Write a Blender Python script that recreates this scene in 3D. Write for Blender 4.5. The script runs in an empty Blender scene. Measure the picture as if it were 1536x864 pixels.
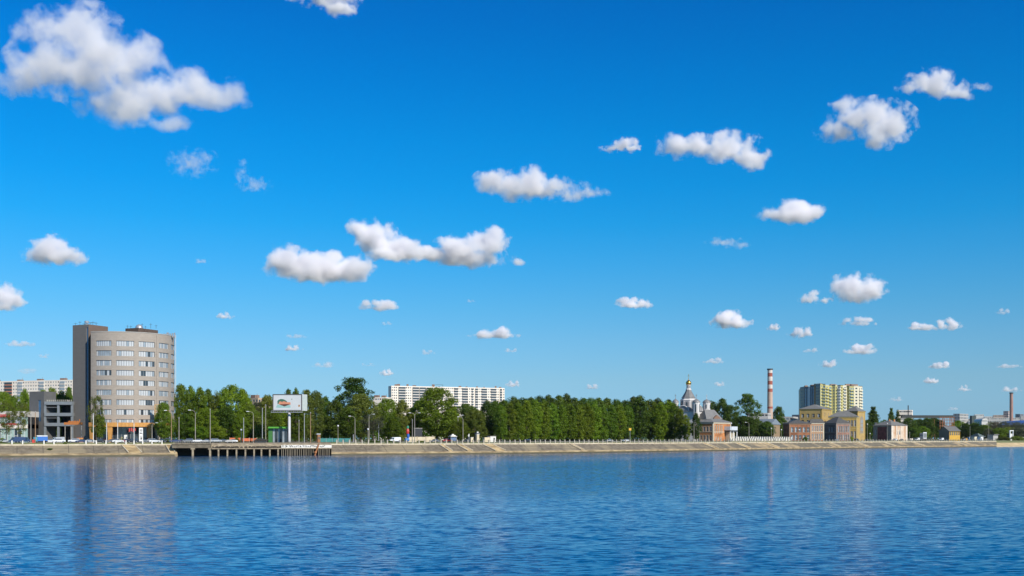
import bpy, bmesh, math, random
import numpy as np
from mathutils import Vector, Matrix

sc = bpy.context.scene
COL = sc.collection
R = math.radians

# ------------------------------------------------------------------ camera
CAM_H = 7.0          # eye above the water
FPX = 1650.0         # focal length in photograph pixels
HZ = 658.0           # row of the horizon
cam_d = bpy.data.cameras.new('camera')
cam = bpy.data.objects.new('camera', cam_d)
COL.objects.link(cam)
cam.location = (0, 0, CAM_H)
cam.rotation_euler = (R(90), 0, 0)
cam_d.sensor_width = 36
cam_d.lens = 36 * FPX / 1536
cam_d.shift_y = (HZ - 432) / 1536
cam_d.clip_start = 0.5
cam_d.clip_end = 120000
sc.camera = cam

# ------------------------------------------------------------------ render
sc.render.engine = 'CYCLES'
sc.cycles.use_denoising = True
try:
    sc.cycles.denoiser = 'OPENIMAGEDENOISE'
except Exception:
    pass
sc.cycles.max_bounces = 12
sc.cycles.diffuse_bounces = 3
sc.cycles.glossy_bounces = 4
sc.cycles.transmission_bounces = 4
sc.cycles.volume_bounces = 16
sc.cycles.transparent_max_bounces = 8
sc.cycles.volume_max_steps = 160
sc.view_settings.view_transform = 'Standard'
sc.view_settings.look = 'None'
sc.view_settings.exposure = 0.2
sc.view_settings.gamma = 1.0
sc.view_settings.use_curve_mapping = False

# ------------------------------------------------------------------ sun and sky
SUN_EL = R(35)
SUN_DIR = Vector((math.cos(SUN_EL) * 0.64, -math.cos(SUN_EL) * 0.768, math.sin(SUN_EL)))  # towards the sun: right, behind the camera
world = bpy.data.worlds.new('World')
sc.world = world
world.use_nodes = True
nt = world.node_tree
bg = nt.nodes['Background']
sky = nt.nodes.new('ShaderNodeTexSky')
sky.sky_type = 'NISHITA'
sky.sun_disc = False
sky.sun_elevation = SUN_EL
sky.sun_rotation = math.atan2(SUN_DIR.x, SUN_DIR.y)
sky.altitude = 0
sky.air_density = 1.0
sky.dust_density = 0.3
sky.ozone_density = 3.0
tc = nt.nodes.new('ShaderNodeTexCoord')
sep = nt.nodes.new('ShaderNodeSeparateXYZ')
nt.links.new(tc.outputs['Generated'], sep.inputs[0])
ramp = nt.nodes.new('ShaderNodeValToRGB')
nt.links.new(sep.outputs['Z'], ramp.inputs[0])
SKY_TINT = [(0.0, (0.41, 0.77, 1.41)), (0.023, (0.38, 0.68, 1.16)), (0.053, (0.41, 0.69, 1.0)), (0.089, (0.35, 0.72, 1.015)),
            (0.119, (0.26, 0.745, 1.05)), (0.155, (0.152, 0.76, 1.13)), (0.19, (0.06, 0.77, 1.19)), (0.223, (0.025, 0.76, 1.24)),
            (0.262, (0.012, 0.74, 1.27)), (0.31, (0.006, 0.68, 1.27)), (0.36, (0.006, 0.61, 1.25)), (0.50, (0.03, 0.58, 1.15)),
            (0.78, (0.55, 0.85, 0.98))]
ramp.color_ramp.interpolation = 'LINEAR'
els = ramp.color_ramp.elements
while len(els) > 1:
    els.remove(els[-1])
els[0].position = SKY_TINT[0][0]
els[0].color = (*SKY_TINT[0][1], 1)
for p_, c_ in SKY_TINT[1:]:
    e_ = els.new(p_)
    e_.color = (*c_, 1)
mul = nt.nodes.new('ShaderNodeMix')
mul.data_type = 'RGBA'
mul.blend_type = 'MULTIPLY'
mul.inputs[0].default_value = 1.0
nt.links.new(sky.outputs[0], mul.inputs[6])
nt.links.new(ramp.outputs[0], mul.inputs[7])
# below the horizon: unseen even glow added to brighten cloud undersides, standing in for ground bounce
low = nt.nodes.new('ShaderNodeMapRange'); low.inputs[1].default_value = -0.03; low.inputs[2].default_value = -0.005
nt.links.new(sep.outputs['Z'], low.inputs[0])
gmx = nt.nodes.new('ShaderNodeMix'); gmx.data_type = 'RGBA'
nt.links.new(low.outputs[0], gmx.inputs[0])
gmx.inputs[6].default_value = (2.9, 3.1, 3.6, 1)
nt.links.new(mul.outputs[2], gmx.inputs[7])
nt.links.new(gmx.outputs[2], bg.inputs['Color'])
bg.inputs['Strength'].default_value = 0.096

sun_d = bpy.data.lights.new('sun', 'SUN')
sun_d.energy = 4.8
sun_d.angle = R(0.5)
sun_d.color = (1.0, 0.93, 0.82)
sun = bpy.data.objects.new('sun', sun_d)
COL.objects.link(sun)
sun.rotation_euler = (-SUN_DIR).to_track_quat('-Z', 'Y').to_euler()
sun.location = (200, -150, 200)

# ------------------------------------------------------------------ helpers
def WX(px, Y):
    return (px - 768.0) / FPX * Y
def WZ(py, Y):
    return CAM_H + (HZ - py) / FPX * Y

def tag(o, label=None, cat=None, group=None, kind=None):
    if label: o['label'] = label
    if cat: o['category'] = cat
    if group: o['group'] = group
    if kind: o['kind'] = kind
    return o

def empty(name, loc, rz=0.0, label=None, cat=None, group=None):
    o = bpy.data.objects.new(name, None)
    o.empty_display_size = 1.0
    o.location = loc
    o.rotation_euler = (0, 0, rz)
    COL.objects.link(o)
    return tag(o, label, cat, group)

def copy_tree(o, parent=None):
    c = o.copy()
    COL.objects.link(c)
    if parent is not None:
        c.parent = parent
    for ch in list(o.children):
        copy_tree(ch, c)
    return c
# ------------------------------------------------------------------ materials (all procedural)
_mats = {}
def mat(name, col, rough=0.8, col2=None, nscale=1.0, stretch=(1, 1, 1), detail=4.0, contrast=1.0, metal=0.0, bump=0.0, spec=None, vary=0.0, fine=0.0):
    """base colour varied by noise in object space; vary: brightness change from object to object"""
    if name in _mats:
        return _mats[name]
    m = bpy.data.materials.new(name)
    m.use_nodes = True
    t = m.node_tree
    b = t.nodes['Principled BSDF']
    b.inputs['Roughness'].default_value = rough
    b.inputs['Metallic'].default_value = metal
    if spec is not None:
        b.inputs['Specular IOR Level'].default_value = spec
    N, L = t.nodes.new, t.links.new
    if col2 is None:
        col2 = tuple(c * 0.78 for c in col)
    g = N('ShaderNodeNewGeometry')
    mp = N('ShaderNodeMapping'); mp.inputs['Scale'].default_value = stretch
    L(g.outputs['Position'], mp.inputs[0])
    no = N('ShaderNodeTexNoise'); no.inputs['Scale'].default_value = nscale; no.inputs['Detail'].default_value = detail; no.inputs['Roughness'].default_value = 0.6
    L(mp.outputs[0], no.inputs['Vector'])
    mr = N('ShaderNodeMapRange'); mr.inputs[1].default_value = 0.5 - 0.22 / contrast; mr.inputs[2].default_value = 0.5 + 0.22 / contrast
    L(no.outputs[0], mr.inputs[0])
    mx = N('ShaderNodeMix'); mx.data_type = 'RGBA'
    L(mr.outputs[0], mx.inputs[0])
    mx.inputs[6].default_value = (*col, 1); mx.inputs[7].default_value = (*col2, 1)
    last = mx.outputs[2]
    if vary:
        oi = N('ShaderNodeObjectInfo')
        m2 = N('ShaderNodeMapRange'); m2.inputs[3].default_value = 1 - vary; m2.inputs[4].default_value = 1 + vary
        L(oi.outputs['Random'], m2.inputs[0])
        vm = N('ShaderNodeVectorMath'); vm.operation = 'SCALE'
        L(last, vm.inputs[0]); L(m2.outputs[0], vm.inputs['Scale'])
        last = vm.outputs[0]
    L(last, b.inputs['Base Color'])
    if bump:
        bp = N('ShaderNodeBump'); bp.inputs['Strength'].default_value = bump; bp.inputs['Distance'].default_value = 0.05
        L(no.outputs[0], bp.inputs['Height']); L(bp.outputs[0], b.inputs['Normal'])
    _mats[name] = m
    return m

def brick_mat(name, c1, c2, mortar, scale=1.6, rough=0.85):
    if name in _mats: return _mats[name]
    m = bpy.data.materials.new(name); m.use_nodes = True
    t = m.node_tree; b = t.nodes['Principled BSDF']; b.inputs['Roughness'].default_value = rough
    N, L = t.nodes.new, t.links.new
    g = N('ShaderNodeNewGeometry')
    sp = N('ShaderNodeSeparateXYZ'); L(g.outputs['Position'], sp.inputs[0])
    ad = N('ShaderNodeMath'); ad.operation = 'ADD'; L(sp.outputs['X'], ad.inputs[0]); L(sp.outputs['Y'], ad.inputs[1])
    cb = N('ShaderNodeCombineXYZ'); L(ad.outputs[0], cb.inputs[0]); L(sp.outputs['Z'], cb.inputs[1])
    br = N('ShaderNodeTexBrick'); br.inputs['Scale'].default_value = scale
    br.inputs['Color1'].default_value = (*c1, 1); br.inputs['Color2'].default_value = (*c2, 1); br.inputs['Mortar'].default_value = (*mortar, 1)
    L(cb.outputs[0], br.inputs['Vector'])
    no = N('ShaderNodeTexNoise'); no.inputs['Scale'].default_value = 0.35; no.inputs['Detail'].default_value = 5
    L(g.outputs['Position'], no.inputs['Vector'])
    mr = N('ShaderNodeMapRange'); mr.inputs[1].default_value = 0.35; mr.inputs[2].default_value = 0.65; mr.inputs[3].default_value = 0.7; mr.inputs[4].default_value = 1.25
    L(no.outputs[0], mr.inputs[0])
    vm = N('ShaderNodeVectorMath'); vm.operation = 'SCALE'; L(br.outputs[0], vm.inputs[0]); L(mr.outputs[0], vm.inputs['Scale'])
    L(vm.outputs[0], b.inputs['Base Color'])
    _mats[name] = m
    return m

def glass_mat(name, col=(0.03, 0.04, 0.05), rough=0.08, ior=1.6):
    if name in _mats: return _mats[name]
    m = bpy.data.materials.new(name); m.use_nodes = True
    b = m.node_tree.nodes['Principled BSDF']
    b.inputs['Base Color'].default_value = (*col, 1); b.inputs['Roughness'].default_value = rough; b.inputs['IOR'].default_value = ior
    b.inputs['Coat Weight'].default_value = 0.5; b.inputs['Coat Roughness'].default_value = 0.03
    N, L = m.node_tree.nodes.new, m.node_tree.links.new
    no = N('ShaderNodeTexNoise'); no.inputs['Scale'].default_value = 0.6
    g = N('ShaderNodeNewGeometry'); L(g.outputs['Position'], no.inputs['Vector'])
    mx = N('ShaderNodeMix'); mx.data_type = 'RGBA'; L(no.outputs[0], mx.inputs[0])
    mx.inputs[6].default_value = (*(c * 0.6 for c in col), 1); mx.inputs[7].default_value = (*(min(1, c * 1.5) for c in col), 1)
    L(mx.outputs[2], b.inputs['Base Color'])
    _mats[name] = m
    return m

# ------------------------------------------------------------------ mesh builder: collects shapes in WORLD coordinates
class MB:
    def __init__(s):
        s.v = []; s.f = []; s.m = []
    def face(s, pts, mi=0):
        n = len(s.v); s.v.extend([tuple(p) for p in pts]); s.f.append(tuple(range(n, n + len(pts)))); s.m.append(mi)
    def mesh(s, vs, fs, mi=0):
        n = len(s.v); s.v.extend([tuple(p) for p in vs]); s.f.extend([tuple(i + n for i in f) for f in fs]); s.m.extend([mi] * len(fs))
    def prism(s, poly, z0, z1, mi=0):
        k = len(poly)
        vs = [(x, y, z0) for x, y in poly] + [(x, y, z1) for x, y in poly]
        fs = [tuple(range(k))[::-1], tuple(range(k, 2 * k))] + [(i, (i + 1) % k, k + (i + 1) % k, k + i) for i in range(k)]
        s.mesh(vs, fs, mi)
    def box(s, cx, cy, z0, sx, sy, z1, rz=0.0, mi=0):
        c, n = math.cos(rz), math.sin(rz)
        poly = [(cx + c * a - n * b, cy + n * a + c * b) for a, b in ((-sx / 2, -sy / 2), (sx / 2, -sy / 2), (sx / 2, sy / 2), (-sx / 2, sy / 2))]
        s.prism(poly, z0, z1, mi)
    def lathe(s, x, y, prof, n=12, mi=0, cap=True):
        vs = []
        for r, z in prof:
            vs += [(x + r * math.cos(2 * math.pi * k / n), y + r * math.sin(2 * math.pi * k / n), z) for k in range(n)]
        fs = []
        for j in range(len(prof) - 1):
            for k in range(n):
                a, b = j * n + k, j * n + (k + 1) % n
                fs.append((a, b, b + n, a + n))
        if cap:
            fs.append(tuple(range(n))[::-1]); fs.append(tuple(range((len(prof) - 1) * n, len(prof) * n)))
        s.mesh(vs, fs, mi)
    def tube(s, p0, p1, r0, r1=None, n=6, mi=0):
        r1 = r0 if r1 is None else r1
        p0, p1 = Vector(p0), Vector(p1)
        d = (p1 - p0)
        if d.length < 1e-6: return
        q = d.to_track_quat('Z', 'Y')
        vs = []
        for p, r in ((p0, r0), (p1, r1)):
            for k in range(n):
                a = 2 * math.pi * k / n
                vs.append(tuple(p + q @ Vector((r * math.cos(a), r * math.sin(a), 0))))
        fs = [(k, (k + 1) % n, n + (k + 1) % n, n + k) for k in range(n)] + [tuple(range(n))[::-1], tuple(range(n, 2 * n))]
        s.mesh(vs, fs, mi)
    def build(s, name, mats, parent=None, smooth=False):
        me = bpy.data.meshes.new(name)
        vs = s.v
        if parent is not None:
            lx, ly, lz = parent['_o'][:3]; a = parent['_o'][3]
            c, n = math.cos(-a), math.sin(-a)
            vs = [((x - lx) * c - (y - ly) * n, (x - lx) * n + (y - ly) * c, z - lz) for x, y, z in vs]
        me.from_pydata(vs, [], s.f)
        if not isinstance(mats, (list, tuple)): mats = [mats]
        for q in mats: me.materials.append(q)
        if len(mats) > 1: me.polygons.foreach_set('material_index', s.m)
        if smooth: me.polygons.foreach_set('use_smooth', [True] * len(me.polygons))
        me.update()
        o = bpy.data.objects.new(name, me)
        COL.objects.link(o)
        if parent is not None:
            o.parent = parent
            o['_o'] = list(parent['_o'])
        return o

def thing(name, loc, label, cat, group=None, rz=0.0):
    o = empty(name, loc, rz, label, cat, group)
    o['_o'] = [loc[0], loc[1], loc[2], rz]
    return o

# ------------------------------------------------------------------ walls with real openings
def straight(p0, p1):
    d = Vector((p1[0] - p0[0], p1[1] - p0[1])); L = d.length; d /= L
    n = Vector((d.y, -d.x))                         # outwards
    def path(s, off=0.0):
        q = Vector(p0) + d * s - n * off
        return (q.x, q.y)
    return path, L

def wall(mb, path, s0, s1, z0, z1, wins, depth=0.25, mi=0, maxs=1e9):
    """wins: (sa, sb, za, zb) openings cut out, with reveals"""
    ss = {s0, s1}; zs = {z0, z1}
    for a, b, c, d in wins:
        ss |= {a, b}; zs |= {c, d}
    if s1 - s0 > maxs:
        k = int((s1 - s0) / maxs) + 1
        ss |= {s0 + (s1 - s0) * i / k for i in range(k + 1)}
    ss = sorted(ss); zs = sorted(zs)
    for i in range(len(ss) - 1):
        if ss[i + 1] - ss[i] < 1e-4: continue
        mid = (ss[i] + ss[i + 1]) / 2
        cols = [w for w in wins if w[0] < mid < w[1]]
        p, q = path(ss[i]), path(ss[i + 1])
        za = zs[0]
        blocked = sorted((w[2], w[3]) for w in cols)
        for c, d in blocked + [(zs[-1], zs[-1])]:
            if c > za + 1e-4:
                mb.face([(*p, za), (*q, za), (*q, c), (*p, c)], mi)
            za = max(za, d)
        pi, qi = path(ss[i], depth), path(ss[i + 1], depth)
        for c, d in blocked:
            mb.face([(*p, c), (*q, c), (*qi, c), (*pi, c)], mi)
            mb.face([(*p, d), (*pi, d), (*qi, d), (*q, d)], mi)
    for a, b, c, d in wins:
        for s, fl in ((a, 1), (b, 0)):
            p, pi = path(s), path(s, depth)
            r = [(*p, c), (*pi, c), (*pi, d), (*p, d)]
            mb.face(r if fl else r[::-1], mi)

class Windows:
    """the windows of one building: the first 100 each a part of its own, the rest one part"""
    def __init__(s, root, glass, frame, limit=100, name='window', with_frame=True):
        s.root, s.glass, s.frame, s.limit, s.n, s.name, s.wf = root, glass, frame, limit, 0, name, with_frame
        s.rest = MB(); s.restf = MB(); s.rnd = random.Random(7)
    def add(s, path, w, panes=1, rows=1, depth=0.25, fr=0.09, pick=None):
        a, b, c, d = w
        own = s.n < s.limit
        g = MB() if own else s.rest
        f = MB() if own else s.restf
        for k in range(panes):
            sa, sb = a + (b - a) * k / panes, a + (b - a) * (k + 1) / panes
            p, q = path(sa, depth - 0.01), path(sb, depth - 0.01)
            mi = pick(k) if pick else s.rnd.randrange(len(s.glass)) if isinstance(s.glass, list) else 0
            g.face([(*p, c), (*q, c), (*q, d), (*p, d)], mi)
        def bar(sa, sb, za, zb):
            P = [path(sa, depth - 0.06), path(sb, depth - 0.06), path(sb, depth), path(sa, depth)]
            f.prism(P, za, zb)
        for k in range(panes + 1):
            x = a + (b - a) * k / panes
            xa, xb = max(a, x - fr / 2), min(b, x + fr / 2)
            if k == 0: xb = a + fr
            if k == panes: xa = b - fr
            bar(xa, xb, c, d)
        for r in range(rows + 1):
            z = c + (d - c) * r / rows
            bar(a + fr, b - fr, max(c, z - fr / 2), min(d, z + fr / 2))
        if own:
            go = g.build(s.name, s.glass, s.root)
            f.build('frame', s.frame, go)
            s.n += 1
    def done(s):
        if s.rest.v:
            n0 = len(s.rest.v)
            gl = s.glass if isinstance(s.glass, list) else [s.glass]
            for fc, mi in zip(s.restf.f, [len(gl)] * len(s.restf.f)):
                s.rest.f.append(tuple(i + n0 for i in fc)); s.rest.m.append(mi)
            s.rest.v += s.restf.v
            tag(s.rest.build('windows', gl + [s.frame], s.root), kind='stuff')

def grid_wins(L, z0, n, floors, fh, w, h, sill, margin=0.0, skip=None):
    """n window columns, floors rows"""
    out = []
    pitch = (L - 2 * margin) / n
    for i in range(n):
        for k in range(floors):
            if skip and skip(i, k): continue
            c = margin + pitch * (i + 0.5)
            out.append((c - w / 2, c + w / 2, z0 + fh * k + sill, z0 + fh * k + sill + h))
    return out

def corner_box(pxL, YL, pxC, YC, pxR):
    """rectangle whose near vertical edge is seen at pxC; left face ends at pxL, right face ends at pxR"""
    Lp = Vector((WX(pxL, YL), YL)); C = Vector((WX(pxC, YC), YC))
    d = (C - Lp).normalized(); n = Vector((-d.y, d.x))      # going away
    k = (pxR - 768.0) / FPX
    t = (k * C.y - C.x) / (n.x - k * n.y)
    Rp = C + n * t
    return [tuple(Lp), tuple(C), tuple(Rp), tuple(Rp - (C - Lp))]

def grow(c, o):
    m = Vector((sum(p[0] for p in c) / 4, sum(p[1] for p in c) / 4))
    a = (Vector(c[1]) - Vector(c[0])).normalized(); b = (Vector(c[2]) - Vector(c[1])).normalized()
    sg = [(-1, -1), (1, -1), (1, 1), (-1, 1)]
    return [tuple(Vector(p) + a * sa * o + b * sb * o) for p, (sa, sb) in zip(c, sg)]

def hip_roof(mb, c, z, h, over=0.5, mi=0, ridge=None, thick=0.25, gable=False):
    e = grow(c, over)
    mb.prism(e, z, z + thick, mi)
    z += thick
    A, B, C_, D = [Vector(p) for p in e]
    la, lb = (B - A).length, (C_ - B).length
    if la >= lb:
        mid1, mid2 = (A + D) / 2, (B + C_) / 2
        ins = 0 if gable else (min(lb / 2, la / 2 - 0.05) if ridge is None else ridge)
        u = (mid2 - mid1).normalized()
        r1, r2 = mid1 + u * ins, mid2 - u * ins
        vs = [(*A, z), (*B, z), (*C_, z), (*D, z), (*r1, z + h), (*r2, z + h)]
        mb.mesh(vs, [(0, 1, 5, 4), (2, 3, 4, 5), (3, 0, 4), (1, 2, 5)], mi)
    else:
        mid1, mid2 = (A + B) / 2, (D + C_) / 2
        ins = 0 if gable else (min(la / 2, lb / 2 - 0.05) if ridge is None else ridge)
        u = (mid2 - mid1).normalized()
        r1, r2 = mid1 + u * ins, mid2 - u * ins
        vs = [(*A, z), (*B, z), (*C_, z), (*D, z), (*r1, z + h), (*r2, z + h)]
        mb.mesh(vs, [(0, 1, 4), (1, 2, 5, 4), (2, 3, 5), (3, 0, 4, 5)], mi)

def poly_walls(root, corners, z0, z1, mats, wins_by_side, W=None, name='wall', depth=0.25, panes=1, rows=1, fr=0.09):
    mb = MB()
    for i in range(len(corners)):
        p0, p1 = corners[i], corners[(i + 1) % len(corners)]
        path, L = straight(p0, p1)
        ws = wins_by_side.get(i, [])
        if callable(ws): ws = ws(L)
        wall(mb, path, 0, L, z0, z1, ws, depth)
        if W is not None:
            for w in ws: W.add(path, w, panes, rows, depth, fr)
    return mb.build(name, mats, root)

GZ = 5.35           # level of the promenade and the town behind it
# ------------------------------------------------------------------ the bank of the river
_wy = [(-400, 688.5), (0, 686), (265, 684.3), (500, 683), (750, 681), (920, 679.0), (1100, 676), (1300, 672.6), (1536, 669.7), (1950, 666.0)]
_pxs = np.arange(-400, 1951, 12.0)
_ys = np.interp(_pxs, [a for a, b in _wy], [b for a, b in _wy])
_ker = np.ones(13) / 13
_ys = np.convolve(np.pad(_ys, 6, mode='reflect', reflect_type='odd'), _ker, 'valid')
_Y = CAM_H * FPX / (_ys - HZ)
_X = (_pxs - 768) / FPX * _Y
TOE = np.stack([_X, _Y], 1)
_t = np.gradient(TOE, axis=0); _t /= np.linalg.norm(_t, axis=1)[:, None]
NRM = np.stack([-_t[:, 1], _t[:, 0]], 1)            # inland

def off_line(off):
    return TOE + NRM * off
def bankpt(px, off=0.0):
    q = off_line(off)
    pp = 768 + FPX * q[:, 0] / q[:, 1]
    return (float(np.interp(px, pp, q[:, 0])), float(np.interp(px, pp, q[:, 1])))
def bankY(px, off=0.0):
    return bankpt(px, off)[1]
def bank_dir(px):
    i = int(np.clip(np.searchsorted(_pxs, px), 1, len(_pxs) - 1))
    return math.atan2(float(_t[i, 1]), float(_t[i, 0]))
def seg_line(pa, pb, off, n=None):
    n = n or max(2, int(abs(pb - pa) / 12) + 1)
    return [bankpt(p, off) for p in np.linspace(pa, pb, n)]

def strip(mb, la, lb, za, zb, mi=0):
    for i in range(len(la) - 1):
        mb.face([(*la[i], za), (*la[i + 1], za), (*lb[i + 1], zb), (*lb[i], zb)], mi)

def joint_mat(name, c1, c2, c3, nscale, stretch=(1, 1, 1), contrast=1.4, joints=True):
    """weathered concrete with a second, larger stain layer and slab joints"""
    m = mat(name, c1, 0.9, c2, nscale, stretch, 6.0, contrast)
    t = m.node_tree; b = t.nodes['Principled BSDF']
    N, L = t.nodes.new, t.links.new
    src = b.inputs['Base Color'].links[0].from_socket
    g = N('ShaderNodeNewGeometry')
    no = N('ShaderNodeTexNoise'); no.inputs['Scale'].default_value = nscale * 0.16; no.inputs['Detail'].default_value = 3
    L(g.outputs['Position'], no.inputs['Vector'])
    mr = N('ShaderNodeMapRange'); mr.inputs[1].default_value = 0.5; mr.inputs[2].default_value = 0.62
    L(no.outputs[0], mr.inputs[0])
    mx = N('ShaderNodeMix'); mx.data_type = 'RGBA'; L(mr.outputs[0], mx.inputs[0]); L(src, mx.inputs[6]); mx.inputs[7].default_value = (*c3, 1)
    last = mx.outputs[2]
    if joints:
        sp = N('ShaderNodeSeparateXYZ'); L(g.outputs['Position'], sp.inputs[0])
        ad = N('ShaderNodeMath'); ad.operation = 'MULTIPLY_ADD'; L(sp.outputs['Y'], ad.inputs[0]); ad.inputs[1].default_value = 0.45; L(sp.outputs['X'], ad.inputs[2])
        fr = N('ShaderNodeMath'); fr.operation = 'PINGPONG'; L(ad.outputs[0], fr.inputs[0]); fr.inputs[1].default_value = 5.0
        lt = N('ShaderNodeMath'); lt.operation = 'LESS_THAN'; L(fr.outputs[0], lt.inputs[0]); lt.inputs[1].default_value = 0.16
        z2 = N('ShaderNodeMath'); z2.operation = 'PINGPONG'; L(sp.outputs['Z'], z2.inputs[0]); z2.inputs[1].default_value = 0.55
        l2 = N('ShaderNodeMath'); l2.operation = 'LESS_THAN'; L(z2.outputs[0], l2.inputs[0]); l2.inputs[1].default_value = 0.05
        mxm = N('ShaderNodeMath'); mxm.operation = 'MAXIMUM'; L(lt.outputs[0], mxm.inputs[0]); L(l2.outputs[0], mxm.inputs[1])
        sc_ = N('ShaderNodeMath'); sc_.operation = 'MULTIPLY'; L(mxm.outputs[0], sc_.inputs[0]); sc_.inputs[1].default_value = 0.75
        m3 = N('ShaderNodeMix'); m3.data_type = 'RGBA'; L(sc_.outputs[0], m3.inputs[0]); L(last, m3.inputs[6]); m3.inputs[7].default_value = (0.07, 0.06, 0.045, 1)
        last = m3.outputs[2]
    L(last, b.inputs['Base Color'])
    return m

M_slope = joint_mat('slab_concrete', (0.205, 0.17, 0.12), (0.125, 0.102, 0.07), (0.25, 0.205, 0.13), 0.55, (1, 1, 0.5), 2.0)
M_slope_sandy = joint_mat('sandy_slab_concrete', (0.19, 0.165, 0.115), (0.125, 0.105, 0.07), (0.40, 0.30, 0.17), 0.5, (1, 1, 1), 1.5)
M_toe = mat('cream_ledge_concrete', (0.45, 0.34, 0.19), 0.9, (0.22, 0.16, 0.085), 0.25, (1, 1, 4), 6, 2.0)
M_wet = mat('wet_algae_concrete', (0.12, 0.10, 0.055), 0.5, (0.07, 0.06, 0.03), 0.5)
M_cap = mat('pale_cap_concrete', (0.62, 0.54, 0.40), 0.85, (0.42, 0.36, 0.26), 0.5)
M_grass = mat('mown_grass', (0.13, 0.17, 0.045), 0.95, (0.22, 0.21, 0.09), 0.25, (1, 1, 1), 6, 1.5)
M_sand = mat('sandy_bank', (0.55, 0.42, 0.24), 0.95, (0.40, 0.30, 0.16), 0.2, (1, 1, 1), 5, 1.4)
M_soil = mat('dusty_town_ground', (0.16, 0.15, 0.10), 0.95, (0.10, 0.12, 0.05), 0.02, (1, 1, 1), 8, 1.4)
M_asph = mat('asphalt', (0.06, 0.06, 0.062), 0.85, (0.045, 0.045, 0.047), 1.5)
M_paint = mat('road_paint', (0.75, 0.75, 0.72), 0.7)
M_kerb = mat('kerb_stone', (0.42, 0.40, 0.36), 0.85)

def embankment(pa, pb, mslope, name):
    n = max(3, int(abs(pb - pa) / 8) + 1)
    L0, L1, L2, L3, L3b, L4 = [seg_line(pa, pb, o, n) for o in (0.0, 1.3, 8.0, 8.0, 8.7, 13.5)]
    a = MB(); strip(a, L0, L1, 1.25, 1.42); strip(a, L0, L0, 0.65, 1.25)
    tag(a.build(name + '_ledge', M_toe), kind='structure')
    w = MB(); Lw = seg_line(pa, pb, -0.12, n); strip(w, Lw, Lw, -2.0, 0.65); strip(w, Lw, L0, 0.65, 0.65)
    tag(w.build(name + '_waterline', M_wet), kind='structure')
    s = MB(); strip(s, L1, L2, 1.42, 4.38)
    tag(s.build(name + '_slope', mslope), kind='structure')
    c = MB(); rnd = random.Random(int(pa))
    N_ = int((pb - pa) / 2.4) if pb < 1100 else int((pb - pa) / 2.0)
    k = pa
    Q2, Q3 = seg_line(pa, pb, 7.9, n), seg_line(pa, pb, 8.7, n)
    p = pa
    while p < pb:                                   # cap stones with thin gaps, each slightly off
        q = min(pb, p + (17 if p < 500 else 12))
        dz = rnd.uniform(-0.04, 0.05)
        A = [bankpt(x, 7.9) for x in np.linspace(p, q - 0.25, 3)]; B = [bankpt(x, 8.7) for x in np.linspace(p, q - 0.25, 3)]
        c.prism(A + B[::-1], 4.2, 4.86 + dz)
        p = q
    tag(c.build(name + '_cap', M_cap), kind='structure')
    g = MB(); strip(g, L3b, L4, 4.62, GZ)
    tag(g.build('grass_verge', M_grass), kind='structure')

embankment(-390, 262, M_slope, 'left_embankment')
embankment(497, 1075, M_slope, 'embankment')
embankment(1075, 1495, M_slope_sandy, 'sandy_embankment')

# abutment closing the left embankment at the inlet: a sloping flank
A = MB()
p0, p1, p2 = bankpt(262, 0), bankpt(262, 8.0), bankpt(262, 8.7)
e0 = bankpt(266.5, 0); e1 = bankpt(259.5, 18)
A.mesh([(*p0, -2), (*p0, 1.25), (*bankpt(262, 1.3), 1.42), (*p1, 4.38), (*p2, 4.86), (*bankpt(262, 30), 4.86),
        (*e0, -2), (*e0, 0.6), (*bankpt(266.2, 1.5), 1.0), (*bankpt(262.6, 8.0), 4.2), (*bankpt(262.4, 8.7), 4.7), (*bankpt(262.6, 30), 4.7), (*bankpt(266, 30), -2), (*bankpt(262, 30), -2)],
       [(0, 6, 7, 1), (1, 7, 8, 2), (2, 8, 9, 3), (3, 9, 10, 4), (4, 10, 11, 5), (6, 12, 11, 10, 9, 8, 7)])
tag(A.build('inlet_abutment', M_toe), kind='structure')

# right bank: grass over a sandy beach
n = 24
L = {o: seg_line(1495, 1940, o, n) for o in (-0.4, 0, 3.5, 8, 22, 30)}
b = MB(); strip(b, L[-0.4], L[0], -1.0, 0.35); strip(b, L[0], L[3.5], 0.35, 1.4); strip(b, L[3.5], L[8], 1.4, 3.4)
tag(b.build('sandy_bank', M_sand), kind='structure')
b = MB(); strip(b, L[8], L[22], 3.4, 5.2); strip(b, L[22], L[30], 5.2, GZ)
tag(b.build('grassy_bank', M_grass), kind='structure')

# the land: one sheet to the horizon, starting at the back of the verge
g = MB()
front = seg_line(-390, 262, 13.5, 40) + [bankpt(262.2, 20)] + [bankpt(497.5, 20)] + seg_line(497, 1494, 13.5, 70) + seg_line(1495, 1940, 29.9, 20)
far = []
for x, y in front:
    k = 40000.0 / y
    far.append((x * k, 40000.0))
for i in range(len(front) - 1):
    g.face([(*front[i], GZ - 0.004), (*front[i + 1], GZ - 0.004), (*far[i + 1], GZ - 0.004), (*far[i], GZ - 0.004)])
# flanks so that the land goes on beyond both ends
x0, y0 = front[0]; x1, y1 = front[-1]
g.face([(x0, y0, GZ - 0.004), (*far[0], GZ - 0.004), (-60000, 40000, GZ - 0.004), (-60000, y0 - 60, GZ - 0.004), (x0 - 300, y0 - 60, GZ - 0.004)])
g.face([(x1, y1, GZ - 0.004), (x1 + 3000, y1 + 900, GZ - 0.004), (60000, 3000, GZ - 0.004), (60000, 40000, GZ - 0.004), (*far[-1], GZ - 0.004)])
tag(g.build('ground', M_soil), kind='structure')

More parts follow.
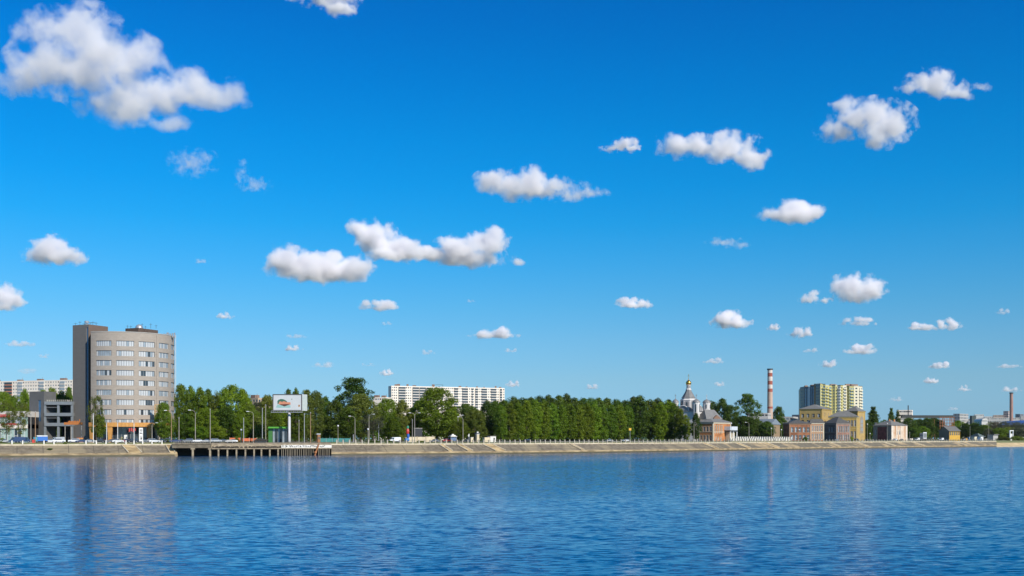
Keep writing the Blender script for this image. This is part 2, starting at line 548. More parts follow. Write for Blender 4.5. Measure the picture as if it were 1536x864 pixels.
# riverside road with kerbs and a centre line
def ribbon(name, pa, pb, oa, ob, z, m, n=70):
    r = MB(); strip(r, seg_line(pa, pb, oa, n), seg_line(pa, pb, ob, n), z, z)
    return tag(r.build(name, m), kind='structure')
ribbon('pavement', 505, 1490, 14.0, 17.5, GZ + 0.004, mat('pavement_slabs', (0.36, 0.34, 0.30), 0.9))
for pa, pb in ((-380, 258), (505, 1490)):
    ribbon('road', pa, pb, 24.0, 34.0, GZ + 0.002, M_asph)
    ribbon('road_marking', pa, pb, 28.92, 29.08, GZ + 0.006, M_paint)
    for o in (23.7, 34.0):
        k = MB(); la, lb = seg_line(pa, pb, o, 60), seg_line(pa, pb, o + 0.3, 60)
        strip(k, la, lb, GZ + 0.12, GZ + 0.12); strip(k, la, la, GZ - 0.01, GZ + 0.12); strip(k, lb[::-1], lb[::-1], GZ - 0.01, GZ + 0.12)
        tag(k.build('kerb', M_kerb), kind='structure')

# ------------------------------------------------------------------ stairways set into the slope
def stairway(pxt, width, label, oblique=0.0):
    t = None
    d = bank_dir(pxt)
    x, y = bankpt(pxt, 8.0)
    ux, uy = math.cos(d), math.sin(d)
    nx, ny = -math.sin(d), math.cos(d)
    root = thing('stairway', (x, y, 4.4), label, 'stairway', 'stairways down the embankment slope', 0)
    for s_ in ('step_run',):
        mb = MB()
        for k in range(16):
            a = 8.0 - 6.9 * k / 16; b_ = 8.0 - 6.9 * (k + 1) / 16
            sh = oblique * (k + 0.5) / 16
            z = 4.38 - 2.96 * k / 16 + 0.16
            cx = x - nx * (8 - (a + b_) / 2) + ux * sh; cy = y - ny * (8 - (a + b_) / 2) + uy * sh
            mb.box(cx, cy, z - 0.9, width, 6.9 / 16 - 0.01, z, d)
        mb.build(s_, M_toe, root)
    mb = MB()
    for sgn in (-1, 1):
        P = []
        for a, z, sh in ((8.1, 4.62, 0), (1.0, 1.72, oblique)):
            P.append((x - nx * (8 - a) + ux * (sh + sgn * (width / 2 + 0.2)), y - ny * (8 - a) + uy * (sh + sgn * (width / 2 + 0.2)), z))
        mb.tube(P[0], P[1], 0.22, 0.22, 6)
    mb.build('side_curb', M_cap, root)

stairway(192, 4.6, 'wide worn stairway down the slope in front of the round office block', 2.0)
stairway(252, 1.6, 'narrow stairway at the end of the left embankment beside the dark inlet', 1.0)
stairway(661, 1.6, 'narrow diagonal stair on the slope below the white van', 1.6)
stairway(688, 2.2, 'stair on the slope just left of the cream gate piers', 2.2)
stairway(731, 5.2, 'broad pale stairway on the slope right of the cream gate piers', 2.6)
stairway(856, 1.4, 'thin stair on the slope below the middle of the poplar row', 1.5)
stairway(1055, 4.5, 'pale stairway on the slope below the orange brick house with a balcony', 3.0)
stairway(1104, 5.0, 'pale stairway on the sandy slope below the white balustrade', 3.0)
stairway(1146, 7.0, 'broad sandy stairway on the slope below the striped chimney', 4.0)
stairway(1242, 5.0, 'stairway on the slope below the yellow mansion', 3.0)
stairway(1283, 6.0, 'stairway on the slope left of the pale ruined house', 4.0)
stairway(1324, 3.0, 'narrow stair on the slope below the ruined house', 6.0)
stairway(1367, 4.0, 'stair on the slope right of the ruined house', 6.0)
stairway(1432, 4.0, 'stair on the slope below the small yellow house', 6.0)

# ------------------------------------------------------------------ inlet and quay on piles
M_dark = mat('dark_concrete', (0.05, 0.042, 0.032), 0.9, (0.03, 0.026, 0.02), 0.6)  # near-black: shadow under the deck put into the back wall's colour
M_deck = mat('quay_concrete', (0.34, 0.28, 0.19), 0.9, (0.17, 0.135, 0.09), 0.7, (1, 1, 2), 6, 1.6)
M_deckd = mat('stained_bridge_concrete', (0.17, 0.14, 0.10), 0.9, (0.09, 0.075, 0.05), 0.5, (1, 1, 2), 6, 1.5)
M_white = mat('white_paint', (0.75, 0.73, 0.68), 0.8, (0.60, 0.57, 0.50), 0.8)
w = MB()
strip(w, seg_line(258, 500, 13, 20), seg_line(258, 500, 13, 20), -2, 5.0)
tag(w.build('inlet_back_wall', M_dark), kind='structure')
# bridge over the inlet
x, y = bankpt(288, 4)
br = thing('inlet_bridge', (x, y, 0), 'low dark concrete bridge crossing the inlet beside the round office block', 'bridge')
a = MB(); A_, B_ = seg_line(258, 317, 0.6, 6), seg_line(258, 317, 21, 6)
a.prism(A_ + B_[::-1], 3.25, 4.75); a.build('girder', M_deckd, br)
a = MB(); A_, B_ = seg_line(258, 317, 0.3, 6), seg_line(258, 317, 21.5, 6)
a.prism(A_ + B_[::-1], 4.752, 5.05); a.build('deck', M_deck, br)
a = MB()
for p in np.linspace(260, 316, 22):
    q = bankpt(p, 0.7); a.tube((*q, 5.05), (*q, 5.95), 0.05)
for z in (5.5, 5.95):
    for p in np.linspace(260, 315, 8):
        a.tube((*bankpt(p, 0.7), z), (*bankpt(p + 1, 0.7), z), 0.04)
    la = seg_line(260, 316, 0.7, 6)
    for i in range(5): a.tube((*la[i], z), (*la[i + 1], z), 0.04)
a.build('railing', mat('dull_steel', (0.30, 0.28, 0.25), 0.6), br)
for p in (289, 315):
    a = MB(); q = bankpt(p, 1.2); d = bank_dir(p)
    a.box(q[0], q[1], -1.5, 0.8, 1.0, 2.6, d); a.box(q[0], q[1], 2.6, 1.7, 1.2, 3.24, d)
    a.build('pier', M_deck, br)

x, y = bankpt(405, 4)
qy = thing('river_quay', (x, y, 0), 'weathered concrete quay on piles below the billboard', 'quay')
a = MB(); A_, B_ = seg_line(317.2, 497, -0.1, 14), seg_line(317.2, 497, 6, 14)
a.prism(A_ + B_[::-1], 2.75, 3.2); a.build('deck', M_deck, qy)
a = MB(); strip(a, seg_line(317.2, 497, 5.9, 16), seg_line(317.2, 497, 8.2, 16), 3.2, 4.9)
strip(a, seg_line(317.2, 497, 8.2, 16), seg_line(317.2, 497, 20.2, 16), 4.9, GZ)
a.build('retaining_slope', M_deck, qy)
a = MB(); rnd = random.Random(3)
for k in range(150):                                # clutter and broken slabs lying on the quay edge
    p = rnd.uniform(318, 424); o_ = rnd.uniform(0.3, 5)
    q = bankpt(p, o_)
    a.box(q[0], q[1], 3.19, rnd.uniform(0.2, 1.3), rnd.uniform(0.2, 0.7), 3.2 + rnd.uniform(0.15, 0.75), rnd.uniform(0, 3))
tag(a.build('rubble', M_dark, qy), kind='stuff')
for p in (327.6, 341, 354.6, 368, 381, 392, 404.6, 417):
    a = MB(); q = bankpt(p, 0.5); a.box(q[0], q[1], -1.5, 0.62, 0.7, 2.74, bank_dir(p)); a.build('pier', M_deck, qy)
a = MB()
for p in (427, 444, 461):
    pass
rnd = random.Random(9)
p = 422.5
while p < 495:
    a = MB(); q = bankpt(p, 0.25)
    if not (470.5 < p < 477): 
        a.tube((q[0], q[1], -1.5), (q[0], q[1], 2.74), 0.13, 0.13, 6); a.build('pile', mat('pale_pile_timber', (0.30, 0.25, 0.18), 0.9), qy)
    p += rnd.choice((2.3, 2.6, 3.2))
# white painted front wall with dark scrawls
a = MB(); A_, B_ = seg_line(422, 497.5, 0.0, 8), seg_line(422, 497.5, 0.35, 8)
a.prism(A_ + B_[::-1], 3.21, 4.35); ww = a.build('painted_parapet', M_white, qy)
g = MB(); rnd = random.Random(12)
p = 424.0
while p < 487:
    q = bankpt(p, -0.03); d = bank_dir(p); ux, uy = math.cos(d), math.sin(d)
    wl = rnd.uniform(0.35, 0.7)
    pts = [(rnd.uniform(-wl, wl), rnd.uniform(3.5, 4.2)) for _ in range(rnd.choice((3, 4, 4)))]
    for (s1, z1), (s2, z2) in zip(pts, pts[1:]):
        g.tube((q[0] + ux * s1, q[1] + uy * s1, z1), (q[0] + ux * s2, q[1] + uy * s2, z2), 0.13, 0.13, 4)
    p += rnd.uniform(2.4, 3.8)
    g.build('graffiti_stroke', mat('black_spray_paint', (0.03, 0.03, 0.035), 0.8), ww); g = MB()
q = bankpt(474.5, -0.9)
rb = MB(); d = bank_dir(474)
rb.tube((q[0] - 0.9, q[1], -0.8), (q[0] + 0.9, q[1] + 0.8, 4.9), 0.42, 0.30, 8)
rb.tube((q[0] - 0.3, q[1], 1.0), (q[0] - 0.6, q[1] - 0.2, 1.6), 0.6, 0.5, 7)
tag(rb.build('leaning_beam', mat('rusty_steel', (0.42, 0.17, 0.06), 0.85, (0.22, 0.09, 0.04), 1.2)), 'rusty orange beam leaning against the piled quay', 'beam')

# ------------------------------------------------------------------ water
def water():
    mb = MB()
    mb.face([(-5000, -600, 0), (5000, -600, 0), (5000, 3000, 0), (-5000, 3000, 0)])
    m = bpy.data.materials.new('river_water'); m.use_nodes = True
    t = m.node_tree; b = t.nodes['Principled BSDF']; N, L = t.nodes.new, t.links.new
    b.inputs['Base Color'].default_value = (0.0003, 0.050, 0.140, 1)
    b.inputs['Roughness'].default_value = 0.06
    b.inputs['IOR'].default_value = 1.33
    b.inputs['Specular Tint'].default_value = (0.46, 0.86, 0.98, 1)
    g = N('ShaderNodeNewGeometry')
    def layer(scale, det, stretch, amp, rot=0.0, w=0.0, rough=0.55):
        mp = N('ShaderNodeMapping'); mp.inputs['Scale'].default_value = stretch; mp.inputs['Rotation'].default_value = (0, 0, rot); mp.inputs['Location'].default_value = (w, w * 2, w)
        L(g.outputs['Position'], mp.inputs[0])
        no = N('ShaderNodeTexNoise'); no.inputs['Scale'].default_value = scale; no.inputs['Detail'].default_value = det; no.inputs['Roughness'].default_value = rough
        no.inputs['Distortion'].default_value = 0.4
        L(mp.outputs[0], no.inputs['Vector'])
        s = N('ShaderNodeVectorMath'); s.operation = 'SUBTRACT'; L(no.outputs['Color'], s.inputs[0]); s.inputs[1].default_value = (0.5, 0.5, 0.5)
        k = N('ShaderNodeVectorMath'); k.operation = 'MULTIPLY'; L(s.outputs[0], k.inputs[0]); k.inputs[1].default_value = (amp[0], amp[1], 0)
        return k.outputs[0]
    l1 = layer(0.65, 2.0, (0.40, 1.0, 1), WAVE1, 0.12)
    l2 = layer(2.8, 3.0, (0.36, 1.0, 1), WAVE2, -0.1, 13)
    # calm and ruffled patches
    np_ = N('ShaderNodeTexNoise'); np_.inputs['Scale'].default_value = 0.012; np_.inputs['Detail'].default_value = 4
    mp = N('ShaderNodeMapping'); mp.inputs['Scale'].default_value = (0.5, 1.5, 1); L(g.outputs['Position'], mp.inputs[0]); L(mp.outputs[0], np_.inputs['Vector'])
    mr = N('ShaderNodeMapRange'); mr.inputs[1].default_value = 0.35; mr.inputs[2].default_value = 0.65; mr.inputs[3].default_value = 0.85; mr.inputs[4].default_value = 1.15
    L(np_.outputs[0], mr.inputs[0])
    ad = N('ShaderNodeVectorMath'); ad.operation = 'ADD'; L(l1, ad.inputs[0]); L(l2, ad.inputs[1])
    sc_ = N('ShaderNodeVectorMath'); sc_.operation = 'SCALE'; L(ad.outputs[0], sc_.inputs[0]); L(mr.outputs[0], sc_.inputs['Scale'])
    up = N('ShaderNodeVectorMath'); up.operation = 'ADD'; L(sc_.outputs[0], up.inputs[0]); up.inputs[1].default_value = (0, -0.045, 1)
    cl = N('ShaderNodeVectorMath'); cl.operation = 'MINIMUM'; L(up.outputs[0], cl.inputs[0]); cl.inputs[1].default_value = (9, -0.004, 9)   # ripple normals kept tilted towards the camera, so reflections favour sky over bank
    nz = N('ShaderNodeVectorMath'); nz.operation = 'NORMALIZE'; L(cl.outputs[0], nz.inputs[0])
    L(nz.outputs[0], b.inputs['Normal'])
    tag(mb.build('water', m), kind='structure')
WAVE1 = (0.06, 0.20)
WAVE2 = (0.14, 0.74)
water()
# ================================================================== buildings
G_blind = mat('window_blind', (0.52, 0.53, 0.52), 0.35, (0.42, 0.44, 0.45), 0.4, spec=0.8)
G_grey = glass_mat('greyish_glass', (0.26, 0.30, 0.33), 0.12)
G_dark = glass_mat('dark_glass', (0.03, 0.04, 0.05), 0.06)
G_blue = glass_mat('blue_glass', (0.05, 0.12, 0.22), 0.05)
M_frame = mat('grey_window_frame', (0.20, 0.21, 0.22), 0.5)
M_wframe = mat('white_window_frame', (0.70, 0.70, 0.68), 0.5)
M_steel = mat('galvanised_steel', (0.42, 0.43, 0.44), 0.45, metal=0.3)
M_darksteel = mat('dark_steel', (0.07, 0.075, 0.08), 0.5)
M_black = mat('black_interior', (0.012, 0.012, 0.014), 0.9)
M_roofgrey = mat('grey_sheet_roof', (0.19, 0.185, 0.175), 0.8, (0.13, 0.128, 0.12), 0.8, (1, 1, 1), 4)
M_roofdark = mat('dark_slate_roof', (0.095, 0.093, 0.088), 0.85, (0.065, 0.063, 0.06), 0.8)

# ---- round office block ----------------------------------------------------
def office():
    Yc = 491.5; u = Vector((187 - 768, FPX)); u.normalize()      # ray through the middle of the front
    C = u * (Yc / u.y); Rr = 21.3
    to = -u; rt = Vector((-to.y, to.x))                          # rt: to the right as seen from the water
    def path(s, off=0.0):                                        # s = arc length, 0 at the front
        a = s / Rr
        d = to * math.cos(a) + rt * math.sin(a)
        q = C + d * (Rr - off)
        return (q.x, q.y)
    root = thing('office_block', (C.x, C.y, GZ), 'grey office block with curved front of ribbon windows and a square dark stair tower', 'office block')
    M_w = mat('taupe_facade_panels', (0.36, 0.31, 0.255), 0.8, (0.30, 0.255, 0.21), 0.5, (1, 1, 3), 5, 1.2)
    M_or = mat('ochre_cladding', (0.58, 0.29, 0.07), 0.7, (0.45, 0.22, 0.06), 1.0)
    k = Rr
    zt = WZ(498, 471)
    zw0 = 48.95
    spans = [(-33, -14.5), (-9.2, 10.3), (15.5, 35.5), (41.5, 60), (66, 84), (91, 108)]
    wins = []
    s0, s1 = -40 * math.pi / 180 * k, 118 * math.pi / 180 * k
    for r in range(9):
        z = zw0 - 4.2 * r
        for a, b in spans:
            wins.append((R(a) * k, R(b) * k, z - 2.3, z))
    mb = MB()
    wall(mb, path, s0, s1, 12.0, zt, wins, 0.35, 0, 1.2)
    # ground floor, set back
    gf = lambda s, off=0.0: path(s, off + 2.2)
    p = [path(s0 + (s1 - s0) * i / 40) for i in range(41)]
    # straight flanks and back
    e0, e1 = p[0], p[-1]
    bk0 = tuple(Vector(e0) - to * 16); bk1 = tuple(Vector(e1) - to * 4)
    for a, b in ((e1, bk1), (bk1, bk0), (bk0, e0)):
        mb.face([(*a, 5.3), (*b, 5.3), (*b, zt), (*a, zt)])
    mb.build('wall', M_w, root)
    rf = MB(); rp = [path(s0 + (s1 - s0) * i / 40, 0.4) for i in range(41)] + [bk1, bk0]
    rf.prism(rp, zt - 1.0, zt - 0.6)
    rf.build('roof', M_roofdark, root); rf = MB()
    sf = [path(s0 + (s1 - s0) * i / 40, 0.02) for i in range(41)] + [bk1, bk0]
    rf.prism(sf, 12.0, 12.05)
    rf.build('soffit', M_roofdark, root)
    cp = MB()
    for i in range(56):
        a, b = s0 + (s1 - s0) * i / 56, s0 + (s1 - s0) * (i + 1) / 56
        P = [path(a, -0.12), path(b, -0.12), path(b, 0.35), path(a, 0.35)]
        cp.prism(P, zt + 0.002, zt + 0.3)
    cp.build('parapet_coping', M_kerb, root)
    W = Windows(root, [G_blind, G_grey, G_dark], M_frame)
    rnd = random.Random(5)
    for i, w in enumerate(wins):
        col = i % 6; row = i // 6
        dark = {(6, 2): (4, 5), (7, 2): (1, 4), (8, 0): (0, 1), (7, 0): (0, 1, 2), (5, 2): (5,), (8, 2): (1, 3)}.get((row, col), ())
        bw = (0.12, 0.95) if col in (1, 2) and row < 8 else (0.5, 0.96)
        def pick(k, dark=dark, bw=bw):
            if k in dark: return 2
            x = rnd.random()
            if x < bw[0]: return 1
            return 0 if x < bw[1] else 2
        n = {0: 7, 1: 7, 2: 7, 3: 7, 4: 6, 5: 6}[col]
        W.add(path, w, n, 1, 0.33, 0.20, pick)
    W.done()
    # vertical joint pilaster right of the third window column
    pl = MB()
    a = R(38.5) * k
    P = [path(a - 0.3, -0.18), path(a + 0.3, -0.18), path(a + 0.3, 0.0), path(a - 0.3, 0.0)]
    pl.prism(P, 12, zt - 0.4); pl.build('pilaster', M_w, root)
    # ground floor shopfront and ochre canopy
    gw = MB(); gg = MB()
    for i in range(24):
        a, b = R(-36) * k + i * 2.0, R(-36) * k + (i + 1) * 2.0
        gg.face([(*gf(a), 5.3), (*gf(b), 5.3), (*gf(b), 12.0), (*gf(a), 12.0)])
        P = [gf(a - 0.1, -0.1), gf(a + 0.1, -0.1), gf(a + 0.1, 0.1), gf(a - 0.1, 0.1)]
        gw.prism(P, 5.3, 12)
    so = gg.build('shopfront', G_dark, root); gw.build('mullion', M_frame, so)
    cn = MB()
    for i in range(26):
        a, b = R(-38) * k + i * 1.31, R(-38) * k + (i + 1) * 1.31 - 0.03
        P = [path(a, -2.2), path(b, -2.2), path(b, -0.02), path(a, -0.02)]
        cn.prism(P, 12.1, 13.9)
    cn.build('canopy', M_or, root)
    for ang, w_ in ((-36, 1.0), (-15, 1.3), (26, 1.0), (37, 1.4)):
        c_ = MB(); a = R(ang) * k
        q0 = path(a, -1.3); dz = R(ang)
        rz = math.atan2(rt.y, rt.x) + dz
        for j in range(6):
            za, zb = GZ + (12.1 - GZ) * j / 6, GZ + (12.1 - GZ) * (j + 1) / 6
            c_.box(q0[0], q0[1], za, w_ * (0.9 + 0.14 * j), 1.2, zb, rz)
        c_.build('column', M_or if ang < 30 else M_w, root)
    # framed advertising bay at the right corner
    fb = MB()
    def pf(px, Y): return (WX(px, Y), Y)
    Y0 = 474.0
    for px in (232.5, 238.0, 243.5):
        fb.box(WX(px, Y0), Y0, WZ(626, Y0), 0.5, 0.5, WZ(607, Y0))
    for py in (607, 616.5, 626):
        fb.box(WX(238, Y0), Y0, WZ(py, Y0) - 0.2, WX(244, Y0) - WX(232, Y0), 0.46, WZ(py, Y0) + 0.2)
    fr = fb.build('advert_frame', mat('beige_cladding', (0.55, 0.36, 0.18), 0.7), root)
    fp = MB(); fp.box(WX(240.7, Y0), Y0 + 0.1, WZ(625, Y0), 1.2, 0.1, WZ(609, Y0)); fp.box(WX(235.2, Y0), Y0 + 0.1, WZ(625, Y0), 0.9, 0.1, WZ(609, Y0))
    fp.build('advert_panel', mat('cream_panel', (0.62, 0.52, 0.38), 0.6), fr)
    # penthouse and dome
    ph = MB(); c2 = corner_box(188, 482, 207.5, 479, 237)
    ph.prism(c2, zt - 0.6, zt + 2.6); po = ph.build('penthouse', mat('brown_cladding', (0.11, 0.075, 0.055), 0.8), root)
    dm = MB(); x, y = WX(206.5, 482), 484
    dm.lathe(x, y, [(1.7, zt + 2.6), (1.7, zt + 3.0), (1.5, zt + 3.7), (1.0, zt + 4.3), (0.3, zt + 4.6)], 14)
    dm.build('dome', mat('pale_sheet_metal', (0.50, 0.52, 0.53), 0.35, metal=0.5), po, True)
    an = MB(); rnd = random.Random(2)
    for px, h in ((190, 1.4), (195, 1.2), (212, 2.2), (217, 1.0), (225, 2.2), (233, 1.6)):
        an.tube((WX(px, 480), 481, zt + 2.5), (WX(px, 480), 481, zt + 2.6 + h), 0.07)
        an.tube((WX(px, 480) - 0.6, 481, zt + 2.4 + h * 0.8), (WX(px, 480) + 0.6, 481, zt + 2.4 + h * 0.8), 0.05)
    an.build('antenna', M_darksteel, po)
    eq = MB()
    for px, h, w_ in ((165, 0.9, 0.3), (171, 1.0, 0.4), (248, 1.0, 0.6), (251.5, 1.6, 0.9), (255.5, 1.1, 0.6), (259, 1.3, 0.5), (262, 1.5, 0.5)):
        eq.box(WX(px, 490), 490 if px > 200 else 478, zt - 0.6, w_, 0.5, zt + h)
    for px in (246, 250, 254, 258, 262): eq.tube((WX(px, 492), 492, zt - .6), (WX(px, 492), 492, zt + 1.6), 0.06)
    eq.tube((WX(245, 492), 492, zt + 1.2), (WX(263, 492), 492, zt + 1.2), 0.05)
    eq.build('roof_equipment', M_steel, root)
    dp = MB(); q = path(R(86) * k, -0.5)
    dp.tube((q[0], q[1], 14), (q[0], q[1], zt + 1.2), 0.13); dp.build('drainpipe', mat('pale_pipe', (0.6, 0.62, 0.62), 0.4), root)
    # stair tower
    tc = corner_box(109, 480, 133, 476, 162)
    tz = WZ(486.5, 476)
    M_t = mat('dark_grey_tower_panels', (0.165, 0.152, 0.138), 0.75, (0.14, 0.128, 0.116), 0.4, (1, 1, 3), 5)
    M_t2 = mat('brown_tower_panels', (0.16, 0.11, 0.082), 0.75, (0.13, 0.09, 0.068), 0.4, (1, 1, 3), 5)
    tw = MB()
    pth, L = straight(tc[0], tc[1])
    sw = (L - 1.35, L - 0.35, 16.0, tz - 1.2)
    wall(tw, pth, 0, L, 5.3, tz, [sw], 0.3, 0)
    for i in (1, 2, 3):
        q0, q1 = tc[i], tc[(i + 1) % 4]
        tw.face([(*q0, 5.3), (*q1, 5.3), (*q1, tz), (*q0, tz)], 1 if i == 1 else 0)
    tw.prism(grow(tc, -0.3), tz - 0.8, tz - 0.5, 0)
    to_ = tw.build('stair_tower', [M_t, M_t2], root)
    st = MB(); a, b, c, d = sw
    P = [pth(a, 0.28), pth(b, 0.28)]
    st.face([(*P[0], c), (*P[1], c), (*P[1], d), (*P[0], d)])
    st.build('strip_window', G_blue, to_)
    rd = MB(); x, y = WX(129.5, 480), 480.5
    rd.lathe(x, y, [(1.0, tz - 0.5), (1.0, tz + 0.6), (0.5, tz + 0.7), (0.5, tz + 1.0), (1.0, tz + 1.1), (1.0, tz + 1.7), (0.6, tz + 2.0)], 12)
    rd.build('radar_unit', mat('pale_sheet_metal', (0.5, 0.5, 0.5)), to_)
    an = MB()
    for px, h in ((112, 1.3), (118.5, 2.0), (125, 1.2), (134, 1.6), (138, 1.9), (143, 1.5)):
        an.tube((WX(px, 481), 482, tz - 0.5), (WX(px, 481), 482, tz + h), 0.07)
        an.tube((WX(px, 481) - 0.8, 482, tz + h * 0.75), (WX(px, 481) + 0.8, 482, tz + h * 0.75), 0.05)
    an.tube((WX(131, 481), 482, tz + 1.3), (WX(143, 481), 482, tz + 1.3), 0.05)
    an.build('antenna', M_darksteel, to_)
office()

# ---- open parking decks left of it -----------------------------------------
def parking():
    Y = 478
    root = thing('parking_garage', (WX(80, Y), Y, GZ), 'low dark grey parking garage with open decks left of the round office block', 'parking garage')
    M_g = mat('slate_grey_panels', (0.12, 0.118, 0.115), 0.75, (0.095, 0.094, 0.092), 0.5)
    M_b = mat('blue_grey_slab', (0.20, 0.225, 0.245), 0.7)
    zt = WZ(587, Y)
    c = corner_box(44, Y + 3, 66, Y, 84)
    mb = MB()
    pth, L = straight(c[0], c[1])
    w = (L * 0.60, L * 0.80, WZ(632, Y), WZ(600, Y))
    wall(mb, pth, 0, L, 5.3, zt, [w], 0.3)
    for i in (1, 2, 3): mb.face([(*c[i], 5.3), (*c[(i + 1) % 4], 5.3), (*c[(i + 1) % 4], zt), (*c[i], zt)])
    mb.prism(grow(c, -0.2), zt - 0.5, zt - 0.3)
    b = mb.build('tower', M_g, root)
    g = MB(); P = [pth(w[0], 0.28), pth(w[1], 0.28)]
    g.face([(*P[0], w[2]), (*P[1], w[2]), (*P[1], w[3]), (*P[0], w[3])]); g.build('window', G_blue, b)
    x0, x1 = WX(67, Y), WX(109.3, Y)
    yf, yb = Y - 0.5, Y + 22
    for py in (604.5, 621.5, 636.5):
        s = MB(); s.prism([(x0, yf), (x1, yf), (x1, yb), (x0, yb)], WZ(py + 2.6, Y), WZ(py - 2.2, Y)); s.build('deck', M_b, root)
    for px in (67.6, 87.5, 108):
        s = MB()
        for i, (pa, pb) in enumerate(((607.1, 619.3), (624.1, 634.3), (639.1, 662.5))):
            s.box(WX(px, Y), Y + 0.2, WZ(pb, Y), 0.9, 0.8, WZ(pa, Y))
        s.build('column', M_b, root)
    s = MB()
    s.box((x0 + x1) / 2, Y + 18, 5.3, x1 - x0 - 0.4, 0.4, WZ(602.3, Y)); s.box(WX(96, Y), Y + 9, 5.3, 3.0, 6, WZ(607.2, Y)); s.build('core_wall', mat('near_black_concrete', (0.05, 0.05, 0.052), 0.9), root)  # near-black walls behind the open decks
    s = MB(); s.tube((x0, yf + .6, WZ(611, Y)), (WX(86, Y), yf + .6, WZ(611, Y)), 0.09); s.tube((x0, yf + .6, WZ(627, Y)), (WX(86, Y), yf + .6, WZ(627, Y)), 0.09)
    s.build('guard_rail', M_steel, root)
    s = MB()
    for k in range(13):
        px = 71 + k * 3.0
        s.tube((WX(px, Y), yf + 0.4, WZ(602.2, Y)), (WX(px, Y), yf + 0.4, WZ(600.6, Y)), 0.09)
        s.lathe(WX(px, Y), yf + 0.4, [(0.1, WZ(601, Y)), (0.26, WZ(600.6, Y)), (0.2, WZ(599.9, Y))], 6)
    s.build('deck_lamps', mat('pale_lamp', (0.6, 0.57, 0.48)), root)
    t = thing('entrance_canopy', (WX(110, 462), 462, GZ), 'orange lettered canopy over the garage entrance beside the stair tower', 'canopy')
    M_oc = mat('orange_canopy', (0.50, 0.18, 0.04), 0.6, (0.38, 0.13, 0.03), 1.0)
    s = MB(); s.box(WX(110, 462), 462, WZ(637, 462), WX(123, 462) - WX(97, 462), 1.6, WZ(633.5, 462)); s.build('fascia', M_oc, t)
    s = MB(); rnd = random.Random(4); px = 103.0
    while px < 121:
        h = rnd.choice((1.6, 2.2, 2.4)) if px < 119 else 4.6
        s.box(WX(px, 462), 461.9, WZ(633.4, 462), 0.35, 0.3, WZ(633.4 - h, 462)); px += rnd.uniform(1.3, 2.1)
    s.build('lettering', M_oc, t)
    for px in (97.6, 106.5, 122.3):
        s = MB(); s.tube((WX(px, 462), 462, GZ), (WX(px, 462), 462, WZ(637, 462)), 0.13, 0.13, 8); s.build('post', M_kerb, t)
parking()

# ---- glass showroom at the far left -----------------------------------------
def showroom():
    Y = 468
    x0, x1 = WX(-30, Y), WX(41, Y)
    root = thing('showroom', ((x0 + x1) / 2, Y, GZ), 'white and glass car showroom with red lettering at the left edge', 'showroom')
    z = lambda py: WZ(py, Y)
    s = MB(); s.prism([(x0, Y), (x1, Y), (x1, Y + 18), (x0, Y + 18)], z(625.2), z(616.8)); s.build('upper_band', mat('white_cladding', (0.56, 0.53, 0.48), 0.6, (0.5, 0.46, 0.42), 0.5), root)
    s = MB(); s.prism([(x0, Y - 0.3), (x1, Y - 0.3), (x1, Y + 18), (x0, Y + 18)], z(642.6), z(636.4)); s.build('middle_band', mat('cream_band', (0.78, 0.72, 0.62), 0.6), root)
    for k, (pa, pb) in enumerate(((636.3, 625.3), (665, 642.7))):
        path, L = straight((x0, Y + 0.4), (x1, Y + 0.4))
        n = 7
        for i in range(n):
            s = MB(); a, b = L * i / n, L * (i + 1) / n
            s.face([(*path(a), z(pa)), (*path(b), z(pa)), (*path(b), z(pb)), (*path(a), z(pb))])
            f = MB()
            for ss in (a, (a + b) / 2): f.prism([path(ss, -0.12), path(ss + 0.14, -0.12), path(ss + 0.14, -.01), path(ss, -.01)], z(pa), z(pb))
            f.prism([path(a + .14, -0.12), path((a + b) / 2, -0.12), path((a + b) / 2, -.01), path(a + .14, -.01)], (z(pa) + z(pb)) / 2 - .08, (z(pa) + z(pb)) / 2 + .08)
            go = s.build('glazing', [glass_mat('mint_glass', (0.30, 0.40, 0.36), 0.15), G_grey, G_dark][(i * 2 + k) % 3 if i % 3 else 0], root)
            f.build('mullion', M_wframe, go)
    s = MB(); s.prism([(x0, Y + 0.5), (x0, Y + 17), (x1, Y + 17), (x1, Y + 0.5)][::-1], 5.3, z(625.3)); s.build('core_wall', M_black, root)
    rnd = random.Random(8); s = MB()
    for pa, pb, py in ((0, 15, 624.2), (3, 26, 636.2)):
        px = pa
        while px < pb:
            s.box(WX(px, Y), Y - 0.45, z(py + 1.7), 0.28, 0.12, z(py - rnd.choice((1.2, 1.8)))); 
            s.box(WX(px + .8, Y), Y - 0.45, z(py + rnd.uniform(-1, 1)), 0.3, 0.11, z(py - 1.0)); px += rnd.uniform(1.6, 2.3)
    s.box(WX(3.5, Y), Y - 0.5, z(622.3), 6.5, 0.15, z(621.4)); s.box(WX(16, Y), Y - 0.5, z(640.0), 1.6, 0.15, z(638.9))
    s.build('red_lettering', mat('red_sign', (0.50, 0.05, 0.04), 0.5), root)
showroom()

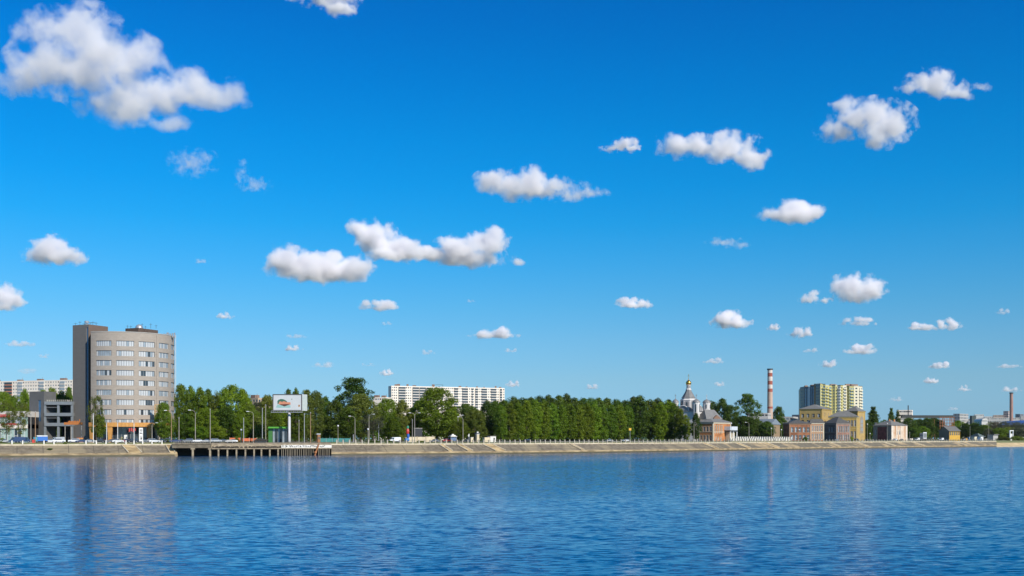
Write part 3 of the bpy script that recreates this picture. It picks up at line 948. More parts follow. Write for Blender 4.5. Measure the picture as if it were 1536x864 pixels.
# ---- generic slab block ------------------------------------------------------
def slab_block(name, label, corners, z1, floors, ncols, mats, gcols=None, wsz=(1.7, 1.5), sides=(0, 1), fh=3.0, roof=M_roofdark, bumps=6, seed=1, stacks=(), group=None, cat='apartment block', frame=None, limit=100, zb=None, sill=1.0):
    m = Vector((sum(p[0] for p in corners) / 4, sum(p[1] for p in corners) / 4))
    root = thing(name, (m.x, m.y, GZ), label, cat, group)
    z0 = 5.3
    rnd = random.Random(seed)
    W = Windows(root, gcols or [G_dark, G_grey], frame or M_frame, limit)
    mb = MB()
    for i in range(4):
        p0, p1 = corners[i], corners[(i + 1) % 4]
        path, L = straight(p0, p1)
        ws = []
        if i in sides:
            nc = ncols[i] if isinstance(ncols, dict) else (ncols if i == 0 else max(1, int(ncols * L / max(1, (Vector(corners[1]) - Vector(corners[0])).length))))
            top = z1 - 1.2
            for k in range(floors):
                zt = top - k * fh
                if zt - wsz[1] < (zb or z0 + 1): break
                for c in range(nc):
                    cc = L * (c + 0.5) / nc
                    f = (cc / L)
                    if any(i == q[0] and q[1] < f < q[2] for q in stacks): continue
                    ws.append((cc - wsz[0] / 2, cc + wsz[0] / 2, zt - wsz[1], zt))
        wall(mb, path, 0, L, z0, z1, ws, 0.2)
        for w in ws: W.add(path, w, 1, 1, 0.18, 0.12)
        # glazed balcony stacks
        for q in stacks:
            if q[0] != i: continue
            bm_ = MB(); a, b = q[1] * L, q[2] * L
            dk, sg = [], []
            for k in range(floors + 1):
                zt = z1 - 1.2 - k * fh
                if zt < (zb or 8): break
                P = [path(a, -0.9), path(b, -0.9), path(b, -0.003), path(a, -0.003)]
                bm_.prism(P, zt - fh + 0.02, zt - fh + 1.0, 0)
                P2 = [path(a + .05, -0.8), path(b - .05, -0.8), path(b - .05, -0.003), path(a + .05, -0.003)]
                bm_.prism(P2, zt - fh + 1.0, zt + 0.0, 1)
            bm_.build('balcony_stack', [q[3], G_dark if len(q) < 5 else q[4]], root)
    mb.build('wall', mats, root)
    W.done()
    r = MB(); r.prism(grow(corners, -0.3), z1 - 0.5, z1 - 0.3); r.build('roof', roof, root)
    path, L = straight(corners[0], corners[1])
    for k in range(bumps):
        b = MB(); s = L * (k + 0.5) / bumps + rnd.uniform(-2, 2)
        q = path(s, 5); b.box(q[0], q[1], z1 - 0.3, rnd.uniform(2.5, 5), 4, z1 + rnd.uniform(1.2, 2.6), math.atan2(corners[1][1] - corners[0][1], corners[1][0] - corners[0][0]))
        q = path(s + 3.2, 4); b.tube((*q, z1 - 0.3), (*q, z1 + 3.2), 0.12)
        b.build('lift_housing', mat('brown_brick_housing', (0.28, 0.18, 0.13)), root)
    return root

def rect(pxa, Ya, pxb, Yb, depth):
    a = Vector((WX(pxa, Ya), Ya)); b = Vector((WX(pxb, Yb), Yb)); d = (b - a).normalized(); n = Vector((-d.y, d.x))
    return [tuple(a), tuple(b), tuple(b + n * depth), tuple(a + n * depth)]

M_conc_w = mat('white_panel_wall', (0.84, 0.76, 0.65), 0.8, (0.74, 0.64, 0.54), 0.12, (1, 1, 1), 5)
M_balc = mat('pale_balcony_panel', (0.66, 0.60, 0.54), 0.7)
slab_block('slab_block', 'long white prefabricated slab block behind the trees at the far left', rect(-25, 1020, 108.5, 990, 14), WZ(570.5, 1000), 6, 36, M_conc_w, seed=3,
           stacks=((0, .25, .33, mat('rust_balcony', (0.5, 0.2, 0.12))), (0, .40, .45, M_balc, G_grey), (0, .64, .69, M_balc, G_grey), (0, .87, .92, M_balc, G_grey)), limit=70, bumps=4, zb=WZ(600, 1000), wsz=(1.3, 1.2), gcols=[G_grey, G_grey, G_dark])
Yc = 1250
cb = corner_box(582.5, Yc + 10, 587, Yc, 757)
z1 = WZ(579.0, Yc)
slab_block('slab_block', 'long cream apartment block with many balcony stacks rising behind the trees in the middle', cb, WZ(578.6, Yc), 14, {0: 2, 1: 58}, M_conc_w, sides=(0, 1), seed=5, fh=3.0,
           stacks=tuple((1, a, b, M_balc) for a, b in ((.06, .12), (.18, .235), (.24, .295), (.30, .345), (.43, .445), (.545, .575), (.615, .665), (.70, .71), (.73, .755), (.79, .835), (.875, .92), (.955, .975))),
           limit=100, bumps=0, zb=WZ(612, Yc), wsz=(1.5, 1.5))
# roof housings of the long block
def roofbits():
    root = [o for o in COL.objects if o.name.startswith('slab_block') and o.type == 'EMPTY'][-1]
    path, L = straight(cb[1], cb[2])
    for px, h, w in ((596, 2.2, 4), (599, 2.6, 3), (612, 2.6, 2), (622, 1.5, 4), (650, 3.0, 3), (690, 1.8, 3), (700, 1.4, 2), (716, 1.8, 2), (727, 1.3, 2), (745, 2.6, 2), (752, 1.6, 3)):
        b = MB(); s = min(L - 3, L * (px - 587) / 170.0); q = path(s, 4)
        b.box(q[0], q[1], z1 - 0.3, w, 4, z1 + h); b.build('lift_housing', mat('brown_brick_housing', (0.28, 0.18, 0.13)), root)
    b = MB(); q0, q1 = path(L * (653 - 587) / 170, 4), path(L * (664 - 587) / 170, 4)
    b.tube((*q0, z1 + 2.8), (*q1, z1 + 2.8), 0.2); b.tube((*q1, z1 - .3), (*q1, z1 + 2.8), 0.2); b.build('roof_gantry', M_darksteel, root)
roofbits()
slab_block('apartment_block', 'small white block peeping over the trees left of the long cream apartment block', rect(559, 1100, 579, 1095, 14), WZ(596, 1100), 2, 6, M_conc_w, bumps=2, limit=20, zb=WZ(604, 1100))
slab_block('apartment_block', 'beige low block half hidden by trees left of the billboard', rect(366, 760, 387, 752, 12), WZ(597, 755), 2, 5, mat('beige_render', (0.50, 0.38, 0.26)), bumps=1, limit=20, zb=WZ(612, 755))

# ---- church -------------------------------------------------------------------
def church():
    Y = 735.0; s = Y / FPX
    z = lambda py: WZ(py, Y)
    X = lambda px: WX(px, Y)
    root = thing('church', (X(1036), Y, GZ), 'white orthodox church with a tent roof, grey side domes and one golden onion dome', 'church')
    M_cw = mat('white_stucco', (0.62, 0.59, 0.56), 0.8, (0.50, 0.48, 0.46), 0.4)
    M_cr = mat('lead_roof', (0.20, 0.195, 0.19), 0.7, (0.14, 0.138, 0.135), 0.6)
    M_gold = mat('gold_leaf', (0.75, 0.45, 0.10), 0.28, (0.65, 0.38, 0.08), 2.0, metal=0.9)
    M_sd = mat('grey_dome', (0.30, 0.29, 0.28), 0.4, metal=0.3)
    rz = R(-35)
    def arch_wins(cx, cy, r, za, zb, n, m, w=0.9, start=0.0):
        for k in range(n):
            a = start + 2 * math.pi * k / n
            b = MB(); ca, sa = math.cos(a), math.sin(a)
            pts = [(-w / 2, za), (w / 2, za), (w / 2, zb - w / 2), (w * .35, zb - w * .15), (0, zb), (-w * .35, zb - w * .15), (-w / 2, zb - w / 2)]
            f_ = [(cx + ca * (r + 0.05) - sa * u_, cy + sa * (r + 0.05) + ca * u_, zz) for u_, zz in pts]
            k_ = [(cx + ca * (r - 0.3) - sa * u_, cy + sa * (r - 0.3) + ca * u_, zz) for u_, zz in pts]
            b.face(f_)
            for i in range(len(pts)):
                j = (i + 1) % len(pts); b.face([f_[i], k_[i], k_[j], f_[j]])
            b.build('arched_window', G_dark, m)
    # body
    bd = MB(); cx, cy = X(1035), Y + 6
    bd.box(cx, cy, 5.3, 17.5, 17.5, z(617), rz); bo = bd.build('nave_wall', M_cw, root)
    g = MB()
    for a in range(4):
        ang = rz + a * math.pi / 2 - math.pi / 2
        d = Vector((math.cos(ang), math.sin(ang))); n = Vector((-d.y, d.x))
        # semicircular gables over each face, with a white arch rim
        cpt = Vector((cx, cy)) + d * 8.2
        pts = [cpt + n * (4.2 * math.cos(t)) for t in np.linspace(0, math.pi, 13)]
        hs = [z(617.5) + 4.0 * math.sin(t) for t in np.linspace(0, math.pi, 13)]
        for i in range(12):
            p, q = pts[i], pts[i + 1]
            for off_, mi in ((0, 0),):
                P0, Q0 = p - d * 6, q - d * 6
                g.face([(p.x, p.y, hs[i]), (q.x, q.y, hs[i + 1]), (Q0.x, Q0.y, hs[i + 1]), (P0.x, P0.y, hs[i])], 0)
            g.tube((p.x + d.x * .1, p.y + d.y * .1, hs[i]), (q.x + d.x * .1, q.y + d.y * .1, hs[i + 1]), 0.38, 0.38, 5, 1)
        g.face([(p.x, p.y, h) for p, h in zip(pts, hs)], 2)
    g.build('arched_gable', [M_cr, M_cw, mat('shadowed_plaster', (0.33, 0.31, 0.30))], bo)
    r = MB(); r.lathe(cx, cy, [(13.0, z(617)), (8.2, z(612)), (4.5, z(611))], 4); 
    m_ = MB(); c4 = [(cx + 13.2 * math.cos(rz + math.pi / 4 + k * math.pi / 2), cy + 13.2 * math.sin(rz + math.pi / 4 + k * math.pi / 2)) for k in range(4)]
    m_.mesh([(x_, y_, z(617) + .01) for x_, y_ in c4] + [(cx, cy, z(609))], [(0, 1, 4), (1, 2, 4), (2, 3, 4), (3, 0, 4)]); m_.build('nave_roof', M_cr, root)
    # octagonal drum with tall arches
    dr = MB(); r8 = 5.6
    dr.lathe(cx, cy, [(r8, z(616)), (r8, z(600.5)), (r8 + .3, z(600.2)), (r8 + .1, z(599.4)), (4.5, z(597.4)), (4.5, z(596.6))], 8); do = dr.build('octagonal_drum', M_cw, root)
    for k in range(8):
        a = (k + 0.5) * math.pi / 4; rr = r8 * math.cos(math.pi / 8)
        b = MB(); ca, sa = math.cos(a), math.sin(a); w = 3.3; za, zb = z(613), z(600.8)
        rim = [(-w / 2, za)] + [(-w / 2 * math.cos(t), zb - w / 2 + w / 2 * math.sin(t)) for t in np.linspace(0, math.pi, 9)] + [(w / 2, za)]
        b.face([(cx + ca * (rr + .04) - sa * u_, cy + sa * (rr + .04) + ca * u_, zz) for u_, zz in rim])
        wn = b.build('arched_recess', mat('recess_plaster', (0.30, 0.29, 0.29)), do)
    for k in range(8):
        a = (k + 0.5) * math.pi / 4; rr = r8 * math.cos(math.pi / 8)
        b = MB(); ca, sa = math.cos(a), math.sin(a); w = 1.2; za, zb = z(612), z(603)
        rim = [(-w / 2, za)] + [(-w / 2 * math.cos(t), zb - w / 2 + w / 2 * math.sin(t)) for t in np.linspace(0, math.pi, 7)] + [(w / 2, za)]
        b.face([(cx + ca * (rr + .09) - sa * u_, cy + sa * (rr + .09) + ca * u_, zz) for u_, zz in rim])
        b.build('window', G_dark, do)
    t = MB(); t.lathe(cx, cy, [(5.0, z(596.7)), (4.4, z(595)), (3.3, z(591)), (2.2, z(586.8)), (1.7, z(583.8))], 8); t.build('tent_roof', M_cr, root)
    t = MB(); t.lathe(cx, cy, [(1.9, z(584.5)), (1.9, z(583)), (1.45, z(582.6)), (1.4, z(577.5)), (1.75, z(577)), (1.3, z(576.4))], 8); lo = t.build('lantern', M_cw, root)
    arch_wins(cx, cy, 1.34, z(581.3), z(578.2), 8, lo, 0.5, math.pi / 8)
    def onion(x_, y_, zb, r_, m, name='onion_dome', hz=1.0):
        prof = [(0.55, 0), (0.85, .2), (1.0, .55), (1.0, .85), (.86, 1.2), (.6, 1.5), (.3, 1.75), (.12, 1.95), (.05, 2.3)]
        b = MB(); b.lathe(x_, y_, [(r_ * a, zb + r_ * c * hz) for a, c in prof], 14); return b.build(name, m, root, True)
    def cross(x_, y_, zb, h, par, m):
        b = MB(); b.box(x_, y_, zb - .3, .22, .22, zb + h)
        b.box(x_, y_, zb + h * .62, h * .42, .2, zb + h * .62 + .2, rz); b.box(x_, y_, zb + h * .82, h * .22, .2, zb + h * .82 + .18, rz)
        b.lathe(x_, y_, [(.1, zb - .3), (.3, zb), (.1, zb + .3)], 8)
        b.build('cross', m, par)
    o = onion(cx, cy, z(577), 1.85, M_gold, hz=1.0); cross(cx, cy, z(568), 3.3, o, M_gold)
    for px, pt, rr, pb, dy in ((1013.3, 603.5, 2.0, 622, 6), (1044.5, 603.5, 2.4, 622, -6), (1060.0, 604, 2.5, 617, 7), (1030, 606, 2.2, 617, 16)):
        x_, y_ = WX(px, Y + dy), Y + dy
        zz = lambda py: WZ(py, Y + dy)
        b = MB(); b.lathe(x_, y_, [(rr, zz(pb)), (rr, zz(pt + .6)), (rr + .3, zz(pt + .3)), (rr + .3, zz(pt - .4))], 10); tw = b.build('turret', M_cw, root)
        arch_wins(x_, y_, rr - .03, zz(pb - 4), zz(pt + 2.6), 5, tw, 0.75, rz)
        b = MB(); b.lathe(x_, y_, [(rr + .4, zz(pt - .4)), (rr + .2, zz(pt - 1.2)), (rr * .75, zz(pt - 3.3)), (rr * .3, zz(pt - 4.6)), (.15, zz(pt - 5.4))], 12); dm = b.build('side_dome', M_sd, root, True)
        cross(x_, y_, zz(pt - 5.4), 3.0, dm, M_sd if px < 1050 else M_cw)
    # refectory: high grey hipped roof running right, with a small gable
    c = corner_box(1046, Y + 2, 1060, Y - 8, 1082)
    b = MB()
    for i in range(4): b.face([(*c[i], 5.3), (*c[(i + 1) % 4], 5.3), (*c[(i + 1) % 4], z(629)), (*c[i], z(629))])
    b.build('refectory_wall', M_cw, root)
    b = MB(); hip_roof(b, c, z(629), 6.2, 0.6, 0, 2.5); ro = b.build('refectory_roof', M_cr, root)
    b = MB(); x_, y_ = WX(1073.5, Y - 4), Y - 9
    b.mesh([(x_ - 2, y_, z(631)), (x_ + 2, y_, z(631)), (x_ + 2, y_, z(627)), (x_, y_, z(623)), (x_ - 2, y_, z(627)), (x_ - 2, y_ + 5, z(631)), (x_ + 2, y_ + 5, z(631)), (x_ + 2, y_ + 5, z(627)), (x_, y_ + 5, z(623)), (x_ - 2, y_ + 5, z(627))],
           [(0, 1, 2, 3, 4), (1, 6, 7, 2), (2, 7, 8, 3), (3, 8, 9, 4), (4, 9, 5, 0)]); b.build('dormer', mat('brown_gable', (0.30, 0.17, 0.11)), ro)
church()

# ---- brick and rendered houses -------------------------------------------------
B_or = brick_mat('orange_brick', (0.46, 0.18, 0.055), (0.37, 0.135, 0.045), (0.38, 0.20, 0.10))
B_red = brick_mat('red_brick', (0.30, 0.11, 0.045), (0.24, 0.085, 0.035), (0.26, 0.14, 0.08))
B_pink = brick_mat('faded_pink_brick', (0.33, 0.17, 0.12), (0.24, 0.11, 0.08), (0.30, 0.2, 0.15))
B_grey = brick_mat('shaded_brick', (0.17, 0.11, 0.085), (0.13, 0.085, 0.07), (0.2, 0.16, 0.13))  # shade of the pink house's left side put into a darker brick colour
M_trim = mat('cream_trim', (0.66, 0.57, 0.42), 0.8)
M_ochre = mat('ochre_render', (0.50, 0.33, 0.08), 0.85, (0.38, 0.25, 0.07), 0.35, (1, 1, 1), 6, 1.5)
M_olive = mat('olive_render', (0.44, 0.31, 0.11), 0.85, (0.34, 0.235, 0.09), 0.25, (1, 1, 1), 6, 1.5)

def house(name, label, corners, z1, wmat, spec, roof=('hip', 3.0), roof_mat=M_roofdark, trim=M_trim, cornice=True, surround=True, cat='house', group=None, glass=None, z0=5.3, over=0.5, frame=None, wname='window', side_mat=None):
    """spec: {side: [(columns, za, zb, width, panes, f0, f1)]}"""
    m = Vector((sum(p[0] for p in corners) / 4, sum(p[1] for p in corners) / 4))
    root = thing(name, (m.x, m.y, GZ), label, cat, group)
    W = Windows(root, glass or [G_dark, G_grey], frame or M_wframe, 80, wname)
    mb = MB(); trs = []
    for i in range(4):
        p0, p1 = corners[i], corners[(i + 1) % 4]
        path, L = straight(p0, p1)
        ws = []
        for (n, za, zb, w, panes, f0, f1) in spec.get(i, []):
            for k in range(n):
                c = L * (f0 + (f1 - f0) * (k + 0.5) / n)
                ws.append((c - w / 2, c + w / 2, za, zb))
        wall(mb, path, 0, L, z0, z1, ws, 0.3, 1 if (side_mat and i == 0) else 0)
        for w in ws:
            W.add(path, w, 2, 2, 0.28, 0.12)
            if surround:
                for (a, b, c, d) in ((w[0] - .16, w[0], w[2] - .1, w[3] + .1), (w[1], w[1] + .16, w[2] - .1, w[3] + .1), (w[0] - .16, w[1] + .16, w[3] + .1, w[3] + .28), (w[0] - .2, w[1] + .2, w[2] - .32, w[2] - .1)):
                    if c == w[2] - .1 and a < w[0]: tr = MB(); trs.append(tr)
                    tr.prism([path(a, -0.10), path(b, -0.10), path(b, -0.003), path(a, -0.003)], c, d)
    body = mb.build('wall', [wmat, side_mat] if side_mat else wmat, root)
    W.done()
    for tr in trs: tr.build('window_surround', trim, body)
    if cornice:
        c = MB()
        for i in range(4):
            path, L = straight(corners[i], corners[(i + 1) % 4])
            for (o, a, b) in ((0.35, z1 - 0.45, z1 - 0.02), (0.2, z1 - .8, z1 - .45)):
                c.prism([path(-o, -o), path(L + o, -o), path(L, -0.003), path(0, -0.003)], a, b)
            if i < 2:
                zz = (z0 + z1) / 2
                c.prism([path(0, -0.12), path(L, -0.12), path(L, -0.003), path(0, -0.003)], zz - .15, zz + .15)
                for s in (0.0, L - 0.7):
                    c.prism([path(s, -0.16), path(s + .7, -0.16), path(s + .7, -0.004), path(s, -0.004)], z0, z1 - .82)
        c.build('cornice', trim, body)
    r = MB()
    if roof[0] == 'hip': hip_roof(r, corners, z1, roof[1], over)
    elif roof[0] == 'gable': hip_roof(r, corners, z1, roof[1], over, gable=True)
    else: r.prism(grow(corners, 0.1), z1, z1 + 0.3)
    r.build('roof', roof_mat, root)
    return root, body

# orange brick house beside the church
Y = 672.0
c = corner_box(1048.5, Y + 6.5, 1070, Y, 1096)
z1 = WZ(633.5, Y); zz = lambda py: WZ(py, Y)
rt_, bd_ = house('brick_house', 'orange brick two storey house with white window surrounds and a glass balcony beside the church', c, z1, B_or,
      {0: [(4, zz(647), zz(640), 1.3, 2, 0.03, .92), (4, zz(661), zz(653), 1.3, 2, 0.03, .92)], 1: [(4, zz(649), zz(638), 1.0, 2, .05, .55), (3, zz(660), zz(656), 1.2, 2, .08, .5)]},
      ('hip', 2.2), M_roofgrey)
b = MB(); path, L = straight(c[1], c[2])
b.prism([path(L * .62, -4.2), path(L * 1.05, -4.2), path(L * 1.05, -.05), path(L * .62, -.05)], zz(647.2), zz(645.2)); bo = b.build('balcony_slab', M_darksteel, rt_)
b = MB(); pa = [path(L * .62, -.05), path(L * .62, -4.2), path(L * 1.05, -4.2), path(L * 1.05, -.05)]
for (p, q) in zip(pa, pa[1:]): b.prism([p, q, (q[0] + .08, q[1] + .08), (p[0] + .08, p[1] + .08)], zz(645.1), zz(639.5))
b.build('balcony_glazing', mat('milky_glass', (0.62, 0.66, 0.68), 0.2), bo)
b = MB()
for f in (.64, .83, 1.03):
    q = path(L * f, -4.0); b.box(q[0], q[1], 5.3, .5, .5, zz(647.3))
b.build('balcony_post', M_wframe, bo)
b = MB(); b.prism([path(L * .70, -3.0), path(L * .98, -3.0), path(L * .98, -.1), path(L * .70, -.1)], 5.3, zz(648)); b.build('porch', M_trim, rt_)

# brick terrace below the chimney
Y = 745.0; zz = lambda py: WZ(py, Y)
c = corner_box(1175, Y + 34, 1184, Y + 20, 1216)
house('brick_house', 'long red brick house with a dark slate roof left of the peach fronted house', c, WZ(635.5, Y + 20), B_red,
      {1: [(5, zz(648), zz(640.5), 1.8, 2, .04, .98), (5, zz(660), zz(652.5), 1.8, 2, .04, .98)]}, ('hip', 2.6), M_roofdark, trim=mat('tan_trim', (0.34, 0.20, 0.12), .85))
Y = 785.0; zz = lambda py: WZ(py, Y)
c = corner_box(1213.5, Y + 2, 1215, Y, 1236)
house('rendered_house', 'peach two storey front with slim arched windows between the two brick houses', c, zz(634.5), mat('peach_render', (0.44, 0.22, 0.11), 0.85, (0.36, 0.17, 0.085), 0.6, contrast=1.5),
      {1: [(5, zz(647), zz(638.5), 0.9, 1, .1, .92), (5, zz(659), zz(650.5), 0.9, 1, .1, .92)]}, ('hip', 2.6), M_roofdark)
Y = 798.0; zz = lambda py: WZ(py, Y)
c = corner_box(1235, Y + 24, 1254.5, Y + 8, 1275)
r_, b_ = house('brick_house', 'weathered pinkish brick house with a shaded left side in front of the yellow mansion', c, WZ(635, Y + 8), B_pink,
      {0: [(3, zz(648), zz(641), 1.6, 2, .35, .98), (3, zz(660), zz(653), 1.6, 2, .35, .98)], 1: [(5, zz(648), zz(639), 1.1, 1, .1, .95), (5, zz(660), zz(652), 1.1, 1, .1, .95)]}, ('hip', 4.4), M_roofdark, side_mat=B_grey, surround=True, trim=mat('dull_trim', (0.34, 0.27, 0.22)))

# yellow mansion: left pavilion, middle wing, right tall block
Y = 850.0; zz = lambda py: WZ(py, Y)
c = corner_box(1199.5, Y + 9, 1233, Y, 1247)
house('mansion_pavilion', 'yellow pavilion with a hipped grey roof, square and tallest of the left mansion range', c, zz(613.5), M_olive,
      {0: [(4, zz(626), zz(620.5), 2.0, 2, .02, .98), (4, zz(634.5), zz(630), 2.0, 2, .02, .98), (4, zz(650), zz(640), 2.0, 2, .02, .98)], 1: [(2, zz(624), zz(618.5), 1.8, 2, .1, .9), (2, zz(634), zz(629), 1.8, 2, .1, .9), (2, zz(650), zz(640), 1.8, 2, .1, .9)]},
      ('hip', 3.6), M_roofgrey, cat='mansion', trim=M_ochre)
c = rect(1243, Y - 8, 1285.5, Y - 16, 14)
house('mansion_wing', 'yellow middle wing with a long grey roof between the pavilion and the tall arched block', c, WZ(625.3, Y - 12), M_ochre,
      {0: [(9, zz(640), zz(631), 1.4, 2, .02, .98), (9, zz(657), zz(647), 1.4, 2, .02, .98)]}, ('hip', 4.2), M_roofgrey, cat='mansion', trim=mat('yellow_trim', (0.6, 0.46, 0.2)))
c = corner_box(1268, Y + 12, 1286.5, Y + 4, 1297.5)
r_, b_ = house('mansion_block', 'tall ochre mansion block with a deep arched niche and hipped grey roof', c, WZ(616.8, Y), M_olive,
      {0: [(5, zz(640), zz(630), 1.5, 2, .1, .9), (5, zz(657), zz(647), 1.5, 2, .1, .9)]}, ('hip', 4.2), M_roofgrey, cat='mansion', trim=M_ochre)
path, L = straight(c[1], c[2])
n_ = MB(); w = L * .42; cx_ = L * .55
rim = [(cx_ - w / 2, zz(650))] + [(cx_ - w / 2 * math.cos(t), zz(628.5) + w / 2 * math.sin(t)) for t in np.linspace(0, math.pi, 9)] + [(cx_ + w / 2, zz(650))]
n_.face([(*path(s, -0.05), h) for s, h in rim]); no_ = n_.build('arched_niche', mat('niche_plaster', (0.28, 0.24, 0.18)), b_)
n_ = MB()
for k, py in enumerate((630, 636, 642)):
    for f in (-.22, .22): n_.prism([path(cx_ + f * w - .5, -.12), path(cx_ + f * w + .5, -.12), path(cx_ + f * w + .5, -.052), path(cx_ + f * w - .5, -.052)], zz(py + 4.2), zz(py))
n_.build('window', G_grey, no_)

# pale ruined house
Y = 870.0; zz = lambda py: WZ(py, Y)
c = corner_box(1310, Y + 16, 1337, Y, 1360.5)
M_pl = mat('peeling_plaster', (0.62, 0.50, 0.38), 0.9, (0.44, 0.24, 0.13), 0.28, (1, 1, .4), 6, 2.2)
M_pg = mat('grey_side_plaster', (0.34, 0.31, 0.25), 0.9, (0.26, 0.24, 0.19), 0.4)
r_, b_ = house('ruined_house', 'derelict house with peeling pale plaster, a dark red wall panel and a grey hipped roof', c, zz(638.3), M_pl,
      {0: [(1, zz(652), zz(645), 1.4, 2, .06, .2), (1, zz(654), zz(650), 1.0, 2, .72, .86)], 1: [(2, zz(652), zz(645), 1.3, 2, .3, .6)]}, ('hip', 4.6), M_roofgrey, surround=False, cornice=False, side_mat=M_pg)
path, L = straight(c[0], c[1])
n_ = MB(); n_.prism([path(L * .24, -.12), path(L * .74, -.12), path(L * .74, -.003), path(L * .24, -.003)], zz(660.5), zz(640.2)); n_.build('red_wall_panel', brick_mat('dark_red_brick', (0.20, 0.05, 0.04), (0.16, 0.04, 0.035), (0.2, 0.1, 0.09)), b_)
n_ = MB(); n_.box(WX(1320, Y - 1), Y + 9, zz(636.4), 1.6, 2.4, zz(633.6)); n_.build('dormer', M_darksteel, b_)
n_ = MB(); n_.box(WX(1344, Y + 6), Y + 10, zz(633), 1.0, 1.0, zz(628.6)); n_.box(WX(1337, Y + 6), Y + 10, zz(632), .7, .7, zz(628.2)); n_.build('chimney', B_or, b_)
path, L = straight(c[1], c[2])
n_ = MB()
for f, w_ in ((.0, .1), (.30, .07), (.58, .06), (.92, .09)): n_.prism([path(L * f, -.2), path(L * (f + w_), -.2), path(L * (f + w_), -.004), path(L * f, -.004)], 5.3, zz(638.5))
n_.prism([path(L * .37, -.18), path(L * .58, -.18), path(L * .58, -.004), path(L * .37, -.004)], zz(647), zz(645.8))
n_.build('pilaster', mat('pale_plaster', (0.72, 0.64, 0.54), 0.9, (0.55, 0.45, 0.36), .5), b_)

# small yellow gabled house
Y = 945.0; zz = lambda py: WZ(py, Y)
c = corner_box(1408.5, Y + 20, 1424, Y, 1440)
m = Vector((sum(p[0] for p in c) / 4, sum(p[1] for p in c) / 4))
r_ = thing('yellow_house', (m.x, m.y, GZ), 'small yellow house with a grey gabled roof and a shaded gable end', 'house')
b = MB(); zE, zR = zz(646), zz(639.5)
pth, L = straight(c[1], c[2])
W = Windows(r_, [G_dark], M_trim, 30)
ws = [(L * (k + .5) / 5 - .6, L * (k + .5) / 5 + .6, zz(653), zz(647.8)) for k in range(5)]
wall(b, pth, 0, L, 5.3, zE, ws, .25)
for w in ws: W.add(pth, w, 2, 2, .23, .1)
b.face([(*c[3], 5.3), (*c[0], 5.3), (*c[0], zE), (*c[3], zE)])
for p, q in ((c[0], c[1]), (c[2], c[3])):
    md = ((p[0] + q[0]) / 2, (p[1] + q[1]) / 2); b.face([(*p, 5.3), (*q, 5.3), (*q, zE), (*md, zR), (*p, zE)], 1)
b.build('wall', [mat('bright_yellow_render', (0.72, 0.42, 0.06), .8), mat('shaded_gable_end', (0.30, 0.23, 0.15), .9)], r_)  # gable ends darkened: shade of the left end put into the colour
b = MB(); e = grow(c, .6)
ra = ((e[0][0] + e[1][0]) / 2, (e[0][1] + e[1][1]) / 2); rb_ = ((e[2][0] + e[3][0]) / 2, (e[2][1] + e[3][1]) / 2)
up = lambda p, z: (*p, z)
vs = []
for (pl, pr, pm) in ((e[0], e[1], ra), (e[3], e[2], rb_)):
    vs += [up(pl, zE - .2), up(pm, zR + .15), up(pr, zE - .2), up(pr, zE - .45), up(pm, zR - .1), up(pl, zE - .45)]
b.mesh(vs, [(0, 1, 2, 3, 4, 5), (11, 10, 9, 8, 7, 6)] + [(k + 6, (k + 1) % 6 + 6, (k + 1) % 6, k) for k in range(6)])
b.build('roof', M_roofgrey, r_)

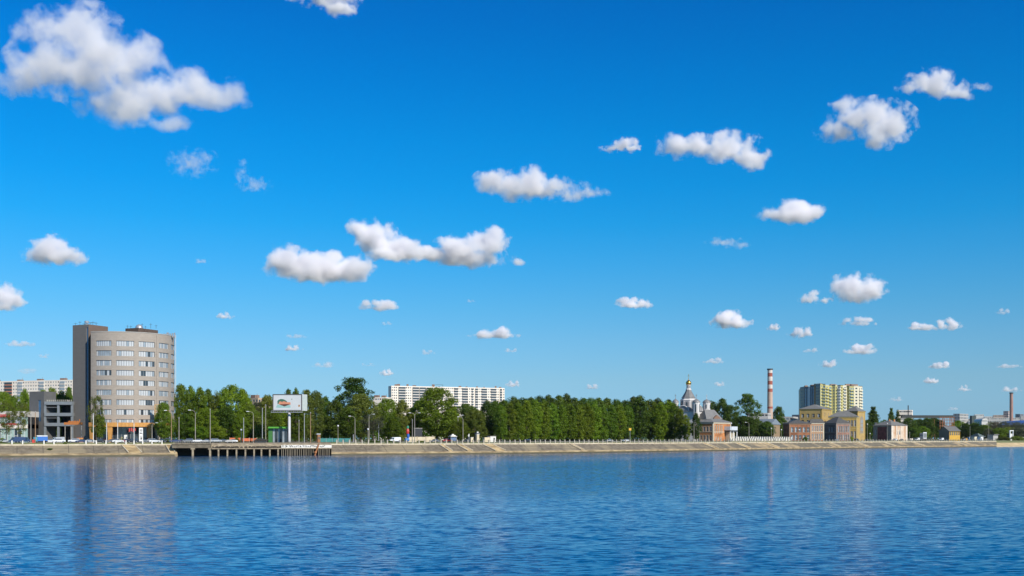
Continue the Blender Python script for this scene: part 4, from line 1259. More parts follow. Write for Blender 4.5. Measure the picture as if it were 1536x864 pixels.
# ---- residential high-rise ------------------------------------------------------
def highrise():
    Yh = 1180.0
    z = lambda py: WZ(py, Yh)
    M_y = mat('lemon_cladding', (0.52, 0.47, 0.19), .7, (0.45, 0.41, 0.17), .1)
    M_c = mat('cream_cladding', (0.74, 0.68, 0.50), .7)
    M_wt = mat('white_cladding_tower', (0.74, 0.75, 0.74), .6)
    M_bl = mat('dark_blue_cladding', (0.045, 0.08, 0.13), .4)
    M_ob = mat('orange_strip', (0.50, 0.28, 0.12), .7)
    G_sky = glass_mat('sky_glass', (0.24, 0.30, 0.30), .1)
    root = thing('residential_tower', (WX(1235, Yh), Yh, GZ), 'yellow and glass residential high-rise with bulging bays and a dark blue left flank', 'high-rise')
    # faceted plan following the bays, left flank recedes strongly
    fl = [(1200.5, 55, 'b'), (1206.5, 38, 'b2'), (1212.5, 30, 'b'), (1215, 26, 'w'), (1221, 20, 'b'), (1223.5, 16, 'o'), (1230.5, 0, 'b'), (1234, 2, 'y'), (1238, 0, 'g'), (1243, 6, 'y2'), (1248, 8, 'g2'), (1253, 4, 'y'), (1256, 8, 'y'),
          (1261, 3, 'w2'), (1264.5, 8, 'y'), (1270, 10, 'c2'), (1274, 6, 'y'), (1281, 10, 'g'), (1288, 12, 'c'), (1293.5, 22, 'bal')]
    xs = [1200.0] + [f[0] for f in fl]
    top = {0: 578.5}
    N = 17; fh = 3.25
    pts = []
    for k, (px, dy, kind) in enumerate(fl): dy = dy * .55 if px > 1231 else dy; pts.append(Vector((WX(px, Yh + dy), Yh + dy)))
    prev = Vector((WX(1199.7, Yh + 70), Yh + 70))
    W = 0
    for k, (px, dy, kind) in enumerate(fl):
        p0 = prev if k == 0 else pts[k - 1]
        p1 = pts[k]; prev = p1
        path, L = straight(tuple(p0), tuple(p1))
        zt = z({0: 579, 1: 578, 2: 578.5, 3: 579, 4: 577, 5: 575, 6: 575.5, 7: 576, 8: 576.5}.get(k, 578 if k < 16 else 579.0))
        b = MB()
        base = {'b': M_bl, 'b2': M_bl, 'w': M_wt, 'o': M_ob, 'y': M_y, 'y2': M_y, 'g': M_y, 'g2': M_y, 'w2': M_wt, 'c': M_c, 'c2': M_c, 'bal': M_c}[kind]
        gl = {'b': G_blue, 'b2': G_grey, 'g': G_sky, 'g2': G_sky}.get(kind, G_grey if k % 2 else G_dark)
        ws = []
        wfrac = {'b': .86, 'b2': .8, 'w': .2, 'o': .3, 'y': .42, 'y2': .55, 'g': .82, 'g2': .7, 'w2': .6, 'c': .4, 'c2': .6, 'bal': .5}[kind]
        hgt = 1.5 if kind in ('y', 'c', 'y2', 'w2', 'c2', 'o', 'w') else 2.5
        nn = max(1, round(L / 4.0))
        for r in range(N):
            zz_ = zt - 1.6 - r * fh
            for q in range(nn):
                cc = L * (q + .5) / nn; w = L / nn * wfrac
                ws.append((cc - w / 2, cc + w / 2, zz_ - hgt, zz_))
        wall(b, path, 0, L, 5.3, zt, ws, .4)
        for w in ws:
            b.face([(*path(w[0], .38), w[2]), (*path(w[1], .38), w[2]), (*path(w[1], .38), w[3]), (*path(w[0], .38), w[3])], 1)
        if kind in ('g', 'g2', 'w2', 'bal', 'c2', 'y2'):
            for r in range(N):
                zz_ = zt - 1.6 - r * fh
                P = [path(L * .1, -1.3), path(L * .9, -1.3), path(L * .97, -.004), path(L * .03, -.004)]
                b.prism(P, zz_ - hgt - .9, zz_ - hgt + .25 if kind != 'bal' else zz_ - hgt + .5, 0)
        b.build('bay', [base, gl], root)
        cpb = MB(); cpb.prism([path(0, -.2), path(L, -.2), path(L, 1.2), path(0, 1.2)], zt + .002, zt + .5); cpb.build('parapet', M_roofdark if k % 3 else M_c, root)
    # body behind
    b = MB(); poly = [tuple(prev_) for prev_ in pts]
    last = pts[-1]
    core = [tuple(p + Vector((0.3, 1.4))) for p in pts] + [(last.x + 2, last.y + 22), (pts[0].x + 6, pts[0].y + 30)]
    b.prism(core, 5.3, z(579.5)); b.build('core', M_c, root)
    b = MB()
    for px, dy, w, h in ((1209, 50, 3, 3.0), (1219, 36, 4, 3.2), (1226, 24, 5, 4.0), (1230, 20, 3, 3.0), (1248, 20, 4, 3.0), (1252, 20, 3, 2.5), (1272, 22, 6, 3.5), (1278, 22, 5, 3.0), (1284, 22, 3, 2.6)):
        Yb = Yh + dy; b.box(WX(px, Yb), Yb, z(580), w, 4, z(577) + h * .5)
        b.tube((WX(px, Yb), Yb, z(577)), (WX(px, Yb), Yb, z(577) + h * .5 + 1.2), .1)
    b.build('roof_housing', mat('brown_brick_housing', (0.28, 0.18, 0.13)), root)
highrise()

# ---- chimneys ----------------------------------------------------------------
def chimney(name, label, px, Y, w, ptop, pbot, bands, cat='chimney', taper=1.25, n=20, rim=True):
    root = thing(name, (WX(px, Y), Y, GZ), label, cat)
    r = w / 2 * Y / FPX
    z = lambda py: WZ(py, Y)
    for (pa, pb, m) in bands:
        ra = r * (1 + (taper - 1) * (pa - ptop) / (658 - ptop)); rb = r * (1 + (taper - 1) * (pb - ptop) / (658 - ptop))
        b = MB(); b.lathe(WX(px, Y), Y, [(rb, z(pb)), (ra, z(pa) - 0.002)], n, cap=True); b.build('shaft_band', m, root, False)
    if rim:
        b = MB(); b.lathe(WX(px, Y), Y, [(r + .15, z(ptop + 1.6)), (r + .45, z(ptop + 1.2)), (r + .45, z(ptop) + .3), (r * .7, z(ptop) + .3), (r * .7, z(ptop + 1))], n); b.build('crown_ring', M_darksteel, root)
    b = MB()
    a = -2.6; b.tube((WX(px, Y) + (r * taper + .2) * math.cos(a), Y + (r * taper + .2) * math.sin(a), GZ), (WX(px, Y) + (r + .3) * math.cos(a), Y + (r + .3) * math.sin(a), z(ptop)), .16)
    b.build('ladder', M_darksteel, root)
M_cwh = mat('chimney_white', (0.68, 0.62, 0.56), .85, (0.5, 0.44, 0.38), .3)
M_crd = mat('chimney_red', (0.38, 0.11, 0.07), .85, (0.28, 0.08, 0.06), .3)
M_cpk = mat('chimney_bare_brick', (0.52, 0.38, 0.30), .85, (0.42, 0.29, 0.22), .4)
chimney('striped_chimney', 'tall factory chimney with red and white bands', 1155, 960, 7.2, 553.5, 640,
        [(553.5, 559.5, M_cwh), (559.5, 565, M_crd), (565, 571.5, M_cwh), (571.5, 577, M_crd), (577, 583, M_cwh), (583, 588, M_crd), (588, 610, M_cpk), (610, 613, M_crd), (613, 657.6, M_cpk)])
chimney('brick_chimney', 'plain reddish brick chimney near the right edge of the view', 1517, 1500, 4.6, 589, 640, [(589, 657.9, mat('rosy_brick', (0.36, 0.22, 0.18), .9, (0.28, 0.16, 0.13), .2))])
chimney('steel_stack', 'thin black steel stack in front of the small white block on the right', 1362.4, 1150, 1.2, 608, 640, [(608, 657.9, mat('sooty_steel', (0.02, 0.02, 0.022), .7))], taper=1.0, n=10, rim=False)

# ---- things on the far right skyline --------------------------------------------
def simple_block(name, label, pxa, pxb, Y, ptop, m, depth=20, roof=M_roofgrey, n=6, rows=2, group=None, cat='building', dY=-6, pw=2.0, ph=1.6, limit=12):
    c = rect(pxa, Y + dY * -0.5, pxb, Y + dY * 0.5, depth)
    return slab_block(name, label, c, WZ(ptop, Y), rows, n, m, bumps=0, limit=limit, fh=4.0, cat=cat, group=group, wsz=(pw, ph * .8), roof=roof, zb=6.5, sides=(0, 1))
M_gwall = mat('grey_industrial_wall', (0.40, 0.39, 0.37), .8, (0.33, 0.32, 0.30), .05)
M_lwall = mat('pale_industrial_wall', (0.62, 0.61, 0.57), .8, (0.54, 0.53, 0.50), .05)
M_bwall = mat('beige_industrial_wall', (0.48, 0.38, 0.30), .8, (0.40, 0.31, 0.25), .05)
simple_block('apartment_block', 'small cream block behind the black steel stack', 1346, 1368, 1200, 615, M_conc_w, 14, n=7, rows=3, cat='apartment block')
simple_block('factory_hall', 'grey concrete factory block left of the flat white warehouses', 1430, 1439.5, 1500, 620.5, M_gwall, 30, n=4, rows=4)
simple_block('warehouse', 'flat pale warehouse just right of the grey concrete factory block', 1440, 1455, 1600, 628.0, M_lwall, 40, n=6, rows=2)
simple_block('warehouse', 'long white warehouse right of the dark narrow tower', 1458, 1478, 1500, 627.5, M_lwall, 40, n=9, rows=2)
simple_block('service_tower', 'dark narrow tower between the two pale warehouses', 1454.5, 1457.8, 1480, 623.5, mat('dark_green_cladding', (0.05, 0.07, 0.065), .7), 6, n=1, rows=1)
simple_block('factory_hall', 'low grey hall in the distance with a white upper storey, above the warehouses', 1462, 1476, 2300, 621.5, M_lwall, 30, n=6, rows=1)
simple_block('factory_hall', 'distant beige stepped block right of the arched white roof', 1490, 1505, 1900, 622.5, M_bwall, 40, n=6, rows=3)
simple_block('apartment_block', 'pinkish distant block standing left of the brick chimney', 1505, 1512.5, 1900, 616.5, mat('pinkish_wall', (0.50, 0.40, 0.36)), 20, n=3, rows=5)
simple_block('factory_hall', 'long grey hall running behind the brick chimney', 1478, 1530, 1750, 626.5, M_gwall, 40, n=18, rows=2)
simple_block('factory_hall', 'dark distant block right of the brick chimney', 1523, 1530, 2100, 621, mat('dusky_wall', (0.16, 0.17, 0.19)), 20, n=3, rows=2)
simple_block('factory_hall', 'distant grey block cut off by the right edge', 1531, 1550, 2000, 624, M_gwall, 20, n=5, rows=2)
simple_block('warehouse', 'low distant white shed between factory hall and beige block', 1476, 1490, 2100, 624.5, M_lwall, 30, n=5, rows=1)
# conveyor gallery
r_ = thing('conveyor_gallery', (WX(1390, 1120), 1120, GZ), 'long dark covered gallery on trestles running over the trees on the right', 'gallery')
b = MB(); xa, xb = WX(1352, 1120), WX(1429, 1120); b.prism([(xa, 1118), (xb, 1118), (xb, 1122), (xa, 1122)], WZ(627, 1120), WZ(623.5, 1120)); b.build('gallery_box', mat('dark_sheeting', (0.05, 0.055, 0.05), .7), r_)
b = MB(); b.prism([(xa, 1117.6), (xb, 1117.6), (xb, 1122.4), (xa, 1122.4)], WZ(623.5, 1120) + .003, WZ(623.0, 1120)); b.build('gallery_roof', M_roofdark, r_)
for px in (1360, 1380, 1400, 1416, 1427):
    b = MB(); x = WX(px, 1120)
    for sx in (-1.6, 1.6): b.tube((x + sx, 1120, GZ), (x + sx * .5, 1120, WZ(627, 1120)), .25)
    b.tube((x - 1.5, 1120, 12), (x + 1.2, 1120, 20), .15); b.build('trestle', mat('rusty_steel', (0.42, 0.17, 0.06)), r_)
r_ = thing('steel_framework', (WX(1422, 1100), 1100, GZ), 'rust brown steel framework beside the grey concrete factory block', 'framework')
b = MB()
for px in np.arange(1410, 1432, 3.5):
    b.tube((WX(px, 1100), 1100, GZ), (WX(px, 1100), 1100, WZ(625, 1100)), .3)
    b.tube((WX(px, 1112), 1112, GZ), (WX(px, 1112), 1112, WZ(625, 1112)), .3)
b.build('column', mat('rusty_steel', (0.4, 0.17, 0.06)), r_)
b = MB()
for py in (626, 630, 634.5, 639): b.tube((WX(1409, 1100), 1100, WZ(py, 1100)), (WX(1432, 1100), 1100, WZ(py, 1100)), .35)
b.build('beam', mat('brown_steel', (0.25, 0.12, 0.08)), r_)
# hall with a round white roof
r_ = thing('arched_hall', (WX(1475.5, 1400), 1400, GZ), 'hall with a round white barrel roof behind the right hand trees', 'hall')
b = MB(); x0, x1 = WX(1471, 1400), WX(1480, 1400); w = (x1 - x0) / 2; cx = (x0 + x1) / 2
for k in range(10):
    t0, t1 = math.pi * k / 10, math.pi * (k + 1) / 10
    A_ = (cx - w * math.cos(t0), WZ(631, 1400) + w * .75 * math.sin(t0)); B_ = (cx - w * math.cos(t1), WZ(631, 1400) + w * .75 * math.sin(t1))
    b.face([(A_[0], 1396, A_[1]), (A_[0], 1420, A_[1]), (B_[0], 1420, B_[1]), (B_[0], 1396, B_[1])][::-1])
b.face([(cx - w * math.cos(math.pi * k / 10), 1396, WZ(631, 1400) + w * .75 * math.sin(math.pi * k / 10)) for k in range(11)][::-1])
b.build('barrel_roof', mat('pale_sheet_roof', (0.66, 0.64, 0.58), .5), r_)
b = MB(); b.prism([(x0, 1397), (x1, 1397), (x1, 1419), (x0, 1419)], 5.3, WZ(631, 1400)); b.build('wall', M_lwall, r_)
# blue roofed market hall
r_ = thing('blue_roof_hall', (WX(1520, 1300), 1300, GZ), 'long low hall with a deep blue sloping roof at the right edge', 'hall')
c = rect(1497, 1310, 1548, 1290, 40)
b = MB(); b.prism(c, 5.3, WZ(637.5, 1300)); b.build('wall', mat('dusky_olive_wall', (0.12, 0.12, 0.09), .8), r_)
b = MB(); e = grow(c, 1); b.mesh([(*e[0], WZ(637.5, 1300)), (*e[1], WZ(637.5, 1300)), (*e[2], WZ(629, 1330)), (*e[3], WZ(632, 1330)), ], [(0, 1, 2, 3)])
b.mesh([(*e[0], WZ(637.7, 1300)), (*e[1], WZ(637.7, 1300)), (*e[2], WZ(629.2, 1330)), (*e[3], WZ(632.2, 1330)), ], [(3, 2, 1, 0)])
b.build('roof', mat('deep_blue_sheeting', (0.03, 0.09, 0.30), .5, (0.03, 0.07, 0.22), .05), r_)
# factory bits left of the mansion
simple_block('factory_hall', 'pale factory building with a big arched window behind the striped chimney', 1122, 1152, 900, 619.5, mat('pale_factory_wall', (0.52, 0.50, 0.47)), 16, n=6, rows=3)
simple_block('factory_hall', 'grey white gabled factory end between the chimney and the yellow pavilion', 1166, 1190, 880, 625, mat('dirty_white_wall', (0.48, 0.47, 0.45)), 16, n=4, rows=2)
simple_block('factory_hall', 'bluish roofed factory wing touching the yellow pavilion', 1188, 1203, 960, 622, mat('blue_grey_wall', (0.12, 0.15, 0.19)), 16, n=3, rows=2)
c = rect(1132, 810, 1156, 800, 12)
house('old_shed', 'brown plastered shed with a bluish roof at the foot of the chimney', c, WZ(637, 805), mat('brown_render', (0.28, 0.20, 0.12)), {0: [(4, WZ(650, 805), WZ(642, 805), 1.6, 2, .03, .97)]}, ('gable', 4.0), mat('blue_grey_roof', (0.22, 0.26, 0.30), .5), cornice=False, surround=False, cat='shed')
# ================================================================== trees
def leaf_mat(name, c1, c2, scale=0.28, trans=0.42):
    m = bpy.data.materials.new(name); m.use_nodes = True
    t = m.node_tree; t.nodes.clear(); N, L = t.nodes.new, t.links.new
    out = N('ShaderNodeOutputMaterial'); d = N('ShaderNodeBsdfDiffuse'); tr = N('ShaderNodeBsdfTranslucent'); mx = N('ShaderNodeMixShader')
    gl = N('ShaderNodeBsdfGlossy'); gl.inputs['Roughness'].default_value = 0.5; gl.inputs['Color'].default_value = (0.5, 0.55, 0.4, 1); mg = N('ShaderNodeMixShader'); mg.inputs[0].default_value = 0.04
    mx.inputs[0].default_value = trans
    g = N('ShaderNodeNewGeometry'); no = N('ShaderNodeTexNoise'); no.inputs['Scale'].default_value = scale; no.inputs['Detail'].default_value = 4; no.inputs['Roughness'].default_value = .7
    L(g.outputs['Position'], no.inputs['Vector'])
    mr = N('ShaderNodeMapRange'); mr.inputs[1].default_value = 0.36; mr.inputs[2].default_value = 0.64; L(no.outputs[0], mr.inputs[0])
    cm = N('ShaderNodeMix'); cm.data_type = 'RGBA'; L(mr.outputs[0], cm.inputs[0]); cm.inputs[6].default_value = (*c1, 1); cm.inputs[7].default_value = (*c2, 1)
    oi = N('ShaderNodeObjectInfo'); hs = N('ShaderNodeHueSaturation')
    h = N('ShaderNodeMapRange'); h.inputs[3].default_value = 0.485; h.inputs[4].default_value = 0.52; L(oi.outputs['Random'], h.inputs[0]); L(h.outputs[0], hs.inputs['Hue'])
    v = N('ShaderNodeMath'); v.operation = 'MULTIPLY'; v.inputs[1].default_value = 7.31; L(oi.outputs['Random'], v.inputs[0])
    f = N('ShaderNodeMath'); f.operation = 'FRACT'; L(v.outputs[0], f.inputs[0])
    vr = N('ShaderNodeMapRange'); vr.inputs[3].default_value = 0.70; vr.inputs[4].default_value = 1.3; L(f.outputs[0], vr.inputs[0]); L(vr.outputs[0], hs.inputs['Value'])
    L(cm.outputs[2], hs.inputs['Color'])
    L(hs.outputs[0], d.inputs['Color']); L(hs.outputs[0], tr.inputs['Color'])
    L(d.outputs[0], mx.inputs[1]); L(tr.outputs[0], mx.inputs[2]); L(mx.outputs[0], mg.inputs[1]); L(gl.outputs[0], mg.inputs[2]); L(mg.outputs[0], out.inputs['Surface'])
    return m
LEAF = {
    'green': leaf_mat('green_leaves', (0.105, 0.175, 0.008), (0.185, 0.260, 0.012)),
    'dark': leaf_mat('dark_green_leaves', (0.052, 0.098, 0.008), (0.100, 0.155, 0.010)),
    'olive': leaf_mat('olive_leaves', (0.115, 0.150, 0.018), (0.170, 0.195, 0.022)),
    'grey': leaf_mat('grey_green_leaves', (0.085, 0.095, 0.05), (0.13, 0.135, 0.075)),
    'brown': leaf_mat('dry_twigs', (0.13, 0.095, 0.065), (0.10, 0.085, 0.06)),
    'light': leaf_mat('fresh_green_leaves', (0.125, 0.17, 0.018), (0.17, 0.21, 0.03)),
}
M_bark = mat('bark', (0.12, 0.09, 0.065), .9, (0.07, 0.055, 0.04), 2.0)
M_birch = mat('pale_bark', (0.42, 0.38, 0.32), .9, (0.2, 0.17, 0.14), 2.0)

PROF = {
    'poplar': lambda t: (0.55 + 0.45 * min(1, t / 0.25)) * (1 - max(0, (t - 0.5) / 0.5) ** 2.4 * 0.75),
    'broad': lambda t: (0.5 + 0.5 * min(1, t / 0.3)) * math.sqrt(max(0.03, 1 - max(0, (t - 0.35) / 0.65) ** 2.6)),
    'cone': lambda t: (0.8 + 0.2 * min(1, t / 0.2)) * (1 - t) ** 0.75 + 0.08,
    'bush': lambda t: math.sqrt(max(0.02, 1 - t * t)),
    'open': lambda t: 0.45 + 0.55 * math.sin(math.pi * min(1, t * 0.95)),
}
def crown_mesh(name, seed, H, Rw, prof, z0, nclump, per, cr, leaf, inner=0.45, flat=0.75):
    """H total height, crown from z0 to H; clumps of leaf-sized faces spread through the volume"""
    rng = np.random.default_rng(seed)
    f = PROF[prof]
    V = []; F = 0
    ph = rng.uniform(0, 6.28, 4)
    cs = []
    while len(cs) < nclump:
        t = rng.uniform(0, 1)
        r = f(t)
        if rng.uniform() > r ** 1.2 + .08: continue
        a = rng.uniform(0, 2 * math.pi)
        lump = 1 + 0.16 * math.sin(2 * a + ph[0] + 4 * t) + 0.13 * math.sin(3 * a + ph[1] - 7 * t) + 0.1 * math.sin(9 * t + ph[2])
        rad = Rw * r * lump * (inner + (1 - inner) * math.sqrt(rng.uniform()))
        rad = max(0, rad - cr * 0.55)
        z = z0 + (H - z0) * t
        z = min(z, H - cr * 0.5)
        cs.append((rad * math.cos(a), rad * math.sin(a), z, cr * rng.uniform(0.6, 1.25)))
    cs = np.array(cs)
    n = nclump * per
    idx = np.repeat(np.arange(nclump), per)
    d = rng.normal(size=(n, 3)); d /= np.linalg.norm(d, axis=1)[:, None]
    rr = (rng.uniform(0.15, 1, n) ** 0.45)[:, None] * cs[idx, 3][:, None]
    P = cs[idx, :3] + d * rr * np.array([1, 1, flat])
    nn = d * 0.9 + rng.normal(size=(n, 3)) * 0.55 + np.array([0, 0, 0.25]); nn /= np.linalg.norm(nn, axis=1)[:, None]
    tmp = rng.normal(size=(n, 3)); u = np.cross(nn, tmp); u /= np.linalg.norm(u, axis=1)[:, None]; v = np.cross(nn, u)
    s = (leaf * rng.uniform(0.6, 1.25, n))[:, None]
    q = np.stack([P - u * s * .5, P - v * s * .36 + nn * s * .1, P + u * s * .5, P + v * s * .36 + nn * s * .1], 1).reshape(-1, 3)
    me = bpy.data.meshes.new(name)
    me.vertices.add(len(q)); me.vertices.foreach_set('co', q.astype(np.float32).ravel())
    me.loops.add(4 * n); me.loops.foreach_set('vertex_index', np.arange(4 * n, dtype=np.int32))
    me.polygons.add(n); me.polygons.foreach_set('loop_start', np.arange(0, 4 * n, 4, dtype=np.int32)); me.polygons.foreach_set('loop_total', np.full(n, 4, dtype=np.int32))
    me.update(calc_edges=True)
    return me

def trunk_mesh(name, seed, H, z0, r, limbs, Rw, lean=0.0):
    rnd = random.Random(seed); b = MB()
    pts = [Vector((0, 0, -0.4))]
    top = z0 + (H - z0) * 0.75
    for k in range(1, 6):
        z = top * k / 5; pts.append(Vector((rnd.uniform(-.2, .2) * k * .3 + lean * z, rnd.uniform(-.2, .2) * k * .3, z)))
    for k in range(5):
        b.tube(pts[k], pts[k + 1], r * (1 - k * .17), r * (1 - (k + 1) * .17), 7)
    for k in range(limbs):
        t = rnd.uniform(.28, .95); z = z0 * .8 + (top - z0 * .8) * t
        a = rnd.uniform(0, 6.28); L_ = Rw * rnd.uniform(.5, .9) * (1 - .4 * t)
        s = Vector((lean * z, 0, z)); e = s + Vector((math.cos(a) * L_, math.sin(a) * L_, L_ * rnd.uniform(.5, 1.1)))
        b.tube(s, e, r * .34 * (1.1 - t * .6), r * .08, 5)
    me = bpy.data.meshes.new(name); me.from_pydata(b.v, [], b.f); me.update()
    return me

KINDS_ = {}
def kind(key, H, Rw, prof, z0, nclump, per, cr, leaf, r=0.3, limbs=8, inner=.45, flat=.75, variants=3, bark=None):
    L_ = []
    for k in range(variants):
        sd = abs(hash(key)) % 1 + sum(map(ord, key)) * 7 + k * 31
        L_.append((crown_mesh('crown', sd, H, Rw, prof, z0, nclump, per, cr, leaf, inner, flat), trunk_mesh('trunk', sd, H, z0, r, limbs, Rw)))
    KINDS_[key] = (L_, H, Rw, bark or M_bark)
kind('poplar', 20, 3.2, 'poplar', 1.5, 200, 62, 1.05, 0.42, .28, 10, .55, .9, 5)
kind('broad', 20, 6.5, 'broad', 2.6, 300, 70, 1.45, 0.46, .42, 12, .5, .8, 4)
kind('tall', 20, 4.6, 'broad', 1.6, 240, 66, 1.25, 0.44, .34, 10, .5, .85, 3)
kind('open', 20, 5.6, 'open', 4.5, 150, 80, 1.3, 0.42, .34, 22, .35, .7, 3)
kind('sparse', 12, 4.0, 'open', 2.6, 90, 50, .9, 0.28, .16, 26, .3, .8, 3)
kind('cone', 20, 4.4, 'cone', 1.5, 230, 66, 1.15, 0.42, .3, 8, .5, .8, 2)
kind('small', 7, 2.6, 'broad', 1.6, 110, 60, .75, 0.30, .12, 8, .45, .85, 3)
kind('bush', 3, 2.4, 'bush', 0.1, 90, 60, .55, 0.24, .06, 5, .3, .8, 3)

_tn = [0]
def tree(key, px, Y, ptop, wpx, leaf='green', label=None, group=None, cat='tree', name=None, zb=None, bark=None):
    """a tree whose crown top is seen at ptop and whose crown is wpx wide"""
    L_, H, Rw, bk = KINDS_[key]
    crown, trunk = L_[_tn[0] % len(L_)]; _tn[0] += 1
    rnd = random.Random(_tn[0] * 13 + 5)
    zb = GZ if zb is None else zb
    h = WZ(ptop, Y) - zb
    w = wpx * Y / FPX / 2
    sz = h / H; sx = w / (Rw * 0.86)
    root = thing(name or {'bush': 'bush', 'small': 'tree'}.get(key, 'tree'), (WX(px, Y), Y, zb), label, cat, group)
    root.rotation_euler = (0, 0, rnd.uniform(0, 6.28))
    root.scale = (sx, sx * rnd.uniform(.9, 1.1), sz)
    for nm, me, m in (('trunk', trunk, bark or bk), ('crown', crown, LEAF[leaf])):
        o = bpy.data.objects.new(nm, me)
        if not me.materials: me.materials.append(m)
        COL.objects.link(o); o.parent = root
        o.material_slots[0].link = 'OBJECT'; o.material_slots[0].material = m
    return root

def B(px, off): return bankY(px, off)
ORD = ['first', 'second', 'third', 'fourth', 'fifth', 'sixth', 'seventh', 'eighth', 'ninth', 'tenth', 'eleventh', 'twelfth', 'thirteenth', 'fourteenth', 'fifteenth', 'sixteenth',
       'seventeenth', 'eighteenth', 'nineteenth', 'twentieth', 'twenty-first', 'twenty-second', 'twenty-third', 'twenty-fourth', 'twenty-fifth', 'twenty-sixth', 'twenty-seventh', 'twenty-eighth', 'twenty-ninth', 'thirtieth']

# front row of clipped poplars along the promenade
row = [(751, 605), (764, 602), (777, 603), (790, 600), (803, 598), (816, 600), (829, 604), (842, 606), (855, 605), (868, 606), (880, 604), (892, 603), (904, 606), (917, 607), (930, 606), (942, 606)]
for i, (px, pt) in enumerate(row):
    tree('poplar', px, B(px, 48), pt + 1, 18.5, 'green', ORD[i] + ' poplar from the left end of the even row behind the promenade railing', 'poplars of the even promenade row', name='poplar')
row2 = [(744, 600), (757, 598), (770, 597), (784, 596), (797, 594), (809, 593), (823, 594), (838, 594), (850, 593), (862, 595), (875, 599), (886, 597), (898, 598), (910, 599), (924, 598), (937, 599), (950, 597)]
for i, (px, pt) in enumerate(row2):
    tree('tall', px, B(px, 78), pt + 0.5 + (px * 7 % 5) - 2, 28, 'dark', ORD[i] + ' of the darker trees from the left, topping the even poplar row', 'darker trees behind the poplar row')
row3 = [(960, 594, 30, 'tall', 'dark', 60), (975, 600, 22, 'tall', 'green', 58), (990, 603, 20, 'poplar', 'green', 50), (1001, 601, 24, 'poplar', 'green', 56), (1012, 605, 20, 'poplar', 'green', 48), (1020, 614, 15, 'poplar', 'green', 40), (1029, 622, 12, 'poplar', 'green', 36)]
for i, (px, pt, w, k, lf, o) in enumerate(row3):
    tree(k, px, B(px, o), pt, w, lf, ORD[i] + ' tree of the descending group just left of the church', 'descending trees left of the church', name='poplar' if k == 'poplar' else 'tree')
tree('tall', 987, B(987, 90), 598, 22, 'dark', 'dark tree top between the descending group and the church, left one', 'dark trees behind the descending group')
tree('tall', 1003, B(1003, 90), 599.5, 20, 'dark', 'dark tree top touching the left turret of the church', 'dark trees behind the descending group')
tree('tall', 1044, B(1044, 26), 619.5, 14, 'dark', 'small dark tree in front of the church wall, left of the orange brick house')

